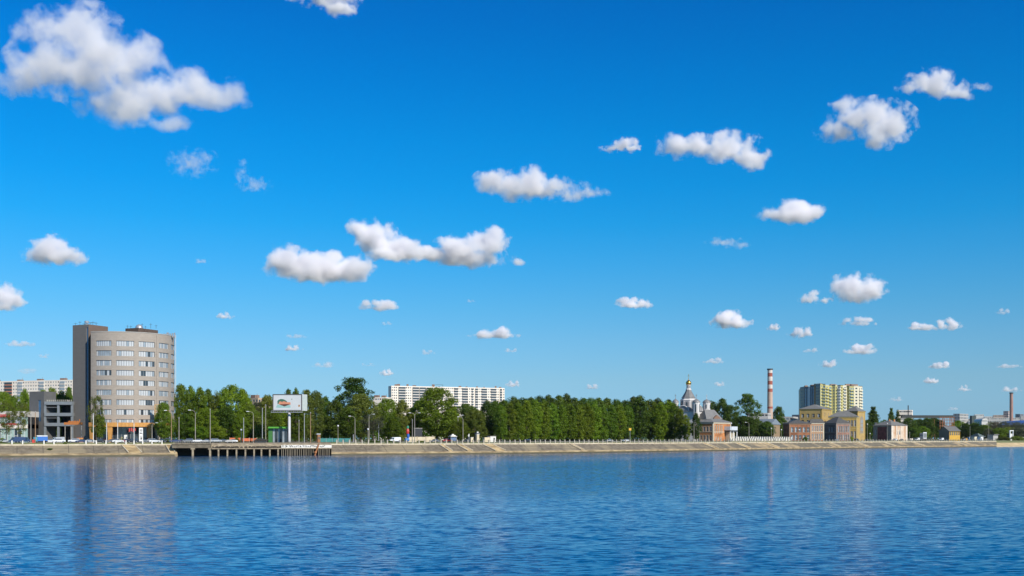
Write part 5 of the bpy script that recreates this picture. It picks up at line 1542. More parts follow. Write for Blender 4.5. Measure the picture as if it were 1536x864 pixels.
T = [
 # left edge
 ('broad', 6, 90, 588, 30, 'green', 'broad tree behind the showroom at the left edge'),
 ('broad', 22, 95, 594, 26, 'green', 'lower broad tree behind the right half of the showroom'),
 ('tall', 37, 88, 584, 18, 'green', 'upright tree just left of the parking garage tower'),
 ('tall', 49, 130, 598, 18, 'dark', 'dark tree showing left of the garage tower wall'),
 ('broad', 64, 110, 585, 20, 'green', 'tree top above the garage tower, left of three'),
 ('broad', 78, 110, 582, 20, 'green', 'tree top above the garage, middle of three'),
 ('tall', 92, 105, 587, 18, 'green', 'tree top above the open parking decks'),
 ('tall', 103, 108, 581, 18, 'green', 'tree top touching the dark stair tower, right of three'),
 ('sparse', 10, 26, 602, 26, 'olive', 'thin foreground tree with bare forked trunk before the showroom'),
 ('sparse', 31, 26, 604, 24, 'olive', 'thin foreground tree with one bare stem at the showroom corner'),
 ('sparse', 144, 28, 594, 22, 'olive', 'slim loose tree with a pale stem before the office entrance'),
 ('small', 149, 30, 622, 18, 'green', 'low leafy tree under the slim loose tree by the office entrance'),
 # right of the office block
 ('broad', 246, 30, 604, 26, 'green', 'leafy tree hiding the lower right corner of the round office block'),
 ('broad', 270, 62, 577, 30, 'green', 'tall tree right beside the round office block'),
 ('tall', 286, 70, 580, 24, 'green', 'second tall tree to the right of the office block'),
 ('tall', 300, 60, 582, 24, 'green', 'third tall tree to the right of the office block'),
 ('tall', 312, 75, 584, 22, 'dark', 'darker tree in the gap left of the pale green slim tree'),
 ('poplar', 324, 66, 587, 17, 'light', 'pale green slim tree left of the great peaked tree'),
 ('broad', 347, 70, 578, 46, 'green', 'great peaked tree midway between office block and billboard'),
 ('tall', 364, 78, 584, 22, 'green', 'tree on the right shoulder of the great peaked tree'),
 ('small', 297, 40, 640, 30, 'green', 'round low tree behind the parked cars left of the billboard'),
 ('small', 326, 42, 640, 26, 'green', 'low leafy tree below the pale green slim tree'),
 ('tall', 277, 44, 620, 24, 'dark', 'dark shorter tree beside the road lamp right of the office block'),
 ('tall', 310, 48, 612, 28, 'green', 'mid-height tree below the darker gap tree'),
 ('tall', 340, 50, 610, 30, 'dark', 'shorter dark tree in front of the great peaked tree'),
 ('broad', 362, 46, 622, 22, 'green', 'shorter tree in front of the right shoulder tree'),
 ('open', 388, 110, 603, 22, 'grey', 'greyish airy tree in front of the beige low block'),
 ('broad', 402, 80, 593, 30, 'olive', 'olive broad tree left of the billboard panel'),
 ('small', 388, 46, 624, 24, 'light', 'weeping light green tree left of the green kiosk'),
 ('broad', 376, 54, 608, 30, 'green', 'rounded tree between the great peaked tree and the weeping one'),
 ('broad', 404, 56, 612, 30, 'green', 'rounded tree right behind the green kiosk'),
 ('tall', 432, 85, 584, 17, 'dark', 'dark pointed tree top above the billboard, left one'),
 ('tall', 444, 85, 583, 17, 'dark', 'dark pointed tree top above the billboard, right one'),
 ('tall', 418, 60, 614, 30, 'green', 'tree filling the gap under the billboard, left of its pole'),
 ('tall', 444, 58, 606, 28, 'green', 'tree under the billboard, right of its pole'),
 ('poplar', 460, 62, 585, 20, 'light', 'bright tree at the right edge of the billboard'),
 ('tall', 474, 66, 587, 24, 'light', 'tall light green tree right of the billboard'),
 ('tall', 488, 76, 595, 22, 'dark', 'dark tree right of the tall light green tree'),
 ('tall', 503, 72, 600, 30, 'dark', 'deep dark tree at the foot of the airy giant'),
 ('open', 530, 100, 567, 56, 'dark', 'airy giant tree, the tallest, standing over the others in the centre left'),
 ('broad', 541, 66, 591, 50, 'olive', 'broad olive tree in front of the airy giant'),
 ('tall', 522, 50, 612, 32, 'dark', 'dark tree in front of the broad olive tree, its left side'),
 ('sparse', 560, 32, 622, 40, 'grey', 'thin grey half bare tree behind the promenade lamps'),
 ('broad', 581, 64, 598, 32, 'green', 'round tree in front of the small white block'),
 ('tall', 603, 60, 600, 24, 'olive', 'yellowish tree left of the striped flag column'),
 ('tall', 590, 48, 624, 28, 'green', 'shorter tree right behind the white van'),
 ('tall', 627, 80, 601, 28, 'dark', 'dark tree left of the big bushy tree'),
 ('tall', 617, 64, 612, 20, 'dark', 'dark tree behind the striped flag column'),
 ('broad', 656, 52, 582, 58, 'green', 'biggest bushy tree in front of the long cream apartment block'),
 ('tall', 676, 60, 612, 30, 'green', 'tree at the right foot of the biggest bushy tree'),
 ('broad', 700, 84, 606, 40, 'dark', 'dark round tree below the right half of the cream apartment block'),
 ('broad', 712, 44, 615, 36, 'olive', 'olive tree behind the cream gate piers'),
 ('broad', 690, 38, 632, 26, 'green', 'low round tree by the double lamp'),
 ('tall', 731, 60, 601, 26, 'dark', 'dark tree at the left end of the even poplar row'),
 # right of the church
 ('tall', 1066, 110, 602, 26, 'dark', 'dark tree between the church turret and its refectory roof'),
 ('tall', 1083, 90, 598, 26, 'dark', 'tall dark tree right behind the orange brick house'),
 ('broad', 1096, 80, 608, 22, 'dark', 'dark tree to the right of the glass balcony'),
 ('open', 1121, 86, 591, 34, 'dark', 'airy pine-like tree left of the striped chimney'),
 ('broad', 1116, 60, 624, 38, 'dark', 'dark dense tree at the foot of the airy pine-like tree'),
 ('broad', 1134, 70, 628, 20, 'dark', 'low dark tree left of the brown shed'),
 ('broad', 1168, 160, 610, 20, 'dark', 'dark round tree just right of the striped chimney'),
 ('tall', 1169, 60, 624, 22, 'dark', 'dark tree in front of the pale factory end, right of the chimney'),
 ('broad', 1150, 56, 632, 24, 'dark', 'low dark tree at the foot of the striped chimney'),
 ('small', 1216, 110, 618.5, 12, 'dark', 'small dark tree against the wall of the yellow pavilion'),
 # right part
 ('cone', 1310, 110, 610, 25, 'dark', 'big dark conical tree left of the ruined house'),
 ('tall', 1300, 90, 630, 14, 'dark', 'shorter dark tree beside the mansion niche'),
 ('cone', 1337, 190, 612, 15, 'dark', 'pointed dark tree behind the ruined house roof, left one'),
 ('cone', 1346.5, 190, 614.5, 13, 'dark', 'pointed dark tree behind the ruined house roof, right one'),
 ('broad', 1364, 120, 627, 24, 'dark', 'dark round tree right of the ruined house'),
 ('broad', 1377, 130, 629, 24, 'dark', 'second dark round tree right of the ruined house'),
 ('broad', 1390, 120, 627, 24, 'dark', 'third dark round tree, above the white gazebo'),
 ('broad', 1402, 130, 627, 24, 'dark', 'fourth dark round tree, left of the small yellow house'),
 ('small', 1384, 60, 640, 18, 'green', 'low green tree behind the white gazebo'),
 ('small', 1370, 60, 642, 18, 'dark', 'low dark tree left of the white gazebo'),
 ('broad', 1437, 210, 631, 22, 'green', 'green tree behind the right end of the small yellow house'),
 ('broad', 1449, 150, 635, 22, 'dark', 'dark tree right of the small yellow house'),
 ('broad', 1463, 140, 635, 24, 'dark', 'dark tree behind the white sheds'),
 ('broad', 1476, 150, 637, 20, 'green', 'green tree left of the thin mast'),
 ('sparse', 1487, 170, 632, 18, 'brown', 'leafless brownish tree right of the thin mast'),
 ('sparse', 1497, 170, 633, 18, 'brown', 'second leafless brownish tree right of the thin mast'),
 ('sparse', 1505, 160, 632, 18, 'grey', 'grey green tree left of the white gate frame'),
 ('sparse', 1514, 160, 632, 20, 'grey', 'grey green tree behind the white gate frame'),
 ('sparse', 1523, 160, 633, 18, 'grey', 'grey green tree right of the white gate frame'),
 ('sparse', 1531, 150, 634, 18, 'grey', 'grey green tree nearest the right edge'),
 ('small', 1483, 120, 643, 18, 'grey', 'low grey green bushy tree behind the flat roofed grey shed'),
 ('small', 1500, 110, 642, 20, 'green', 'low tree left of the white gate frame, before the leafless ones'),
 ('small', 1528, 110, 642, 24, 'grey', 'low grey green tree right of the white gate frame, before the blue roof'),
 ('small', 1512, 120, 641, 24, 'olive', 'low olive tree seen through the white gate frame'),
 ('bush', 1506, 30, 655, 20, 'light', 'bright low bush below the white gate frame'),
 ('bush', 1526, 30, 654, 22, 'light', 'bright low bush at the right edge of the grassy bank'),
]
for k, px, off, pt, w, lf, lab in T:
    tree(k, px, B(px, off), pt, w, lf, lab, 'bright bushes on the grassy bank' if k == 'bush' else 'trees of the mixed groves along the river', 'bush' if k == 'bush' else 'tree')
for i, (px, w, py) in enumerate([(3, 9, 657), (249, 14, 659), (102, 5, 661), (255, 8, 661), (355, 14, 655), (560, 22, 661), (585, 14, 661), (631, 16, 661), (1208, 8, 655), (1276, 10, 655)]):
    lab = ['round bush at the left edge before the showroom', 'bush hiding the foot of the round office block', 'small yellow green bush growing behind the cap stones', 'bush growing at the head of the narrow end stairway', 'bush behind the orange barrier',
           'low bush under the thin grey tree', 'low bush left of the white van', 'low bush in front of the dark poster wall', 'low bush before the peach fronted house', 'low bush by the corner of the mansion niche'][i]
    tree('bush', px, B(px, 22 if px < 300 else 20), py, w, 'light' if px in (102,) else 'green', lab, 'low bushes along the promenade', 'bush')
for px, o, zb, py, w, lab in [(75, 4.6, 2.85, 672.5, 9, 'green weed tuft growing from the slope in front of the garage'), (97.5, 9.2, 4.6, 662.5, 5, 'yellow green weed tuft behind the cap stones before the stair tower'),
                             (238, 3.0, 2.1, 677.5, 5, 'small weed tuft low on the slope before the office corner'), (540, 5.5, 3.2, 671.5, 5, 'small weed tuft on the slope below the lamp by the olive tree'), (812, 3.0, 2.1, 674.6, 5, 'small weed tuft low on the slope below the poplar row')]:
    tree('bush', px, B(px, o), py, w, 'light' if w == 5 else 'green', lab, 'weeds on the embankment', 'weeds', 'weed_tuft', zb=zb)['category'] = 'weeds'
# far-off wood: one mass beyond the town, seen only in gaps
def far_wood():
    rng = np.random.default_rng(4)
    me = KINDS_['broad'][0][0][0]
    V, Fc = [], []
    co = np.empty(len(me.vertices) * 3, dtype=np.float32); me.vertices.foreach_get('co', co); co = co.reshape(-1, 4, 3)
    n = co.shape[0]
    out = []
    for px in np.arange(-40, 1560, 9.0):
        for Y_ in (rng.uniform(620, 700), ):
            if px > 880: Y_ = B(px, 150) + rng.uniform(0, 30)
            if px > 1060: Y_ = rng.uniform(1150, 1300)
            if 560 < px < 740: Y_ = rng.uniform(700, 800)
            if px > 1300 or 1180 < px < 1300: Y_ = rng.uniform(1350, 1450)
            h = (WZ(620 + rng.uniform(-3, 8) + (8 if px > 1060 else 0) + (6 if px > 1400 else 0), Y_) - GZ)
            pick = rng.choice(n, 900, replace=False)
            q = co[pick].copy()
            q[:, :, :2] *= 1.15 * (Y_ / 650) ** .5; q[:, :, 2] = (q[:, :, 2] - 3.2) * h / 17.0
            ctr = q.mean(1, keepdims=True); q = ctr + (q - ctr) * 2.2
            q[:, :, 0] += WX(px, Y_); q[:, :, 1] += Y_; q[:, :, 2] += GZ
            out.append(q)
    q = np.concatenate(out).reshape(-1, 3); n = len(q) // 4
    m = bpy.data.meshes.new('distant_wood')
    m.vertices.add(len(q)); m.vertices.foreach_set('co', q.astype(np.float32).ravel())
    m.loops.add(4 * n); m.loops.foreach_set('vertex_index', np.arange(4 * n, dtype=np.int32))
    m.polygons.add(n); m.polygons.foreach_set('loop_start', np.arange(0, 4 * n, 4, dtype=np.int32)); m.polygons.foreach_set('loop_total', np.full(n, 4, dtype=np.int32)); m.update(calc_edges=True)
    m.materials.append(LEAF['dark'])
    o = bpy.data.objects.new('distant_wood', m); COL.objects.link(o)
    tag(o, 'distant dark wood filling the gaps behind the riverside trees', 'wood', kind='stuff')
far_wood()
# ================================================================== street furniture, vehicles, signs
M_post = mat('pale_concrete_post', (0.44, 0.40, 0.33), .85, (0.34, 0.31, 0.25), 1.0)
M_lampc = mat('lamp_post_concrete', (0.34, 0.31, 0.26), .85, (0.26, 0.24, 0.20), .6)
M_brown = mat('lamp_post_rusty', (0.36, 0.22, 0.12), .8)
M_lens = mat('frosted_lamp', (0.75, 0.76, 0.76), .3)

# promenade railing: posts on the cap, 100 nearest as parts
def railing():
    pxs = [757.0]
    p = 505.0; posts = []
    while p < 1490:
        step = 7.3 * (B(840, 9) / B(p, 9)) ** 1.35 if p > 620 else 9.5
        posts.append(p); p += step
    x, y = bankpt(800, 9)
    root = thing('promenade_railing', (x, y, 4.8), 'pale post railing running along the top of the embankment', 'railing')
    rest = MB()
    for i, p in enumerate(posts):
        own = i < 100
        b = MB() if own else rest
        q = bankpt(p, 8.32); d = bank_dir(p)
        b.box(q[0], q[1], 4.83, .48, .42, 6.25, d); b.box(q[0], q[1], 6.25, .60, .54, 6.42, d); b.lathe(q[0], q[1], [(.18, 6.42), (.12, 6.6)], 6)
        if own: b.build('post', M_post, root)
    tag(rest.build('posts', M_post, root), kind='stuff')
    r = MB()
    for z in (5.25, 6.0):
        for pa, pb in zip(posts, posts[1:]):
            qa, qb = bankpt(pa, 8.32), bankpt(pb, 8.32); r.tube((*qa, z), (*qb, z), .045, .045, 4)
    for pa, pb in zip(posts, posts[1:]):
        for f in (.2, .4, .6, .8):
            q = bankpt(pa + (pb - pa) * f, 8.32); r.tube((*q, 5.25), (*q, 6.0), .022, .022, 3)
    r.build('rail', mat('dark_iron', (0.05, 0.05, 0.055), .6), root)
railing()
for i, px in enumerate((18, 34, 66, 81, 129, 144.5, 159, 174, 189, 201, 214, 228, 243)):
    q = bankpt(px, 9.2); b = MB(); d = bank_dir(px)
    b.box(q[0], q[1], 4.55, .42, .36, 6.05, d); b.box(q[0], q[1], 6.05, .52, .46, 6.2, d); b.lathe(q[0], q[1], [(.2, 6.2), (.08, 6.36)], 4)
    t = thing('bollard', (q[0], q[1], 4.6), ORD[i] + ' white bollard from the left on the grass verge before the office block', 'bollard', 'white bollards on the left verge')
    b.build('post', mat('white_bollard_paint', (0.78, 0.76, 0.70), .7), t)

# cream balustrade in front of the park right of the orange house
def balustrade(px0, px1, off, zt, label, step, name='balustrade'):
    q = bankpt((px0 + px1) / 2, off)
    root = thing(name, (q[0], q[1], GZ), label, 'balustrade')
    b = MB(); A_, B_ = seg_line(px0, px1, off, 14), seg_line(px0, px1, off + .5, 14); b.prism(A_ + B_[::-1], 5.0, zt - 1.5); b.build('plinth', M_trim, root)
    p = px0
    n = 0
    while p < px1:
        b = MB(); q = bankpt(p, off + .25); d = bank_dir(p); b.box(q[0], q[1], zt - 1.498, 1.15, .7, zt, d); b.box(q[0], q[1], zt, 1.35, .9, zt + .16, d)
        b.build('pier', mat('white_painted_stone', (0.74, 0.70, 0.62), .8), root); p += step; n += 1
balustrade(1097, 1187, 21, WZ(655.0, 600), 'upper white crenellated balustrade in front of the dark trees below the chimney', 3.3)
balustrade(1096, 1186, 13.5, 7.0, 'lower white crenellated balustrade right on the embankment below the chimney', 3.6)

# street lamps
def lamp(px, off, ptop, arm, label, m=None, double=False, globe=False, r=.13):
    x, y = bankpt(px, off); zt = WZ(ptop, y)
    root = thing('street_lamp', (x, y, GZ), label, 'street lamp', 'street lamps along the promenade')
    b = MB(); b.tube((x, y, GZ - .1), (x, y, GZ + 1.2), r * 1.7, r * 1.6, 8); b.tube((x, y, GZ + 1.2), (x, y, zt - (0 if globe else .9)), r * 1.35, r * .8, 8); b.build('pole', m or M_lampc, root)
    if globe:
        b = MB(); b.lathe(x, y, [(.1, zt - .1), (.36, zt + .1), (.42, zt + .4), (.3, zt + .68), (.05, zt + .78)], 10); b.build('globe', M_lens, root, True); return
    for s in ((-1, 1) if double else (arm,)):
        if s == 0: continue
        b = MB(); pts = [(0, -.9), (.35, -.25), (1.0, .05), (1.9, .22)]
        for (a, c), (a2, c2) in zip(pts, pts[1:]): b.tube((x + s * a, y - a * .25, zt + c), (x + s * a2, y - a2 * .25, zt + c2), r * .65, r * .55, 6)
        ar = b.build('arm', m or M_lampc, root)
        b = MB(); b.prism([(x + s * 1.7, y - .75), (x + s * 2.7, y - 1.0), (x + s * 2.7, y - .55), (x + s * 1.7, y - .3)] if s > 0 else [(x + s * 2.7, y - 1.0), (x + s * 1.7, y - .75), (x + s * 1.7, y - .3), (x + s * 2.7, y - .55)], zt + .12, zt + .36)
        b.build('lamp_head', M_lens, ar)
for a in [(257, 17, 616.5, -1, 'rusty stemmed lamp with an arm, just right of the office block', M_brown), (293, 18, 616, -1, 'lamp curving left above the parked cars, between office and billboard'),
          (380, 17, 618, -1, 'lamp curving left beside the orange barrier'), (532.5, 17, 625, -1, 'lamp curving left in front of the broad olive tree'),
          (553.5, 19, 622, 1, 'lamp with a short right arm by the thin grey tree'), (622, 17, 620, 0, 'double armed lamp right of the striped flag column'),
          (694.5, 30, 626, -1, 'right hand lamp of the close pair left of the cream gate piers'), (687, 40, 623.5, 1, 'left hand lamp of the close pair left of the cream gate piers'),
          (228, 20, 635, 1, 'short lamp in front of the office entrance columns'), (1123.5, 20, 634, -1, 'lamp behind the balustrade under the airy tree'),
          (1483, 40, 627, -1, 'thin tall mast lamp near the right edge')]:
    px, off, pt, arm, lab = a[:5]
    lamp(px, off, pt, arm, lab, a[5] if len(a) > 5 else None, double=(px == 622))
for px, off, pt, lab in [(1041, 18, 634, 'plain pole standing before the orange brick house'), (1161, 18, 634, 'plain pole below the striped chimney')]:
    lamp(px, off, pt, 0, lab)
for px, off, pt, lab in [(1157, 14, 643.5, 'globe lamp on a short pole left of the plain pole below the chimney'), (1172, 14, 645.5, 'globe lamp right of the plain pole below the chimney'), (1198.5, 14, 645.5, 'globe lamp before the long red brick house'),
                         (1301, 14, 637, 'globe lamp left of the ruined house'), (1305, 14, 651, 'low globe lamp at the ruined house left corner'), (1097, 16, 636, 'globe lamp right of the glass balcony'), (1331, 14, 636, 'globe lamp in front of the ruined house'),
                         (362, 20, 646, 'low white globe lamp beside the orange barrier'), (552, 18, 645, 'low globe lamp under the thin grey tree'), (507, 22, 640, 'small globe lamp in front of the deep dark trees')]:
    lamp(px, off, pt, 0, lab, globe=True, r=.09)
def pole(px, off, ptop, label, m=M_lampc, r=.16):
    x, y = bankpt(px, off); zt = WZ(ptop, y)
    t = thing('pole', (x, y, GZ), label, 'pole', 'bare poles along the promenade')
    b = MB(); b.tube((x, y, GZ - .1), (x, y, zt), r * 1.4, r, 8); b.build('shaft', m, t)
    b = MB(); b.box(x, y, zt - .5, .5, .3, zt - .38); b.lathe(x, y, [(r + .05, zt - .2), (r + .05, zt + .02), (.03, zt + .15)], 8); b.build('cap', M_steel, t)
for px, off, pt, lab, m in [(46.3, 14, 621, 'left of the two tall posts before the garage', M_lampc), (53, 15, 617, 'right and taller of the two tall posts before the garage', M_brown), (268.5, 18, 626, 'thin pole right of the rusty lamp', M_lampc),
                            (315.3, 16, 613.5, 'tallest bare pole behind the parked cars left of the billboard', M_lampc), (365.5, 18, 627, 'thin pole left of the lamp by the orange barrier', M_steel),
                            (393.5, 24, 612, 'short white pole top among the trees left of the billboard', M_steel), (398.5, 24, 607, 'high pole left of the billboard panel', M_lampc), (448.5, 20, 630, 'low pole just right of the billboard column', M_lampc),
                            (456.5, 20, 620, 'pole under the right edge of the billboard', M_steel), (465.8, 18, 618.5, 'brownish thick pole right of the billboard', M_brown), (530, 15, 652, 'stub pole left of the lamp by the olive tree', M_steel),
                            (568, 30, 634, 'pale pole behind the thin grey tree', M_steel), (618.5, 26, 629, 'pole touching the double armed lamp', M_lampc), (160, 20, 634, 'white pole before the office entrance, left one', M_wframe), (176.5, 20, 633, 'white pole before the office entrance, middle one', M_wframe),
                            (201, 16, 634, 'white pole before the office entrance, right one', M_wframe), (1364.5, 16, 648, 'thin pole right of the ruined house', M_lampc), (1455, 40, 640, 'thin pole behind the white sheds', M_lampc), (140, 15, 620, 'white pole in the slim tree by the office', M_wframe)]:
    pole(px, off, pt, lab, m, .12)

# billboard
def billboard():
    Y = B(434, 22) ; z = lambda py: WZ(py, Y); X = lambda px: WX(px, Y)
    root = thing('billboard', (X(434), Y, GZ), 'large advertising billboard on a thick grey column above the quay', 'billboard')
    b = MB(); b.lathe(X(434), Y, [(.75, GZ - .2), (.62, GZ + 1), (.58, z(618))], 16); b.build('column', mat('pale_grey_paint', (0.50, 0.50, 0.51), .5), root, True)
    yf = Y - 1.2
    a = MB(); c = [(X(410), yf), (X(454), yf), (X(459.3), yf + 3.6), (X(411), yf + 3.6)]
    a.prism(c, z(616), z(591.6)); bx = a.build('box', mat('light_grey_paint', (0.56, 0.58, 0.58), .5), root)
    f = MB(); x0, x1 = X(410), X(454)
    for (xa, xb, za, zb) in ((x0, x1, z(592.6), z(591.4)), (x0, x1, z(616.4), z(615.2)), (x0, x0 + .35, z(615.2), z(592.6)), (x1 - .35, x1, z(615.2), z(592.6))):
        f.prism([(xa, yf - .22), (xb, yf - .22), (xb, yf - .004), (xa, yf - .004)], za, zb)
    f.build('frame', mat('dark_bronze', (0.10, 0.09, 0.08), .5), bx)
    p = MB(); p.prism([(x0 + .36, yf - .12), (x1 - .36, yf - .12), (x1 - .36, yf - .005), (x0 + .36, yf - .005)], z(615.1), z(592.7)); po = p.build('poster', mat('poster_white', (0.56, 0.58, 0.57), .5, (0.50, 0.52, 0.52), .3), bx)
    def shape(name, pts, m, d):
        b = MB(); b.face([(X(px), yf - .12 - d, z(py)) for px, py in pts][::-1]); b.build(name, m, po)
    shape('poster_picture', [(417, 602), (418.5, 600), (422, 598.6), (426, 599), (430, 601), (432, 603), (428, 604), (420, 605), (417.4, 607)], mat('poster_green', (0.04, 0.14, 0.09)), .01)
    shape('poster_picture', [(416.5, 607.5), (424, 606), (436.5, 608), (436.8, 611.8), (418, 611.8), (414.5, 611), (416, 609)], mat('poster_teal', (0.30, 0.50, 0.46)), .012)
    shape('poster_picture', [(418.5, 606), (420.5, 602), (424, 603), (426.5, 602), (432, 603.4), (436.5, 603.6), (437, 607), (431, 607.4), (428, 609), (424, 607.6)], mat('poster_salmon', (0.62, 0.25, 0.14)), .016)
    shape('poster_picture', [(419, 606.8), (424, 606.6), (431, 606.2), (436, 607), (431, 608.6), (427.5, 609.8), (424.5, 608.6)], mat('poster_brown', (0.09, 0.04, 0.03)), .02)
    shape('poster_mark', [(448.4, 607.4), (450.8, 607.2), (450.9, 610.2), (448.2, 610.3)], mat('poster_gold', (0.40, 0.20, 0.08)), .01)
    shape('poster_mark', [(438, 598.3), (439.2, 598.3), (439.2, 599.6), (438, 599.6)], mat('poster_green', (0.04, 0.14, 0.09)), .01)
    s = MB(); s.face([(X(454) + .02, yf - .01, z(614.5)), (X(459.3) + .02, yf + 3.55, z(614.5)), (X(459.3) + .02, yf + 3.55, z(593)), (X(454) + .02, yf - .01, z(593))]); s.build('side_poster', mat('pale_green_poster', (0.50, 0.56, 0.52), .5), bx)
    w = MB(); w.prism([(X(408), yf - 1.1), (X(455), yf - 1.1), (X(455), yf - .25), (X(408), yf - .25)], z(619), z(618.3))
    for px in np.arange(408.5, 455, 3.3):
        w.tube((X(px), yf - 1.05, z(618.3)), (X(px), yf - 1.05, z(616.2)), .07)
    w.tube((X(408.5), yf - 1.05, z(616.4)), (X(455), yf - 1.05, z(616.4)), .07); w.build('walkway', M_steel, root)
    w = MB()
    for px in (414, 424, 434, 444): w.box(X(px), yf - 1.0, z(617.9), .9, .3, z(616.8))
    w.build('floodlight', M_darksteel, root)
billboard()

# green kiosk below the billboard
def kiosk():
    Y = B(417, 30); z = lambda py: WZ(py, Y); X = lambda px: WX(px, Y)
    root = thing('kiosk', (X(416), Y, GZ), 'small bright green bordered glass pavilion left of the billboard column', 'kiosk')
    M_gr = mat('lime_green_panel', (0.12, 0.42, 0.05), .5)
    b = MB(); b.prism([(X(402), Y), (X(428), Y), (X(428), Y + 6), (X(402), Y + 6)], z(643), z(639.8)); b.build('roof_fascia', M_gr, root)
    b = MB(); b.prism([(X(402.5), Y + .2), (X(408.5), Y + .2), (X(408.5), Y + 5), (X(402.5), Y + 5)], GZ, z(643.1)); b.build('end_wall', mat('green_panel', (0.06, 0.20, 0.05), .5), root)
    for i, px in enumerate(np.arange(408.8, 427, 3.6)):
        b = MB(); b.face([(X(px), Y + .5, GZ), (X(px + 3.5), Y + .5, GZ), (X(px + 3.5), Y + .5, z(643.1)), (X(px), Y + .5, z(643.1))])
        g = b.build('glazing', G_dark if i % 2 else G_grey, root)
        b = MB(); b.box(X(px), Y + .4, GZ, .14, .14, z(643.1)); b.build('mullion', M_darksteel, g)
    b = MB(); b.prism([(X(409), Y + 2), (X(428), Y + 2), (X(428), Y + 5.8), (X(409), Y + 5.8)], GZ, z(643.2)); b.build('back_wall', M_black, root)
kiosk()

# ---- vehicles ------------------------------------------------------------------
def paint(name, col, rough=.3):
    if name in _mats: return _mats[name]
    m = mat(name, col, rough, tuple(c * .9 for c in col), .8, spec=.6)
    m.node_tree.nodes['Principled BSDF'].inputs['Coat Weight'].default_value = .5
    return m
M_tyre = mat('tyre_rubber', (0.02, 0.02, 0.02), .9)
M_rim = mat('wheel_rim', (0.45, 0.45, 0.46), .35, metal=.6)
M_lampw = mat('headlight_glass', (0.7, 0.72, 0.72), .15)
M_lampr = mat('tail_light_red', (0.5, 0.03, 0.02), .2)
SHAPES = {
    'hatch': (4.1, 1.72, [(0, .35), (0, .78), (.35, .95), (1.15, 1.02), (1.75, 1.45), (3.2, 1.5), (3.85, 1.05), (4.08, .95), (4.1, .35)], [(1.2, 1.03), (1.78, 1.41), (3.15, 1.45), (3.75, 1.06)]),
    'sedan': (4.6, 1.76, [(0, .35), (0, .75), (.3, .88), (1.25, .98), (1.95, 1.42), (3.1, 1.44), (3.8, 1.04), (4.5, .98), (4.6, .7), (4.6, .35)], [(1.3, .99), (1.98, 1.38), (3.08, 1.40), (3.72, 1.03)]),
    'suv': (4.6, 1.86, [(0, .42), (0, .95), (.25, 1.1), (1.15, 1.18), (1.6, 1.72), (4.1, 1.74), (4.5, 1.15), (4.6, 1.05), (4.6, .42)], [(1.2, 1.2), (1.65, 1.66), (4.0, 1.68), (4.35, 1.18)]),
    'van': (5.4, 2.0, [(0, .45), (0, 1.0), (.7, 1.25), (1.2, 2.25), (5.2, 2.35), (5.4, 2.2), (5.4, .45)], [(.78, 1.3), (1.2, 2.08), (2.1, 2.1), (2.1, 1.3)]),
}
PROTO = {}
def make_car(kind_):
    L_, W_, prof, win = SHAPES[kind_]
    root = empty('parked_car' if kind_ != 'van' else 'parked_van', (0, 0, 0))
    root['_o'] = [0, 0, 0, 0]
    b = MB(); n = len(prof)
    def half(z):                                    # tumblehome: narrower towards the roof
        return W_ / 2 * (1 - max(0, z - .95) * (.20 if kind_ != 'van' else .06))
    A_ = [(x - L_ / 2, -half(z), z) for x, z in prof]; B_ = [(x - L_ / 2, half(z), z) for x, z in prof]
    b.mesh(A_ + B_, [tuple(range(n)), tuple(range(n, 2 * n))[::-1]] + [(i, n + i, n + (i + 1) % n, (i + 1) % n) for i in range(n)])
    body = b.build('body', M_white, root)
    md = body.modifiers.new('soft', 'BEVEL'); md.width = .06; md.segments = 2
    g = MB()
    for s in (-1, 1):
        P = [(x - L_ / 2, s * (half(z) + .012), z) for x, z in win]
        g.face(P if s < 0 else P[::-1])
    def cross(i, j, m_=.06):
        (xa, za), (xb, zb) = prof[i], prof[j]
        dx, dz = xb - xa, zb - za; L2 = math.hypot(dx, dz); nx, nz = -dz / L2 * .012, dx / L2 * .012
        xa2, za2, xb2, zb2 = xa + dx * .08, za + dz * .08, xa + dx * .92, za + dz * .92
        g.face([(xa2 - L_ / 2 + nx, -half(za2) + m_, za2 + nz), (xa2 - L_ / 2 + nx, half(za2) - m_, za2 + nz), (xb2 - L_ / 2 + nx, half(zb2) - m_, zb2 + nz), (xb2 - L_ / 2 + nx, -half(zb2) + m_, zb2 + nz)])
    if kind_ == 'van': cross(2, 3)
    else: cross(3, 4); cross(5, 6)
    g.build('window', G_dark, body)
    r = .32 if kind_ in ('hatch', 'sedan') else .38
    for x in (L_ * .19, L_ * .80):
        for s in (-1, 1):
            w = MB(); y = s * (W_ / 2 - .08)
            w.tube((x - L_ / 2, y - .11 * s, r), (x - L_ / 2, y + .11 * s, r), r, r, 16); wo = w.build('wheel', M_tyre, root)
            w = MB(); w.tube((x - L_ / 2, y + .10 * s, r), (x - L_ / 2, y + .125 * s, r), r * .6, r * .55, 10); w.build('rim', M_rim, wo)
    for s in (-1, 1):
        w = MB(); w.box(-L_ / 2 - .01, s * (W_ / 2 - .28), .62, .06, .34, .78); w.build('headlight', M_lampw, body)
        w = MB(); w.box(L_ / 2 + .01, s * (W_ / 2 - .22), .72, .06, .26, .90); w.build('tail_light', M_lampr, body)
    return root
for k_ in SHAPES: PROTO[k_] = [make_car(k_), False]
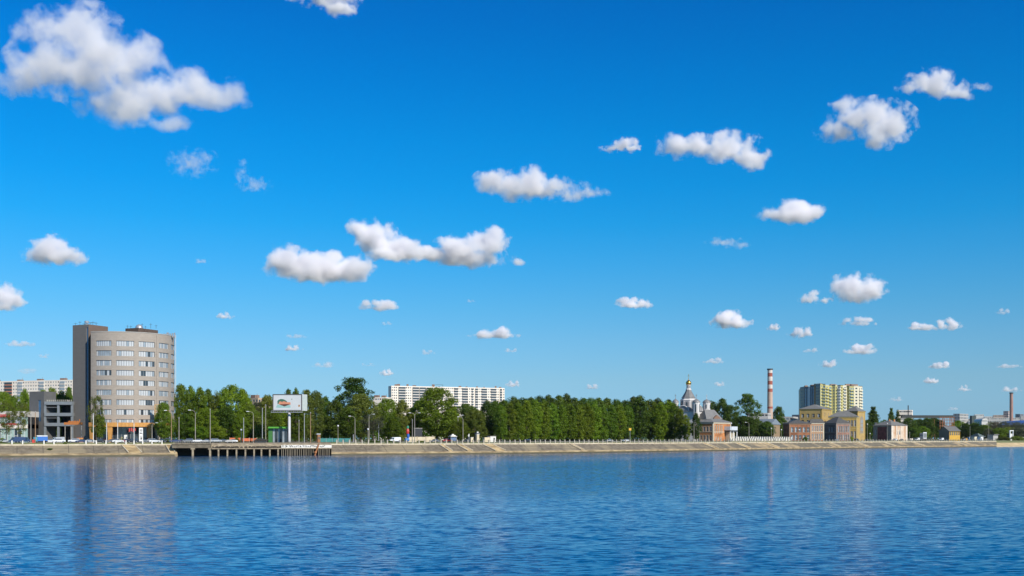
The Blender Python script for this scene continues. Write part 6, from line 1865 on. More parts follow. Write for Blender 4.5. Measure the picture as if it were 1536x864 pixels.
COLS = {'white': paint('car_white', (0.72, 0.73, 0.74)), 'silver': paint('car_silver', (0.38, 0.40, 0.42)), 'black': paint('car_black', (0.015, 0.015, 0.018)), 'navy': paint('car_navy', (0.02, 0.04, 0.12)),
        'red': paint('car_red', (0.38, 0.03, 0.02)), 'maroon': paint('car_maroon', (0.18, 0.01, 0.03)), 'grey': paint('car_grey', (0.14, 0.15, 0.16)), 'blue': paint('car_blue', (0.03, 0.12, 0.36)), 'green': paint('car_green', (0.04, 0.10, 0.06))}
def car(kind_, px, off, colour, yaw, label, group='cars parked beside the river road'):
    root, used = PROTO[kind_]
    if used: root = copy_tree(root)
    else: PROTO[kind_][1] = True
    x, y = bankpt(px, off)
    root.location = (x, y, GZ + .008); root.rotation_euler = (0, 0, bank_dir(px) + R(yaw))
    for ch in root.children:
        if ch.name.startswith('body'):
            ch.material_slots[0].link = 'OBJECT'; ch.material_slots[0].material = COLS[colour]
    tag(root, label, 'van' if kind_ == 'van' else 'car', group)
    return root
# verge slopes up to GZ at 13.5 m; cars stand behind it
for a in [('van', 24, 20, 'navy', 0, 'dark blue van parked before the showroom, left one'), ('van', 36, 21, 'navy', 180, 'dark blue van parked before the showroom, right one'),
          ('sedan', 74, 17, 'white', 0, 'white sedan parked in front of the open garage decks'), ('suv', 89, 17.5, 'white', 180, 'white off-roader parked in front of the garage, right of the white sedan'),
          ('van', 86, 26, 'silver', 0, 'silver van behind the white off-roader'), ('suv', 111, 22, 'white', 0, 'white car under the orange lettered canopy'),
          ('sedan', 122, 17, 'navy', 0, 'dark blue sedan before the stair tower'), ('hatch', 136, 17, 'silver', 180, 'pale silver hatchback right of the dark blue sedan'), ('sedan', 149, 18, 'black', 0, 'black sedan under the slim loose tree'),
          ('hatch', 158, 23, 'red', 80, 'bright red hatchback in front of the ochre canopy'), ('sedan', 167, 17, 'grey', 0, 'grey sedan in front of the tapering ochre column'), ('sedan', 177, 16.5, 'white', 180, 'white sedan in the middle of the row before the office'),
          ('suv', 174, 24, 'black', 0, 'black off-roader behind the white sedan'), ('hatch', 188, 18, 'maroon', 0, 'maroon hatchback left of the tall white sign'), ('suv', 199, 17.5, 'black', 0, 'black off-roader left of the tall white sign'),
          ('suv', 203, 26, 'green', 0, 'dark green off-roader far back in the row'), ('sedan', 214, 18, 'grey', 0, 'grey sedan right of the tall white sign'), ('suv', 225, 20, 'silver', 0, 'silver off-roader before the office corner'),
          ('sedan', 232, 17, 'white', 180, 'white sedan before the office corner'), ('sedan', 242, 19, 'black', 0, 'black sedan under the advert frame'), ('suv', 250, 24, 'grey', 0, 'grey off-roader by the leafy tree'),
          ('sedan', 262, 17, 'navy', 0, 'dark blue sedan at the start of the bridge'), ('sedan', 273, 20, 'black', 180, 'black sedan on the bridge approach'), ('suv', 282, 19, 'grey', 0, 'dark grey off-roader left of the curved lamp'),
          ('hatch', 296, 18, 'white', 0, 'white hatchback under the curved lamp'), ('sedan', 309, 18, 'silver', 0, 'silver sedan left of the tallest bare pole'), ('suv', 324, 18, 'silver', 180, 'silver off-roader right of the tallest bare pole'),
          ('sedan', 334, 21, 'grey', 0, 'grey sedan partly behind the silver off-roader'), ('sedan', 348, 17.5, 'white', 0, 'white sedan left of the orange barrier'), ('hatch', 346, 24, 'blue', 0, 'blue hatchback behind the white sedan near the barrier'),
          ('sedan', 5, 22, 'silver', 0, 'silver sedan at the left edge'), ('hatch', 61, 24, 'black', 0, 'black hatchback behind the blue lorry'),
          ('van', 592, 21, 'white', 0, 'white delivery van facing left under the central trees'),
          ('suv', 670, 24, 'red', 0, 'red vehicle under the biggest bushy tree'), ('sedan', 652, 22, 'grey', 0, 'grey sedan left of the red vehicle'), ('sedan', 938, 22, 'white', 0, 'white car half hidden at the right end of the poplar row'),
          ('sedan', 914, 24, 'silver', 0, 'silver car between the poplar trunks near the church'), ('sedan', 1300, 18, 'black', 0, 'black car left of the ruined house'), ('suv', 1284, 18, 'black', 0, 'black off-roader in front of the mansion niche'),
          ('suv', 1343, 16, 'white', 180, 'white off-roader in front of the ruined house'), ('sedan', 1352, 18, 'grey', 0, 'grey sedan right of the white off-roader'), ('van', 1376, 24, 'white', 0, 'white van left of the white gazebo'),
          ('van', 1412, 24, 'white', 0, 'white van in front of the small yellow house'), ('suv', 1446, 30, 'silver', 0, 'silver car right of the small yellow house'), ('sedan', 1499, 36, 'white', 0, 'white car left of the white gate frame'),
          ('hatch', 790, 24, 'black', 0, 'dark hatchback between the poplar trunks on the left'), ('sedan', 1255, 18, 'silver', 0, 'silver car before the weathered pinkish house'), ('sedan', 700, 24, 'black', 0, 'black car behind the cream gate piers')]:
    car(*a)
for k_, (r_, used) in PROTO.items():
    if not used:
        for c_ in list(r_.children_recursive) + [r_]: bpy.data.objects.remove(c_)

def lorry():
    x, y = bankpt(61.5, 16.5); d = bank_dir(61)
    t = thing('tarpaulin_lorry', (x, y, GZ), 'bright blue lorry with a white topped tarpaulin before the garage', 'lorry', rz=0)
    bl = paint('lorry_blue', (0.02, 0.14, 0.50), .5)
    def bx(nm, cx, w, z0, z1, m, dd=2.3, par=t):
        b = MB(); b.box(x + math.cos(d) * cx, y + math.sin(d) * cx, GZ + z0, w, dd, GZ + z1, d); return b.build(nm, m, par)
    bx('cargo_bed', .6, 3.6, .75, 2.5, bl); bx('tarpaulin', .4, 3.9, 2.502, 2.95, mat('white_tarpaulin', (0.66, 0.68, 0.70)), 2.4)
    c = bx('cab', -2.0, 1.4, .5, 2.3, paint('lorry_cyan', (0.05, 0.30, 0.42), .4)); bx('chassis', .0, 5.0, .35, .74, M_darksteel, 1.6)
    b = MB(); b.box(x - math.cos(d) * 2.72, y - math.sin(d) * 2.72, GZ + 1.35, .06, 1.9, GZ + 2.1, d); b.build('windscreen', G_dark, c)
    for cx in (-2.0, 1.5):
        for s in (-1, 1):
            b = MB(); px_, py_ = x + math.cos(d) * cx - math.sin(d) * s * 1.0, y + math.sin(d) * cx + math.cos(d) * s * 1.0
            b.tube((px_ + math.sin(d) * .15, py_ - math.cos(d) * .15, GZ + .45), (px_ - math.sin(d) * .15, py_ + math.cos(d) * .15, GZ + .45), .45, .45, 14); b.build('wheel', M_tyre, t)
lorry()
def small(name, cat, px, off, label, parts, group=None):
    """parts: (part name, material, [(dx, dy, z0, sx, sy, z1)])"""
    x, y = bankpt(px, off)
    t = thing(name, (x, y, GZ), label, cat, group)
    d = bank_dir(px)
    for nm, m, bs in parts:
        b = MB()
        for (dx, dy, z0, sx, sy, z1) in bs:
            b.box(x + dx * math.cos(d) - dy * math.sin(d), y + dx * math.sin(d) + dy * math.cos(d), GZ + z0, sx, sy, GZ + z1, d)
        b.build(nm, m, t)
    return t
M_red = mat('signal_red', (0.55, 0.04, 0.03), .5); M_orange = mat('orange_mesh', (0.62, 0.16, 0.05), .7, (0.4, 0.08, 0.03), 1.2)
M_cream = mat('cream_plaster', (0.66, 0.56, 0.38), .8, (0.5, 0.42, 0.28), .6)
small('red_barrel', 'barrel', 50, 15.5, 'red barrel between the two tall posts before the garage', [('drum', M_red, [(0, 0, 0, .9, .9, 1.3)]), ('lid', M_darksteel, [(0, 0, 1.302, .8, .8, 1.38)])])
x, y = bankpt(202.7, 15.2)
small('pylon_sign', 'sign', 211.5, 17, 'tall white pylon sign with black symbols before the office entrance', [('board', mat('sign_white', (0.76, 0.75, 0.72), .5), [(0, 0, .6, 1.5, .3, 6.1)]), ('foot', M_darksteel, [(0, 0, 0, 1.2, .3, .6)]),
      ('symbol', M_black, [(0, -.17, 5.0, .9, .05, 5.35), (.05, -.17, 4.45, .55, .05, 4.62), (0, -.17, 3.7, 1.0, .05, 3.95), (-.1, -.17, 3.95, .6, .05, 4.1), (.05, -.17, 1.3, .5, .05, 2.2), (0, -.17, 2.6, .7, .05, 2.75)])])
small('red_sign', 'sign', 198, 30, 'red lettered sign hanging in the dark entrance of the office block', [('letters', M_red, [(-1.0, 0, 4.6, .5, .2, 6.0), (-.2, 0, 4.8, .5, .2, 6.2), (.6, 0, 4.4, .6, .2, 5.8), (1.3, 0, 4.9, .35, .2, 6.0)]), ('support', M_darksteel, [(0, .2, 0, .2, .2, 6.1), (0, .2, 4.3, 3.0, .15, 4.45)])])
small('notice_stand', 'sign', 188.5, 24, 'small white notice stand before the office entrance', [('board', M_white, [(0, 0, 1.6, 1.2, .12, 3.2)]), ('leg', M_steel, [(-.4, 0, 0, .1, .1, 1.6), (.4, 0, 0, .1, .1, 1.6)])])
small('yellow_rack', 'rack', 182, 20, 'yellowish display rack among the cars before the office', [('shelf', mat('dull_yellow', (0.42, 0.36, 0.06)), [(0, 0, .7, 2.2, .6, .85), (0, 0, 1.4, 1.6, .6, 1.55), (.2, 0, 2.1, .8, .5, 2.25)]), ('frame', M_lampc, [(-1, 0, 0, .12, .5, 2.0), (1, 0, 0, .12, .5, 1.8), (0, 0, 0, .1, .4, 2.4)])])
small('orange_skip', 'skip', 120, 26, 'orange skip beside the stair tower', [('body', mat('ochre_cladding', (0.5, 0.25, 0.07)), [(0, 0, .2, 2.4, 1.6, 1.9)]), ('rim', M_orange, [(0, 0, 1.902, 2.6, 1.8, 2.05)])])
small('orange_barrier', 'barrier', 365, 19, 'low orange construction barrier left of the green kiosk', [('netting', M_orange, [(-3.6, 0, .5, 4.4, .12, 2.0), (2.6, .3, .6, 6.4, .12, 1.8)]), ('stake', M_lampc, [(-5.7, 0, 0, .14, .14, 2.3), (-1.2, 0, 0, .14, .14, 2.2), (2.5, .3, 0, .14, .14, 2.2), (5.7, .3, 0, .14, .14, 2.2)])])
small('dark_awning', 'awning', 391, 17, 'low dark awning between the orange barrier and the green kiosk', [('canopy', mat('black_canvas', (0.025, 0.025, 0.025)), [(0, 0, 1.0, 5.6, 2.4, 1.25), (0, 0, 1.25, 4.0, 2.0, 1.5), (0, 0, 1.5, 2.2, 1.4, 1.75)]), ('wall', mat('canvas_side', (0.3, 0.28, 0.25)), [(0, .6, 0, 5.0, 1.0, 1.0)])])
small('inflatable_boat', 'boat', 345, 15.8, 'white boat on land behind the quay left of the orange barrier', [('hull', mat('faded_hull', (0.42, 0.43, 0.42)), [(0, 0, .35, 4.2, 1.4, .8), (-.3, 0, .8, 2.4, 1.1, 1.15)]), ('cradle', M_steel, [(-1, 0, 0, .2, 1.2, .35), (1, 0, 0, .2, 1.2, .35)])])
small('orange_booth', 'booth', 478, 16, 'narrow orange booth with a grey cap above the rusty beam', [('body', mat('orange_render', (0.30, 0.14, 0.06)), [(0, 0, 0, 1.2, 1.2, 3.4)]), ('cap', M_steel, [(-.2, 0, 3.402, 1.7, 1.5, 3.9)]), ('hatch', M_darksteel, [(0, -.62, 1.4, .7, .05, 2.4)])])
small('site_fence', 'fence', 503, 26, 'teal mesh fence beside the deep dark trees', [('panel', mat('teal_mesh', (0.03, 0.20, 0.19), .6), [(-5.6, 0, .15, 2.7, .06, 1.8), (-2.8, 0, .15, 2.7, .06, 1.8), (0, 0, .15, 2.7, .06, 1.8), (2.8, 0, .15, 2.7, .06, 1.8), (5.6, 0, .15, 2.7, .06, 1.8)]), ('post', M_steel, [(k_ * 2.8 - 7, 0, 0, .09, .09, 2.0) for k_ in range(6)])])
# striped flag column
x, y = bankpt(612, 17)
t = thing('flag_column', (x, y, GZ), 'column of green, red and blue banners beside the double armed lamp', 'banner')
b = MB(); b.tube((x, y, GZ), (x, y, GZ + 7.6), .09); b.build('pole', M_steel, t)
for (za, zb, w, m, dx) in ((6.2, 7.4, .9, mat('banner_green', (0.05, 0.30, 0.18)), -.1), (3.9, 6.15, 1.25, M_red, -.15), (1.9, 3.85, 1.1, mat('banner_blue', (0.03, 0.12, 0.45)), .1), (.5, 1.85, 1.9, mat('banner_blue2', (0.05, 0.2, 0.5)), -.4)):
    b = MB(); b.lathe(x + dx, y - .2, [(w * .45, GZ + za), (w * .6, GZ + (za + zb) / 2), (w * .4, GZ + zb)], 8); b.build('banner', m, t)
small('beige_wall', 'wall', 632, 34, 'long low beige wall behind the striped flag column', [('panel', M_cream, [(-4.6, 0, 0, 4.4, .4, 2.5), (0, 0, 0, 4.4, .4, 2.5), (4.6, 0, 0, 4.4, .4, 2.6)]), ('pier', mat('brown_pier', (0.36, 0.28, 0.18)), [(-2.3, 0, 0, .3, .6, 2.8), (2.3, 0, 0, .3, .6, 2.8), (-6.95, 0, 0, .3, .6, 2.8), (6.95, 0, 0, .3, .6, 2.8)])])
small('dark_poster_wall', 'hoarding', 627, 46, 'dark grey hoarding above the beige wall right of the double armed lamp', [('panel', mat('charcoal_panel', (0.035, 0.038, 0.045)), [(0, 0, 1.5, 4.4, .3, 6.6)]), ('edge', M_kerb, [(0, 0, 6.602, 4.6, .4, 6.8)]), ('leg', M_darksteel, [(-1.6, 0, 0, .3, .2, 1.5), (1.6, 0, 0, .3, .2, 1.5)])])
small('market_tent', 'tent', 679, 22, 'blue and white peaked tent right of the red vehicle', [('canopy', M_white, [(0, 0, 2.6, 3.4, 2.6, 2.85), (0, 0, 2.85, 2.2, 1.7, 3.3), (0, 0, 3.3, 1.0, .8, 3.8)]), ('side_sheet', mat('tent_blue', (0.12, 0.18, 0.30)), [(0, -1.0, .6, 2.8, .08, 2.2)]), ('leg', M_steel, [(-1.5, -1.1, 0, .12, .12, 2.6), (1.5, -1.1, 0, .12, .12, 2.6), (-1.5, 1.1, 0, .12, .12, 2.6), (1.5, 1.1, 0, .12, .12, 2.6)])])
small('gate_pier', 'gate pier', 716, 15, 'cream gate pier with a dark overhanging cap, the right and taller one', [('shaft', M_cream, [(0, 0, 0, 1.3, 1.3, 3.6)]), ('cap', M_darksteel, [(0, 0, 4.0, 2.0, 2.0, 4.4)]), ('neck', M_white, [(0, 0, 3.602, 1.5, 1.5, 4.0), (0, 0, 4.402, .8, .8, 4.9)])])
small('gate_pier', 'gate pier', 707, 16, 'short cream gate pier left of the taller capped one', [('shaft', M_cream, [(0, 0, 0, 1.3, 1.3, 2.1)]), ('cap', M_white, [(0, 0, 2.102, 1.5, 1.5, 2.3)])])
small('white_statue', 'statue', 703, 15, 'small white figure on a dark pedestal left of the cream gate piers', [('pedestal', M_darksteel, [(0, 0, 0, .8, .8, 2.6)]), ('figure', M_white, [(0, 0, 2.602, .5, .5, 3.5), (.1, 0, 3.5, .35, .35, 3.9), (-.15, 0, 3.0, .7, .3, 3.2)])])
small('white_kiosk', 'kiosk', 736, 20, 'white box kiosk at the left end of the even poplar row', [('cabin', M_white, [(.6, 0, 0, 3.2, 2.4, 2.7)]), ('roof', M_kerb, [(.6, 0, 2.702, 3.5, 2.7, 2.9)]), ('annex', M_cream, [(-2.6, 0, 0, 3.0, 2.0, 2.3)]), ('door', M_darksteel, [(1.2, -1.23, .1, .9, .05, 2.1)])])
small('yellow_sign', 'sign', 945, 34, 'small yellow sign among the trees left of the church', [('board', mat('yellow_panel', (0.7, 0.42, 0.05)), [(0, 0, 6.3, 2.2, .2, 7.6)]), ('leg', M_steel, [(0, 0, 0, .2, .2, 6.3)])])
small('white_gazebo', 'gazebo', 1384.5, 22, 'white square gazebo with four openings in front of the dark trees', [('frame', mat('gazebo_white', (0.75, 0.76, 0.76)), [(-2.6, -1.5, 2.2, .4, .4, 6.2), (-.9, -1.5, 2.2, .3, .4, 6.2), (.9, -1.5, 2.2, .3, .4, 6.2), (2.6, -1.5, 2.2, .4, .4, 6.2), (0, -1.5, 6.2, 5.8, .5, 6.9), (0, -1.5, 1.7, 5.8, .5, 2.2)]), ('back', M_darksteel, [(0, 1.5, 0, 5.4, .3, 6.2)]), ('leg', M_lampc, [(-2.4, 0, 0, .4, 2.6, 1.7), (2.4, 0, 0, .4, 2.6, 1.7)])])
small('white_shed', 'shed', 1461, 32, 'cream shed right of the small yellow house, left one of two', [('cabin', mat('cream_shed', (0.70, 0.64, 0.46)), [(0, 0, 0, 4.8, 3, 3.2)]), ('roof', M_white, [(0, 0, 3.202, 5.1, 3.3, 3.4)]), ('door', M_darksteel, [(.9, -1.53, 0, 1.0, .05, 2.2)])], 'sheds right of the yellow house')
small('white_shed', 'shed', 1470.5, 32, 'white shed, right one of two near the thin mast', [('cabin', mat('gazebo_white', (0.75, 0.76, 0.76)), [(0, 0, 0, 5.2, 3, 3.3)]), ('roof', M_kerb, [(0, 0, 3.302, 5.5, 3.3, 3.5)]), ('door', M_darksteel, [(-1.2, -1.53, 0, 1.0, .05, 2.2)])], 'sheds right of the yellow house')
small('yellow_stall', 'stall', 1447, 33, 'low ochre stall right of the small yellow house', [('counter', mat('ochre_stall', (0.55, 0.30, 0.05)), [(0, 0, 0, 6.2, 2.4, 2.4)]), ('awning', M_darksteel, [(0, -.3, 2.402, 6.6, 3.2, 2.6)])])
small('blue_booth', 'booth', 1453, 33, 'small blue booth between the ochre stall and the cream shed', [('cabin', mat('booth_blue', (0.10, 0.20, 0.34)), [(0, 0, 0, 1.6, 1.6, 3.0)]), ('roof', M_white, [(0, 0, 3.002, 1.8, 1.8, 3.15)])])
small('tiled_pavilion', 'pavilion', 1466, 70, 'dark pyramid roofed pavilion behind the cream and white sheds', [('wall', mat('dim_wall', (0.12, 0.11, 0.10)), [(0, 0, 0, 12, 8, 3.5)]), ('roof', mat('green_grey_roof', (0.13, 0.16, 0.16), .6), [(0, 0, 3.502, 14, 10, 4.1), (0, 0, 4.1, 10.5, 7.5, 5.0), (0, 0, 5.0, 7, 5, 5.9), (0, 0, 5.9, 3.4, 2.4, 6.7)])])
small('grey_shed', 'shed', 1489, 90, 'flat roofed grey shed right of the thin mast', [('wall', M_gwall, [(0, 0, 0, 11, 6, 5.6)]), ('roof', M_roofgrey, [(0, -.4, 5.602, 12, 7.5, 6.3)])])
small('white_gate_frame', 'gate', 1517, 34, 'white angular gate frame on the grassy bank near the right edge', [('post', mat('gazebo_white', (0.75, 0.76, 0.76)), [(-3.2, 0, -.4, 1.3, .8, 8.8), (3.4, 0, -.4, .7, .8, 8.8)]), ('lintel', mat('gazebo_white', (0.7, 0.7, 0.7)), [(0, 0, 8.802, 8.0, .9, 9.6)]), ('infill', M_lwall, [(.6, .4, 3.0, 4.6, .3, 6.4)]), ('base', M_white, [(-3.8, -1, -1.0, 3.4, 1.6, 1.6)])])
small('yellow_crane', 'crane', 1534.5, 120, 'white and yellow loading arm at the right edge', [('mast', M_white, [(0, 0, 0, 1.2, 1, 9.0), (-1.0, 0, 9.0, 1.2, 1, 13.5)]), ('counterweight', mat('crane_yellow', (0.65, 0.45, 0.08)), [(.6, 0, 7.0, 1.6, 1.2, 9.0)])])
# low timber boats / people are too small to make out in the photograph
def haze():
    b = MB(); b.prism([(-3000, -30), (3000, -30), (3000, 3200), (-3000, 3200)], -1.0, 130.0)
    m = bpy.data.materials.new('thin_haze'); m.use_nodes = True; t = m.node_tree; t.nodes.clear()
    o = t.nodes.new('ShaderNodeOutputMaterial'); v = t.nodes.new('ShaderNodeVolumePrincipled')
    v.inputs['Color'].default_value = (0.80, 0.90, 1.0, 1); v.inputs['Density'].default_value = 0.000010; v.inputs['Anisotropy'].default_value = 0.0
    t.links.new(v.outputs[0], o.inputs['Volume'])
    tag(b.build('haze', m), kind='stuff')
haze()
# ------------------------------------------------------------------ clouds
def cloud_material(name, puffs, seed, amp=0.9, wisp=0.0, dens=1.0, nscale=2.2):
    """density from a few puffs (centre, radii in object space) frayed by noise; object space is scaled to unit size"""
    m = bpy.data.materials.new(name)
    m.use_nodes = True
    t = m.node_tree
    t.nodes.clear()
    N, L = t.nodes.new, t.links.new
    out = N('ShaderNodeOutputMaterial')
    pv = N('ShaderNodeVolumePrincipled')
    pv.inputs['Color'].default_value = (1.0, 0.988, 0.998, 1)
    pv.inputs['Anisotropy'].default_value = 0.0
    L(pv.outputs[0], out.inputs['Volume'])
    co = N('ShaderNodeTexCoord')
    prev = None
    for (c, r) in puffs:
        a = N('ShaderNodeVectorMath'); a.operation = 'SUBTRACT'
        L(co.outputs['Object'], a.inputs[0]); a.inputs[1].default_value = c
        b = N('ShaderNodeVectorMath'); b.operation = 'DIVIDE'
        L(a.outputs[0], b.inputs[0]); b.inputs[1].default_value = r
        d = N('ShaderNodeVectorMath'); d.operation = 'LENGTH'
        L(b.outputs[0], d.inputs[0])
        if prev is None:
            prev = d.outputs['Value']
        else:
            s = N('ShaderNodeMath'); s.operation = 'SMOOTH_MIN'
            L(prev, s.inputs[0]); L(d.outputs['Value'], s.inputs[1]); s.inputs[2].default_value = 0.15
            prev = s.outputs[0]
    base = N('ShaderNodeMath'); base.operation = 'SUBTRACT'
    base.inputs[0].default_value = 1.0
    L(prev, base.inputs[1])                       # 0 at the hull, 1 in the middle
    mp = N('ShaderNodeVectorMath'); mp.operation = 'ADD'
    L(co.outputs['Object'], mp.inputs[0]); mp.inputs[1].default_value = (seed * 3.1, seed * 1.7, seed * 0.9)
    no = N('ShaderNodeTexNoise')
    no.inputs['Scale'].default_value = nscale
    no.inputs['Detail'].default_value = 7.0
    no.inputs['Roughness'].default_value = 0.60
    L(mp.outputs[0], no.inputs['Vector'])
    n2 = N('ShaderNodeMath'); n2.operation = 'MULTIPLY_ADD'
    L(no.outputs[0], n2.inputs[0]); n2.inputs[1].default_value = amp * 2.1; n2.inputs[2].default_value = -0.5 * amp * 2.1 - 0.30 - wisp
    sm = N('ShaderNodeMath'); sm.operation = 'MULTIPLY_ADD'
    L(base.outputs[0], sm.inputs[0]); sm.inputs[1].default_value = 0.9; L(n2.outputs[0], sm.inputs[2])
    k = N('ShaderNodeMath'); k.operation = 'MULTIPLY'; k.use_clamp = True
    L(sm.outputs[0], k.inputs[0]); k.inputs[1].default_value = 1.9 if wisp <= 0 else 1.3
    dn = N('ShaderNodeMath'); dn.operation = 'MULTIPLY'
    L(k.outputs[0], dn.inputs[0]); dn.inputs[1].default_value = dens
    L(dn.outputs[0], pv.inputs['Density'])
    return m

CLOUD_BASE = 1150.0
def cloud(puffs_px, label, seed, amp=0.9, wisp=0.0, tau=14.0, nscale=2.2, base_py=None, group='clouds scattered over the blue sky'):
    """puffs_px: (px, py, half width, half height) in the photograph; all puffs of a cloud share one distance"""
    by = base_py if base_py else max(p[1] + p[3] for p in puffs_px)
    Y = CLOUD_BASE * FPX / (HZ - by)
    Y = min(Y, 26000.0)
    s = Y / FPX
    cx = sum(p[0] for p in puffs_px) / len(puffs_px)
    cy = sum(p[1] for p in puffs_px) / len(puffs_px)
    puffs_px = [(a, b, c * 1.06, d * 1.06) for a, b, c, d in puffs_px]
    half = max(max(abs(p[0] - cx) + p[2] for p in puffs_px), 1)
    S = half * s                                   # object scale in metres
    loc = Vector((WX(cx, Y), Y, WZ(cy, Y)))
    rnd = random.Random(seed)
    puffs = []
    bm = bmesh.new()
    for (px, py, hw, hh) in puffs_px:
        dep = min(hw, hh * 1.5) / half
        c = ((px - cx) / half, rnd.uniform(-0.3, 0.3) * dep, -(py - cy) / half)
        r = (hw / half, dep, hh / half)
        puffs.append((c, r))
        M = Matrix.Translation(c) @ Matrix.Diagonal((*r, 1))
        bmesh.ops.create_icosphere(bm, subdivisions=3, radius=1.0, matrix=M)
    me = bpy.data.meshes.new('cloud')
    bm.to_mesh(me); bm.free()
    o = bpy.data.objects.new('cloud', me)
    o.location = loc
    o.scale = (S, S, S)
    COL.objects.link(o)
    if len(puffs) > 1:
        md = o.modifiers.new('union', 'REMESH')
        md.mode = 'VOXEL'
        md.voxel_size = 0.035
    nscale *= 1.55
    thick = 2 * max(p[1][1] for p in puffs) * S
    mt = cloud_material('cloud_vapour', puffs, seed, amp, wisp, tau / thick, nscale)
    me.materials.append(mt)
    tag(o, label, 'cloud', group)
    return o

cloud([(150, 100, 105, 62), (70, 95, 75, 40), (235, 130, 95, 42), (320, 142, 80, 26), (110, 45, 95, 42), (50, 120, 60, 35), (262, 186, 42, 14), (180, 150, 80, 42), (215, 95, 50, 36), (285, 130, 60, 24), (348, 143, 44, 14)],
      'biggest cloud, ragged and white with torn edges, at the upper left', 1, 1.75, 0.0, 9, 3.0)
cloud([(285, 242, 40, 24), (310, 236, 22, 12)], 'faint small wisp under the biggest cloud', 2, 1.6, 0.12, 3, 3.0)
cloud([(385, 278, 32, 14), (362, 262, 14, 26)], 'thinnest pale wisp to the lower right of the biggest cloud', 3, 1.6, 0.16, 2.5, 3.0)
cloud([(500, -2, 68, 16), (440, -6, 44, 12), (510, 12, 30, 16)], 'white cloud cut off by the top edge of the sky', 4, 1.3, 0.0, 10, 3.0)
cloud([(430, 392, 42, 28), (480, 400, 50, 28), (530, 403, 38, 24), (500, 384, 20, 14), (475, 408, 92, 20), (455, 395, 50, 26)],
      'dense white cumulus, left and lowest of the three joined heaps', 5, 0.9, -0.03, 20, 2.6)
cloud([(560, 355, 42, 30), (600, 372, 44, 24), (540, 345, 24, 20), (600, 380, 70, 16)],
      'dense cumulus with a sloping crest, middle of the three joined heaps', 6, 0.9, -0.03, 20, 2.8)
cloud([(735, 365, 34, 30), (690, 375, 46, 26), (705, 386, 76, 18), (650, 382, 40, 16), (778, 393, 12, 8)],
      'dense cumulus with a tall right shoulder, right of the three joined heaps', 7, 0.9, -0.03, 20, 2.8)
cloud([(80, 375, 38, 26), (62, 380, 36, 18), (110, 385, 28, 16), (85, 388, 56, 12)], 'domed white cumulus over the white slab block at the left', 8, 0.9, -0.02, 16, 2.4)
def small_cloud(px, py, hw, hh, label, tau=9, wisp=0.0, seed=None, amp=1.0):
    rnd = random.Random(seed or int(px * 7 + py))
    P = [(px, py + hh * .45, hw, hh * .55)]
    n = 3 if hw > 20 else 2
    for k in range(n):
        f = (k + .5) / n * 2 - 1
        P.append((px + hw * f * .55 + rnd.uniform(-.1, .1) * hw, py + hh * rnd.uniform(-.05, .25), hw * rnd.uniform(.30, .42), hh * rnd.uniform(.6, .85)))
    return cloud(P, label, seed or int(px + py), amp, wisp, tau * 1.05, 1.7)
cloud([(938, 216, 26, 11), (920, 222, 26, 8), (948, 223, 18, 8)], 'small ragged cloud left of the long double humped cloud', 9, 1.2, 0, 9, 2.6)
cloud([(1015, 218, 38, 22), (1045, 216, 36, 18), (1088, 222, 42, 24), (1125, 238, 34, 20), (1082, 203, 22, 14), (1105, 215, 44, 22), (1066, 219, 46, 18)], 'long double humped cloud in the upper right of centre', 10, 1.3, 0, 11, 2.8)
cloud([(742, 274, 36, 22), (798, 276, 46, 28), (845, 288, 42, 15), (888, 290, 30, 13), (820, 284, 70, 20), (770, 278, 50, 24)], 'long torn cloud near the picture centre, above the three joined heaps', 11, 1.25, 0, 11, 2.8)
cloud([(1186, 322, 60, 17), (1190, 312, 44, 17), (1215, 318, 32, 18)], 'smooth lens shaped cloud right of centre', 12, 0.7, -.02, 14, 2.2)
cloud([(1090, 364, 34, 11), (1112, 367, 20, 8)], 'faint thin cloud below left of the lens shaped cloud', 13, 1.3, .1, 3.5, 2.6)
cloud([(1305, 182, 66, 32), (1268, 160, 26, 20), (1262, 196, 44, 18), (1340, 190, 46, 24), (1320, 210, 40, 16), (1285, 180, 44, 30)], 'big bright cloud with a curled left horn in the upper right', 14, 1.25, 0, 12, 2.8)
cloud([(1398, 120, 42, 22), (1360, 132, 34, 11), (1440, 140, 44, 11), (1470, 133, 18, 9), (1415, 128, 40, 18)], 'ragged flat cloud with a trailing tail near the upper right corner', 15, 1.25, 0, 10, 2.8)
cloud([(1275, 432, 34, 26), (1308, 434, 26, 24), (1258, 430, 16, 12), (1290, 446, 44, 13)], 'dense bright cumulus on the right side above the row of little clouds', 16, .85, -.03, 18, 2.4)
cloud([(1215, 448, 20, 10), (1222, 439, 11, 7), (1240, 450, 12, 6)], 'two little puffs joined left of the dense bright cumulus', 17, 1.1, .0, 7, 2.4)
cloud([(25, 452, 20, 16), (5, 444, 30, 24), (0, 460, 40, 9)], 'white cumulus cut off by the left edge', 8 + 10, .85, -.02, 16, 2.4)
S = small_cloud
S(1288, 480, 36, 11, 'flat three humped cloud right below the dense bright cumulus', 9)
S(1385, 488, 30, 9, 'low ragged cloud, left half of the stretched pair near the right', 8)
S(1424, 485, 28, 12, 'taller right half of the stretched pair near the right', 9)
S(1506, 466, 17, 7, 'faint little cloud near the right edge at mid height', 3.5, .04)
S(1293, 521, 30, 12, 'double humped small cloud above the yellow high-rise', 11)
S(1201, 496, 22, 12, 'little bright cloud left of the flat three humped cloud', 8)
S(1161, 488, 15, 9, 'little round cloud right of the domed cloud with a sloping back', 6)
S(1092, 475, 40, 19, 'domed bright cloud with a sloping back, above the church', 14, -.02)
S(948, 452, 36, 13, 'isolated flat bright cloud, centre right at mid height', 11)
S(744, 497, 48, 13, 'long low cloud above the cream apartment block', 10)
S(566, 455, 48, 13, 'long low cloud beneath the three joined heaps', 9, seed=77)
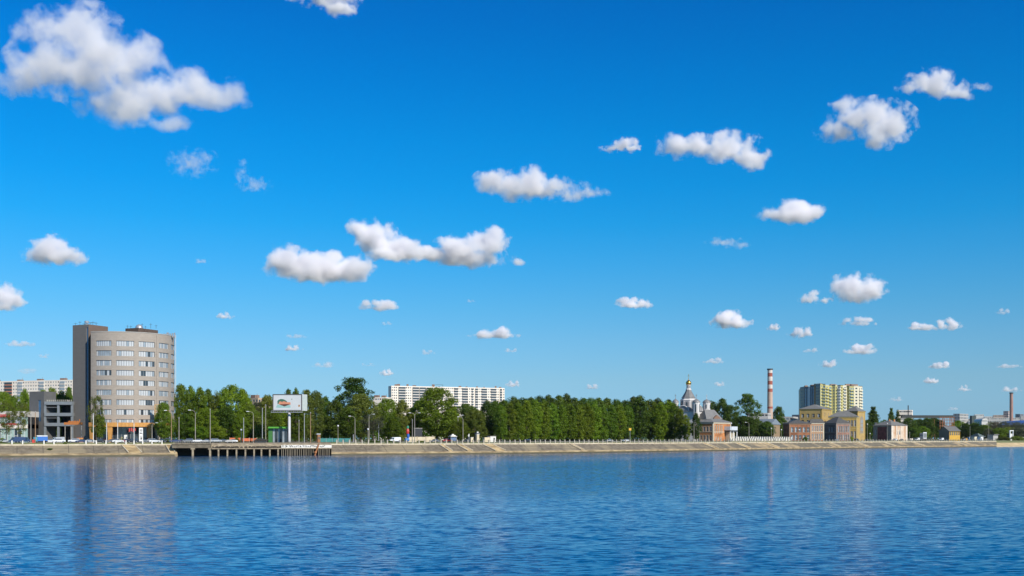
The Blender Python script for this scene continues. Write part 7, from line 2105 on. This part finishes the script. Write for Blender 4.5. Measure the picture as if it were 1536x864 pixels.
S(337, 472, 20, 8, 'small flat cloud right of the office block roof', 5)
S(440, 520, 16, 8, 'small bright puff above the billboard', 6)
S(444, 503, 22, 6, 'faint streak just above the small bright puff', 2.5, .04)
S(485, 546, 22, 7, 'faint low cloud left of the airy giant tree top', 3.5, .02)
S(580, 557, 14, 8, 'low small puff left above the cream apartment block', 6)
S(552, 546, 20, 5, 'thin streak left of the low small puff', 2.5, .04)
S(641, 527, 16, 6, 'small pale cloud midway over the cream apartment block', 3.5, .02)
S(768, 524, 16, 6, 'small pale cloud below the long low cloud', 3.5, .02)
S(770, 574, 15, 8, 'low puff at the right end of the cream apartment block', 6)
S(301, 390, 13, 6, 'tiny pale cloud between the left cumulus and the three heaps', 2.5, .04)
S(30, 513, 26, 8, 'pale cloud left of the office tower, larger of two', 4)
S(66, 533, 14, 5, 'pale cloudlet left of the office tower, lower and smaller', 2.5, .03)
S(888, 579, 18, 6, 'faint low cloud over the right half of the poplar row', 4)
S(1072, 540, 20, 7, 'small cloud over the church dome', 5)
S(1216, 524, 17, 6, 'pale little cloud left of the double humped one', 3, .03)
S(1245, 543, 19, 9, 'small bright cloud just above the left flank of the high-rise', 7)
S(1410, 547, 22, 8, 'small pointed cloud above the conveyor gallery', 7)
S(1397, 568, 15, 9, 'small bright round cloud below the pointed one', 8)
S(1446, 581, 12, 7, 'tiny round cloud right of the small bright round cloud', 5)
S(1515, 548, 22, 5, 'thin cloud near the right edge above the brick chimney', 3)
S(1516, 583, 20, 6, 'small cloud hanging right above the brick chimney', 5)
S(1079, 574, 12, 6, 'faint cloudlet right of the golden dome', 3.5)
S(1345, 597, 16, 6, 'faint low cloud between high-rise and steel stack', 3)
S(580, 484, 12, 5, 'tiny faint wisp below the long cloud beneath the heaps', 2, .04)
S(705, 450, 12, 5, 'tiny faint wisp right of the long cloud beneath the heaps', 1.8, .04)
S(40, 546 + 10, 30, 6, 'faint band of cloud just above the far left slab block', 1.8, .03)
S(1430, 612, 14, 4, 'faintest low cloudlet above the grey factory block', 1.5)
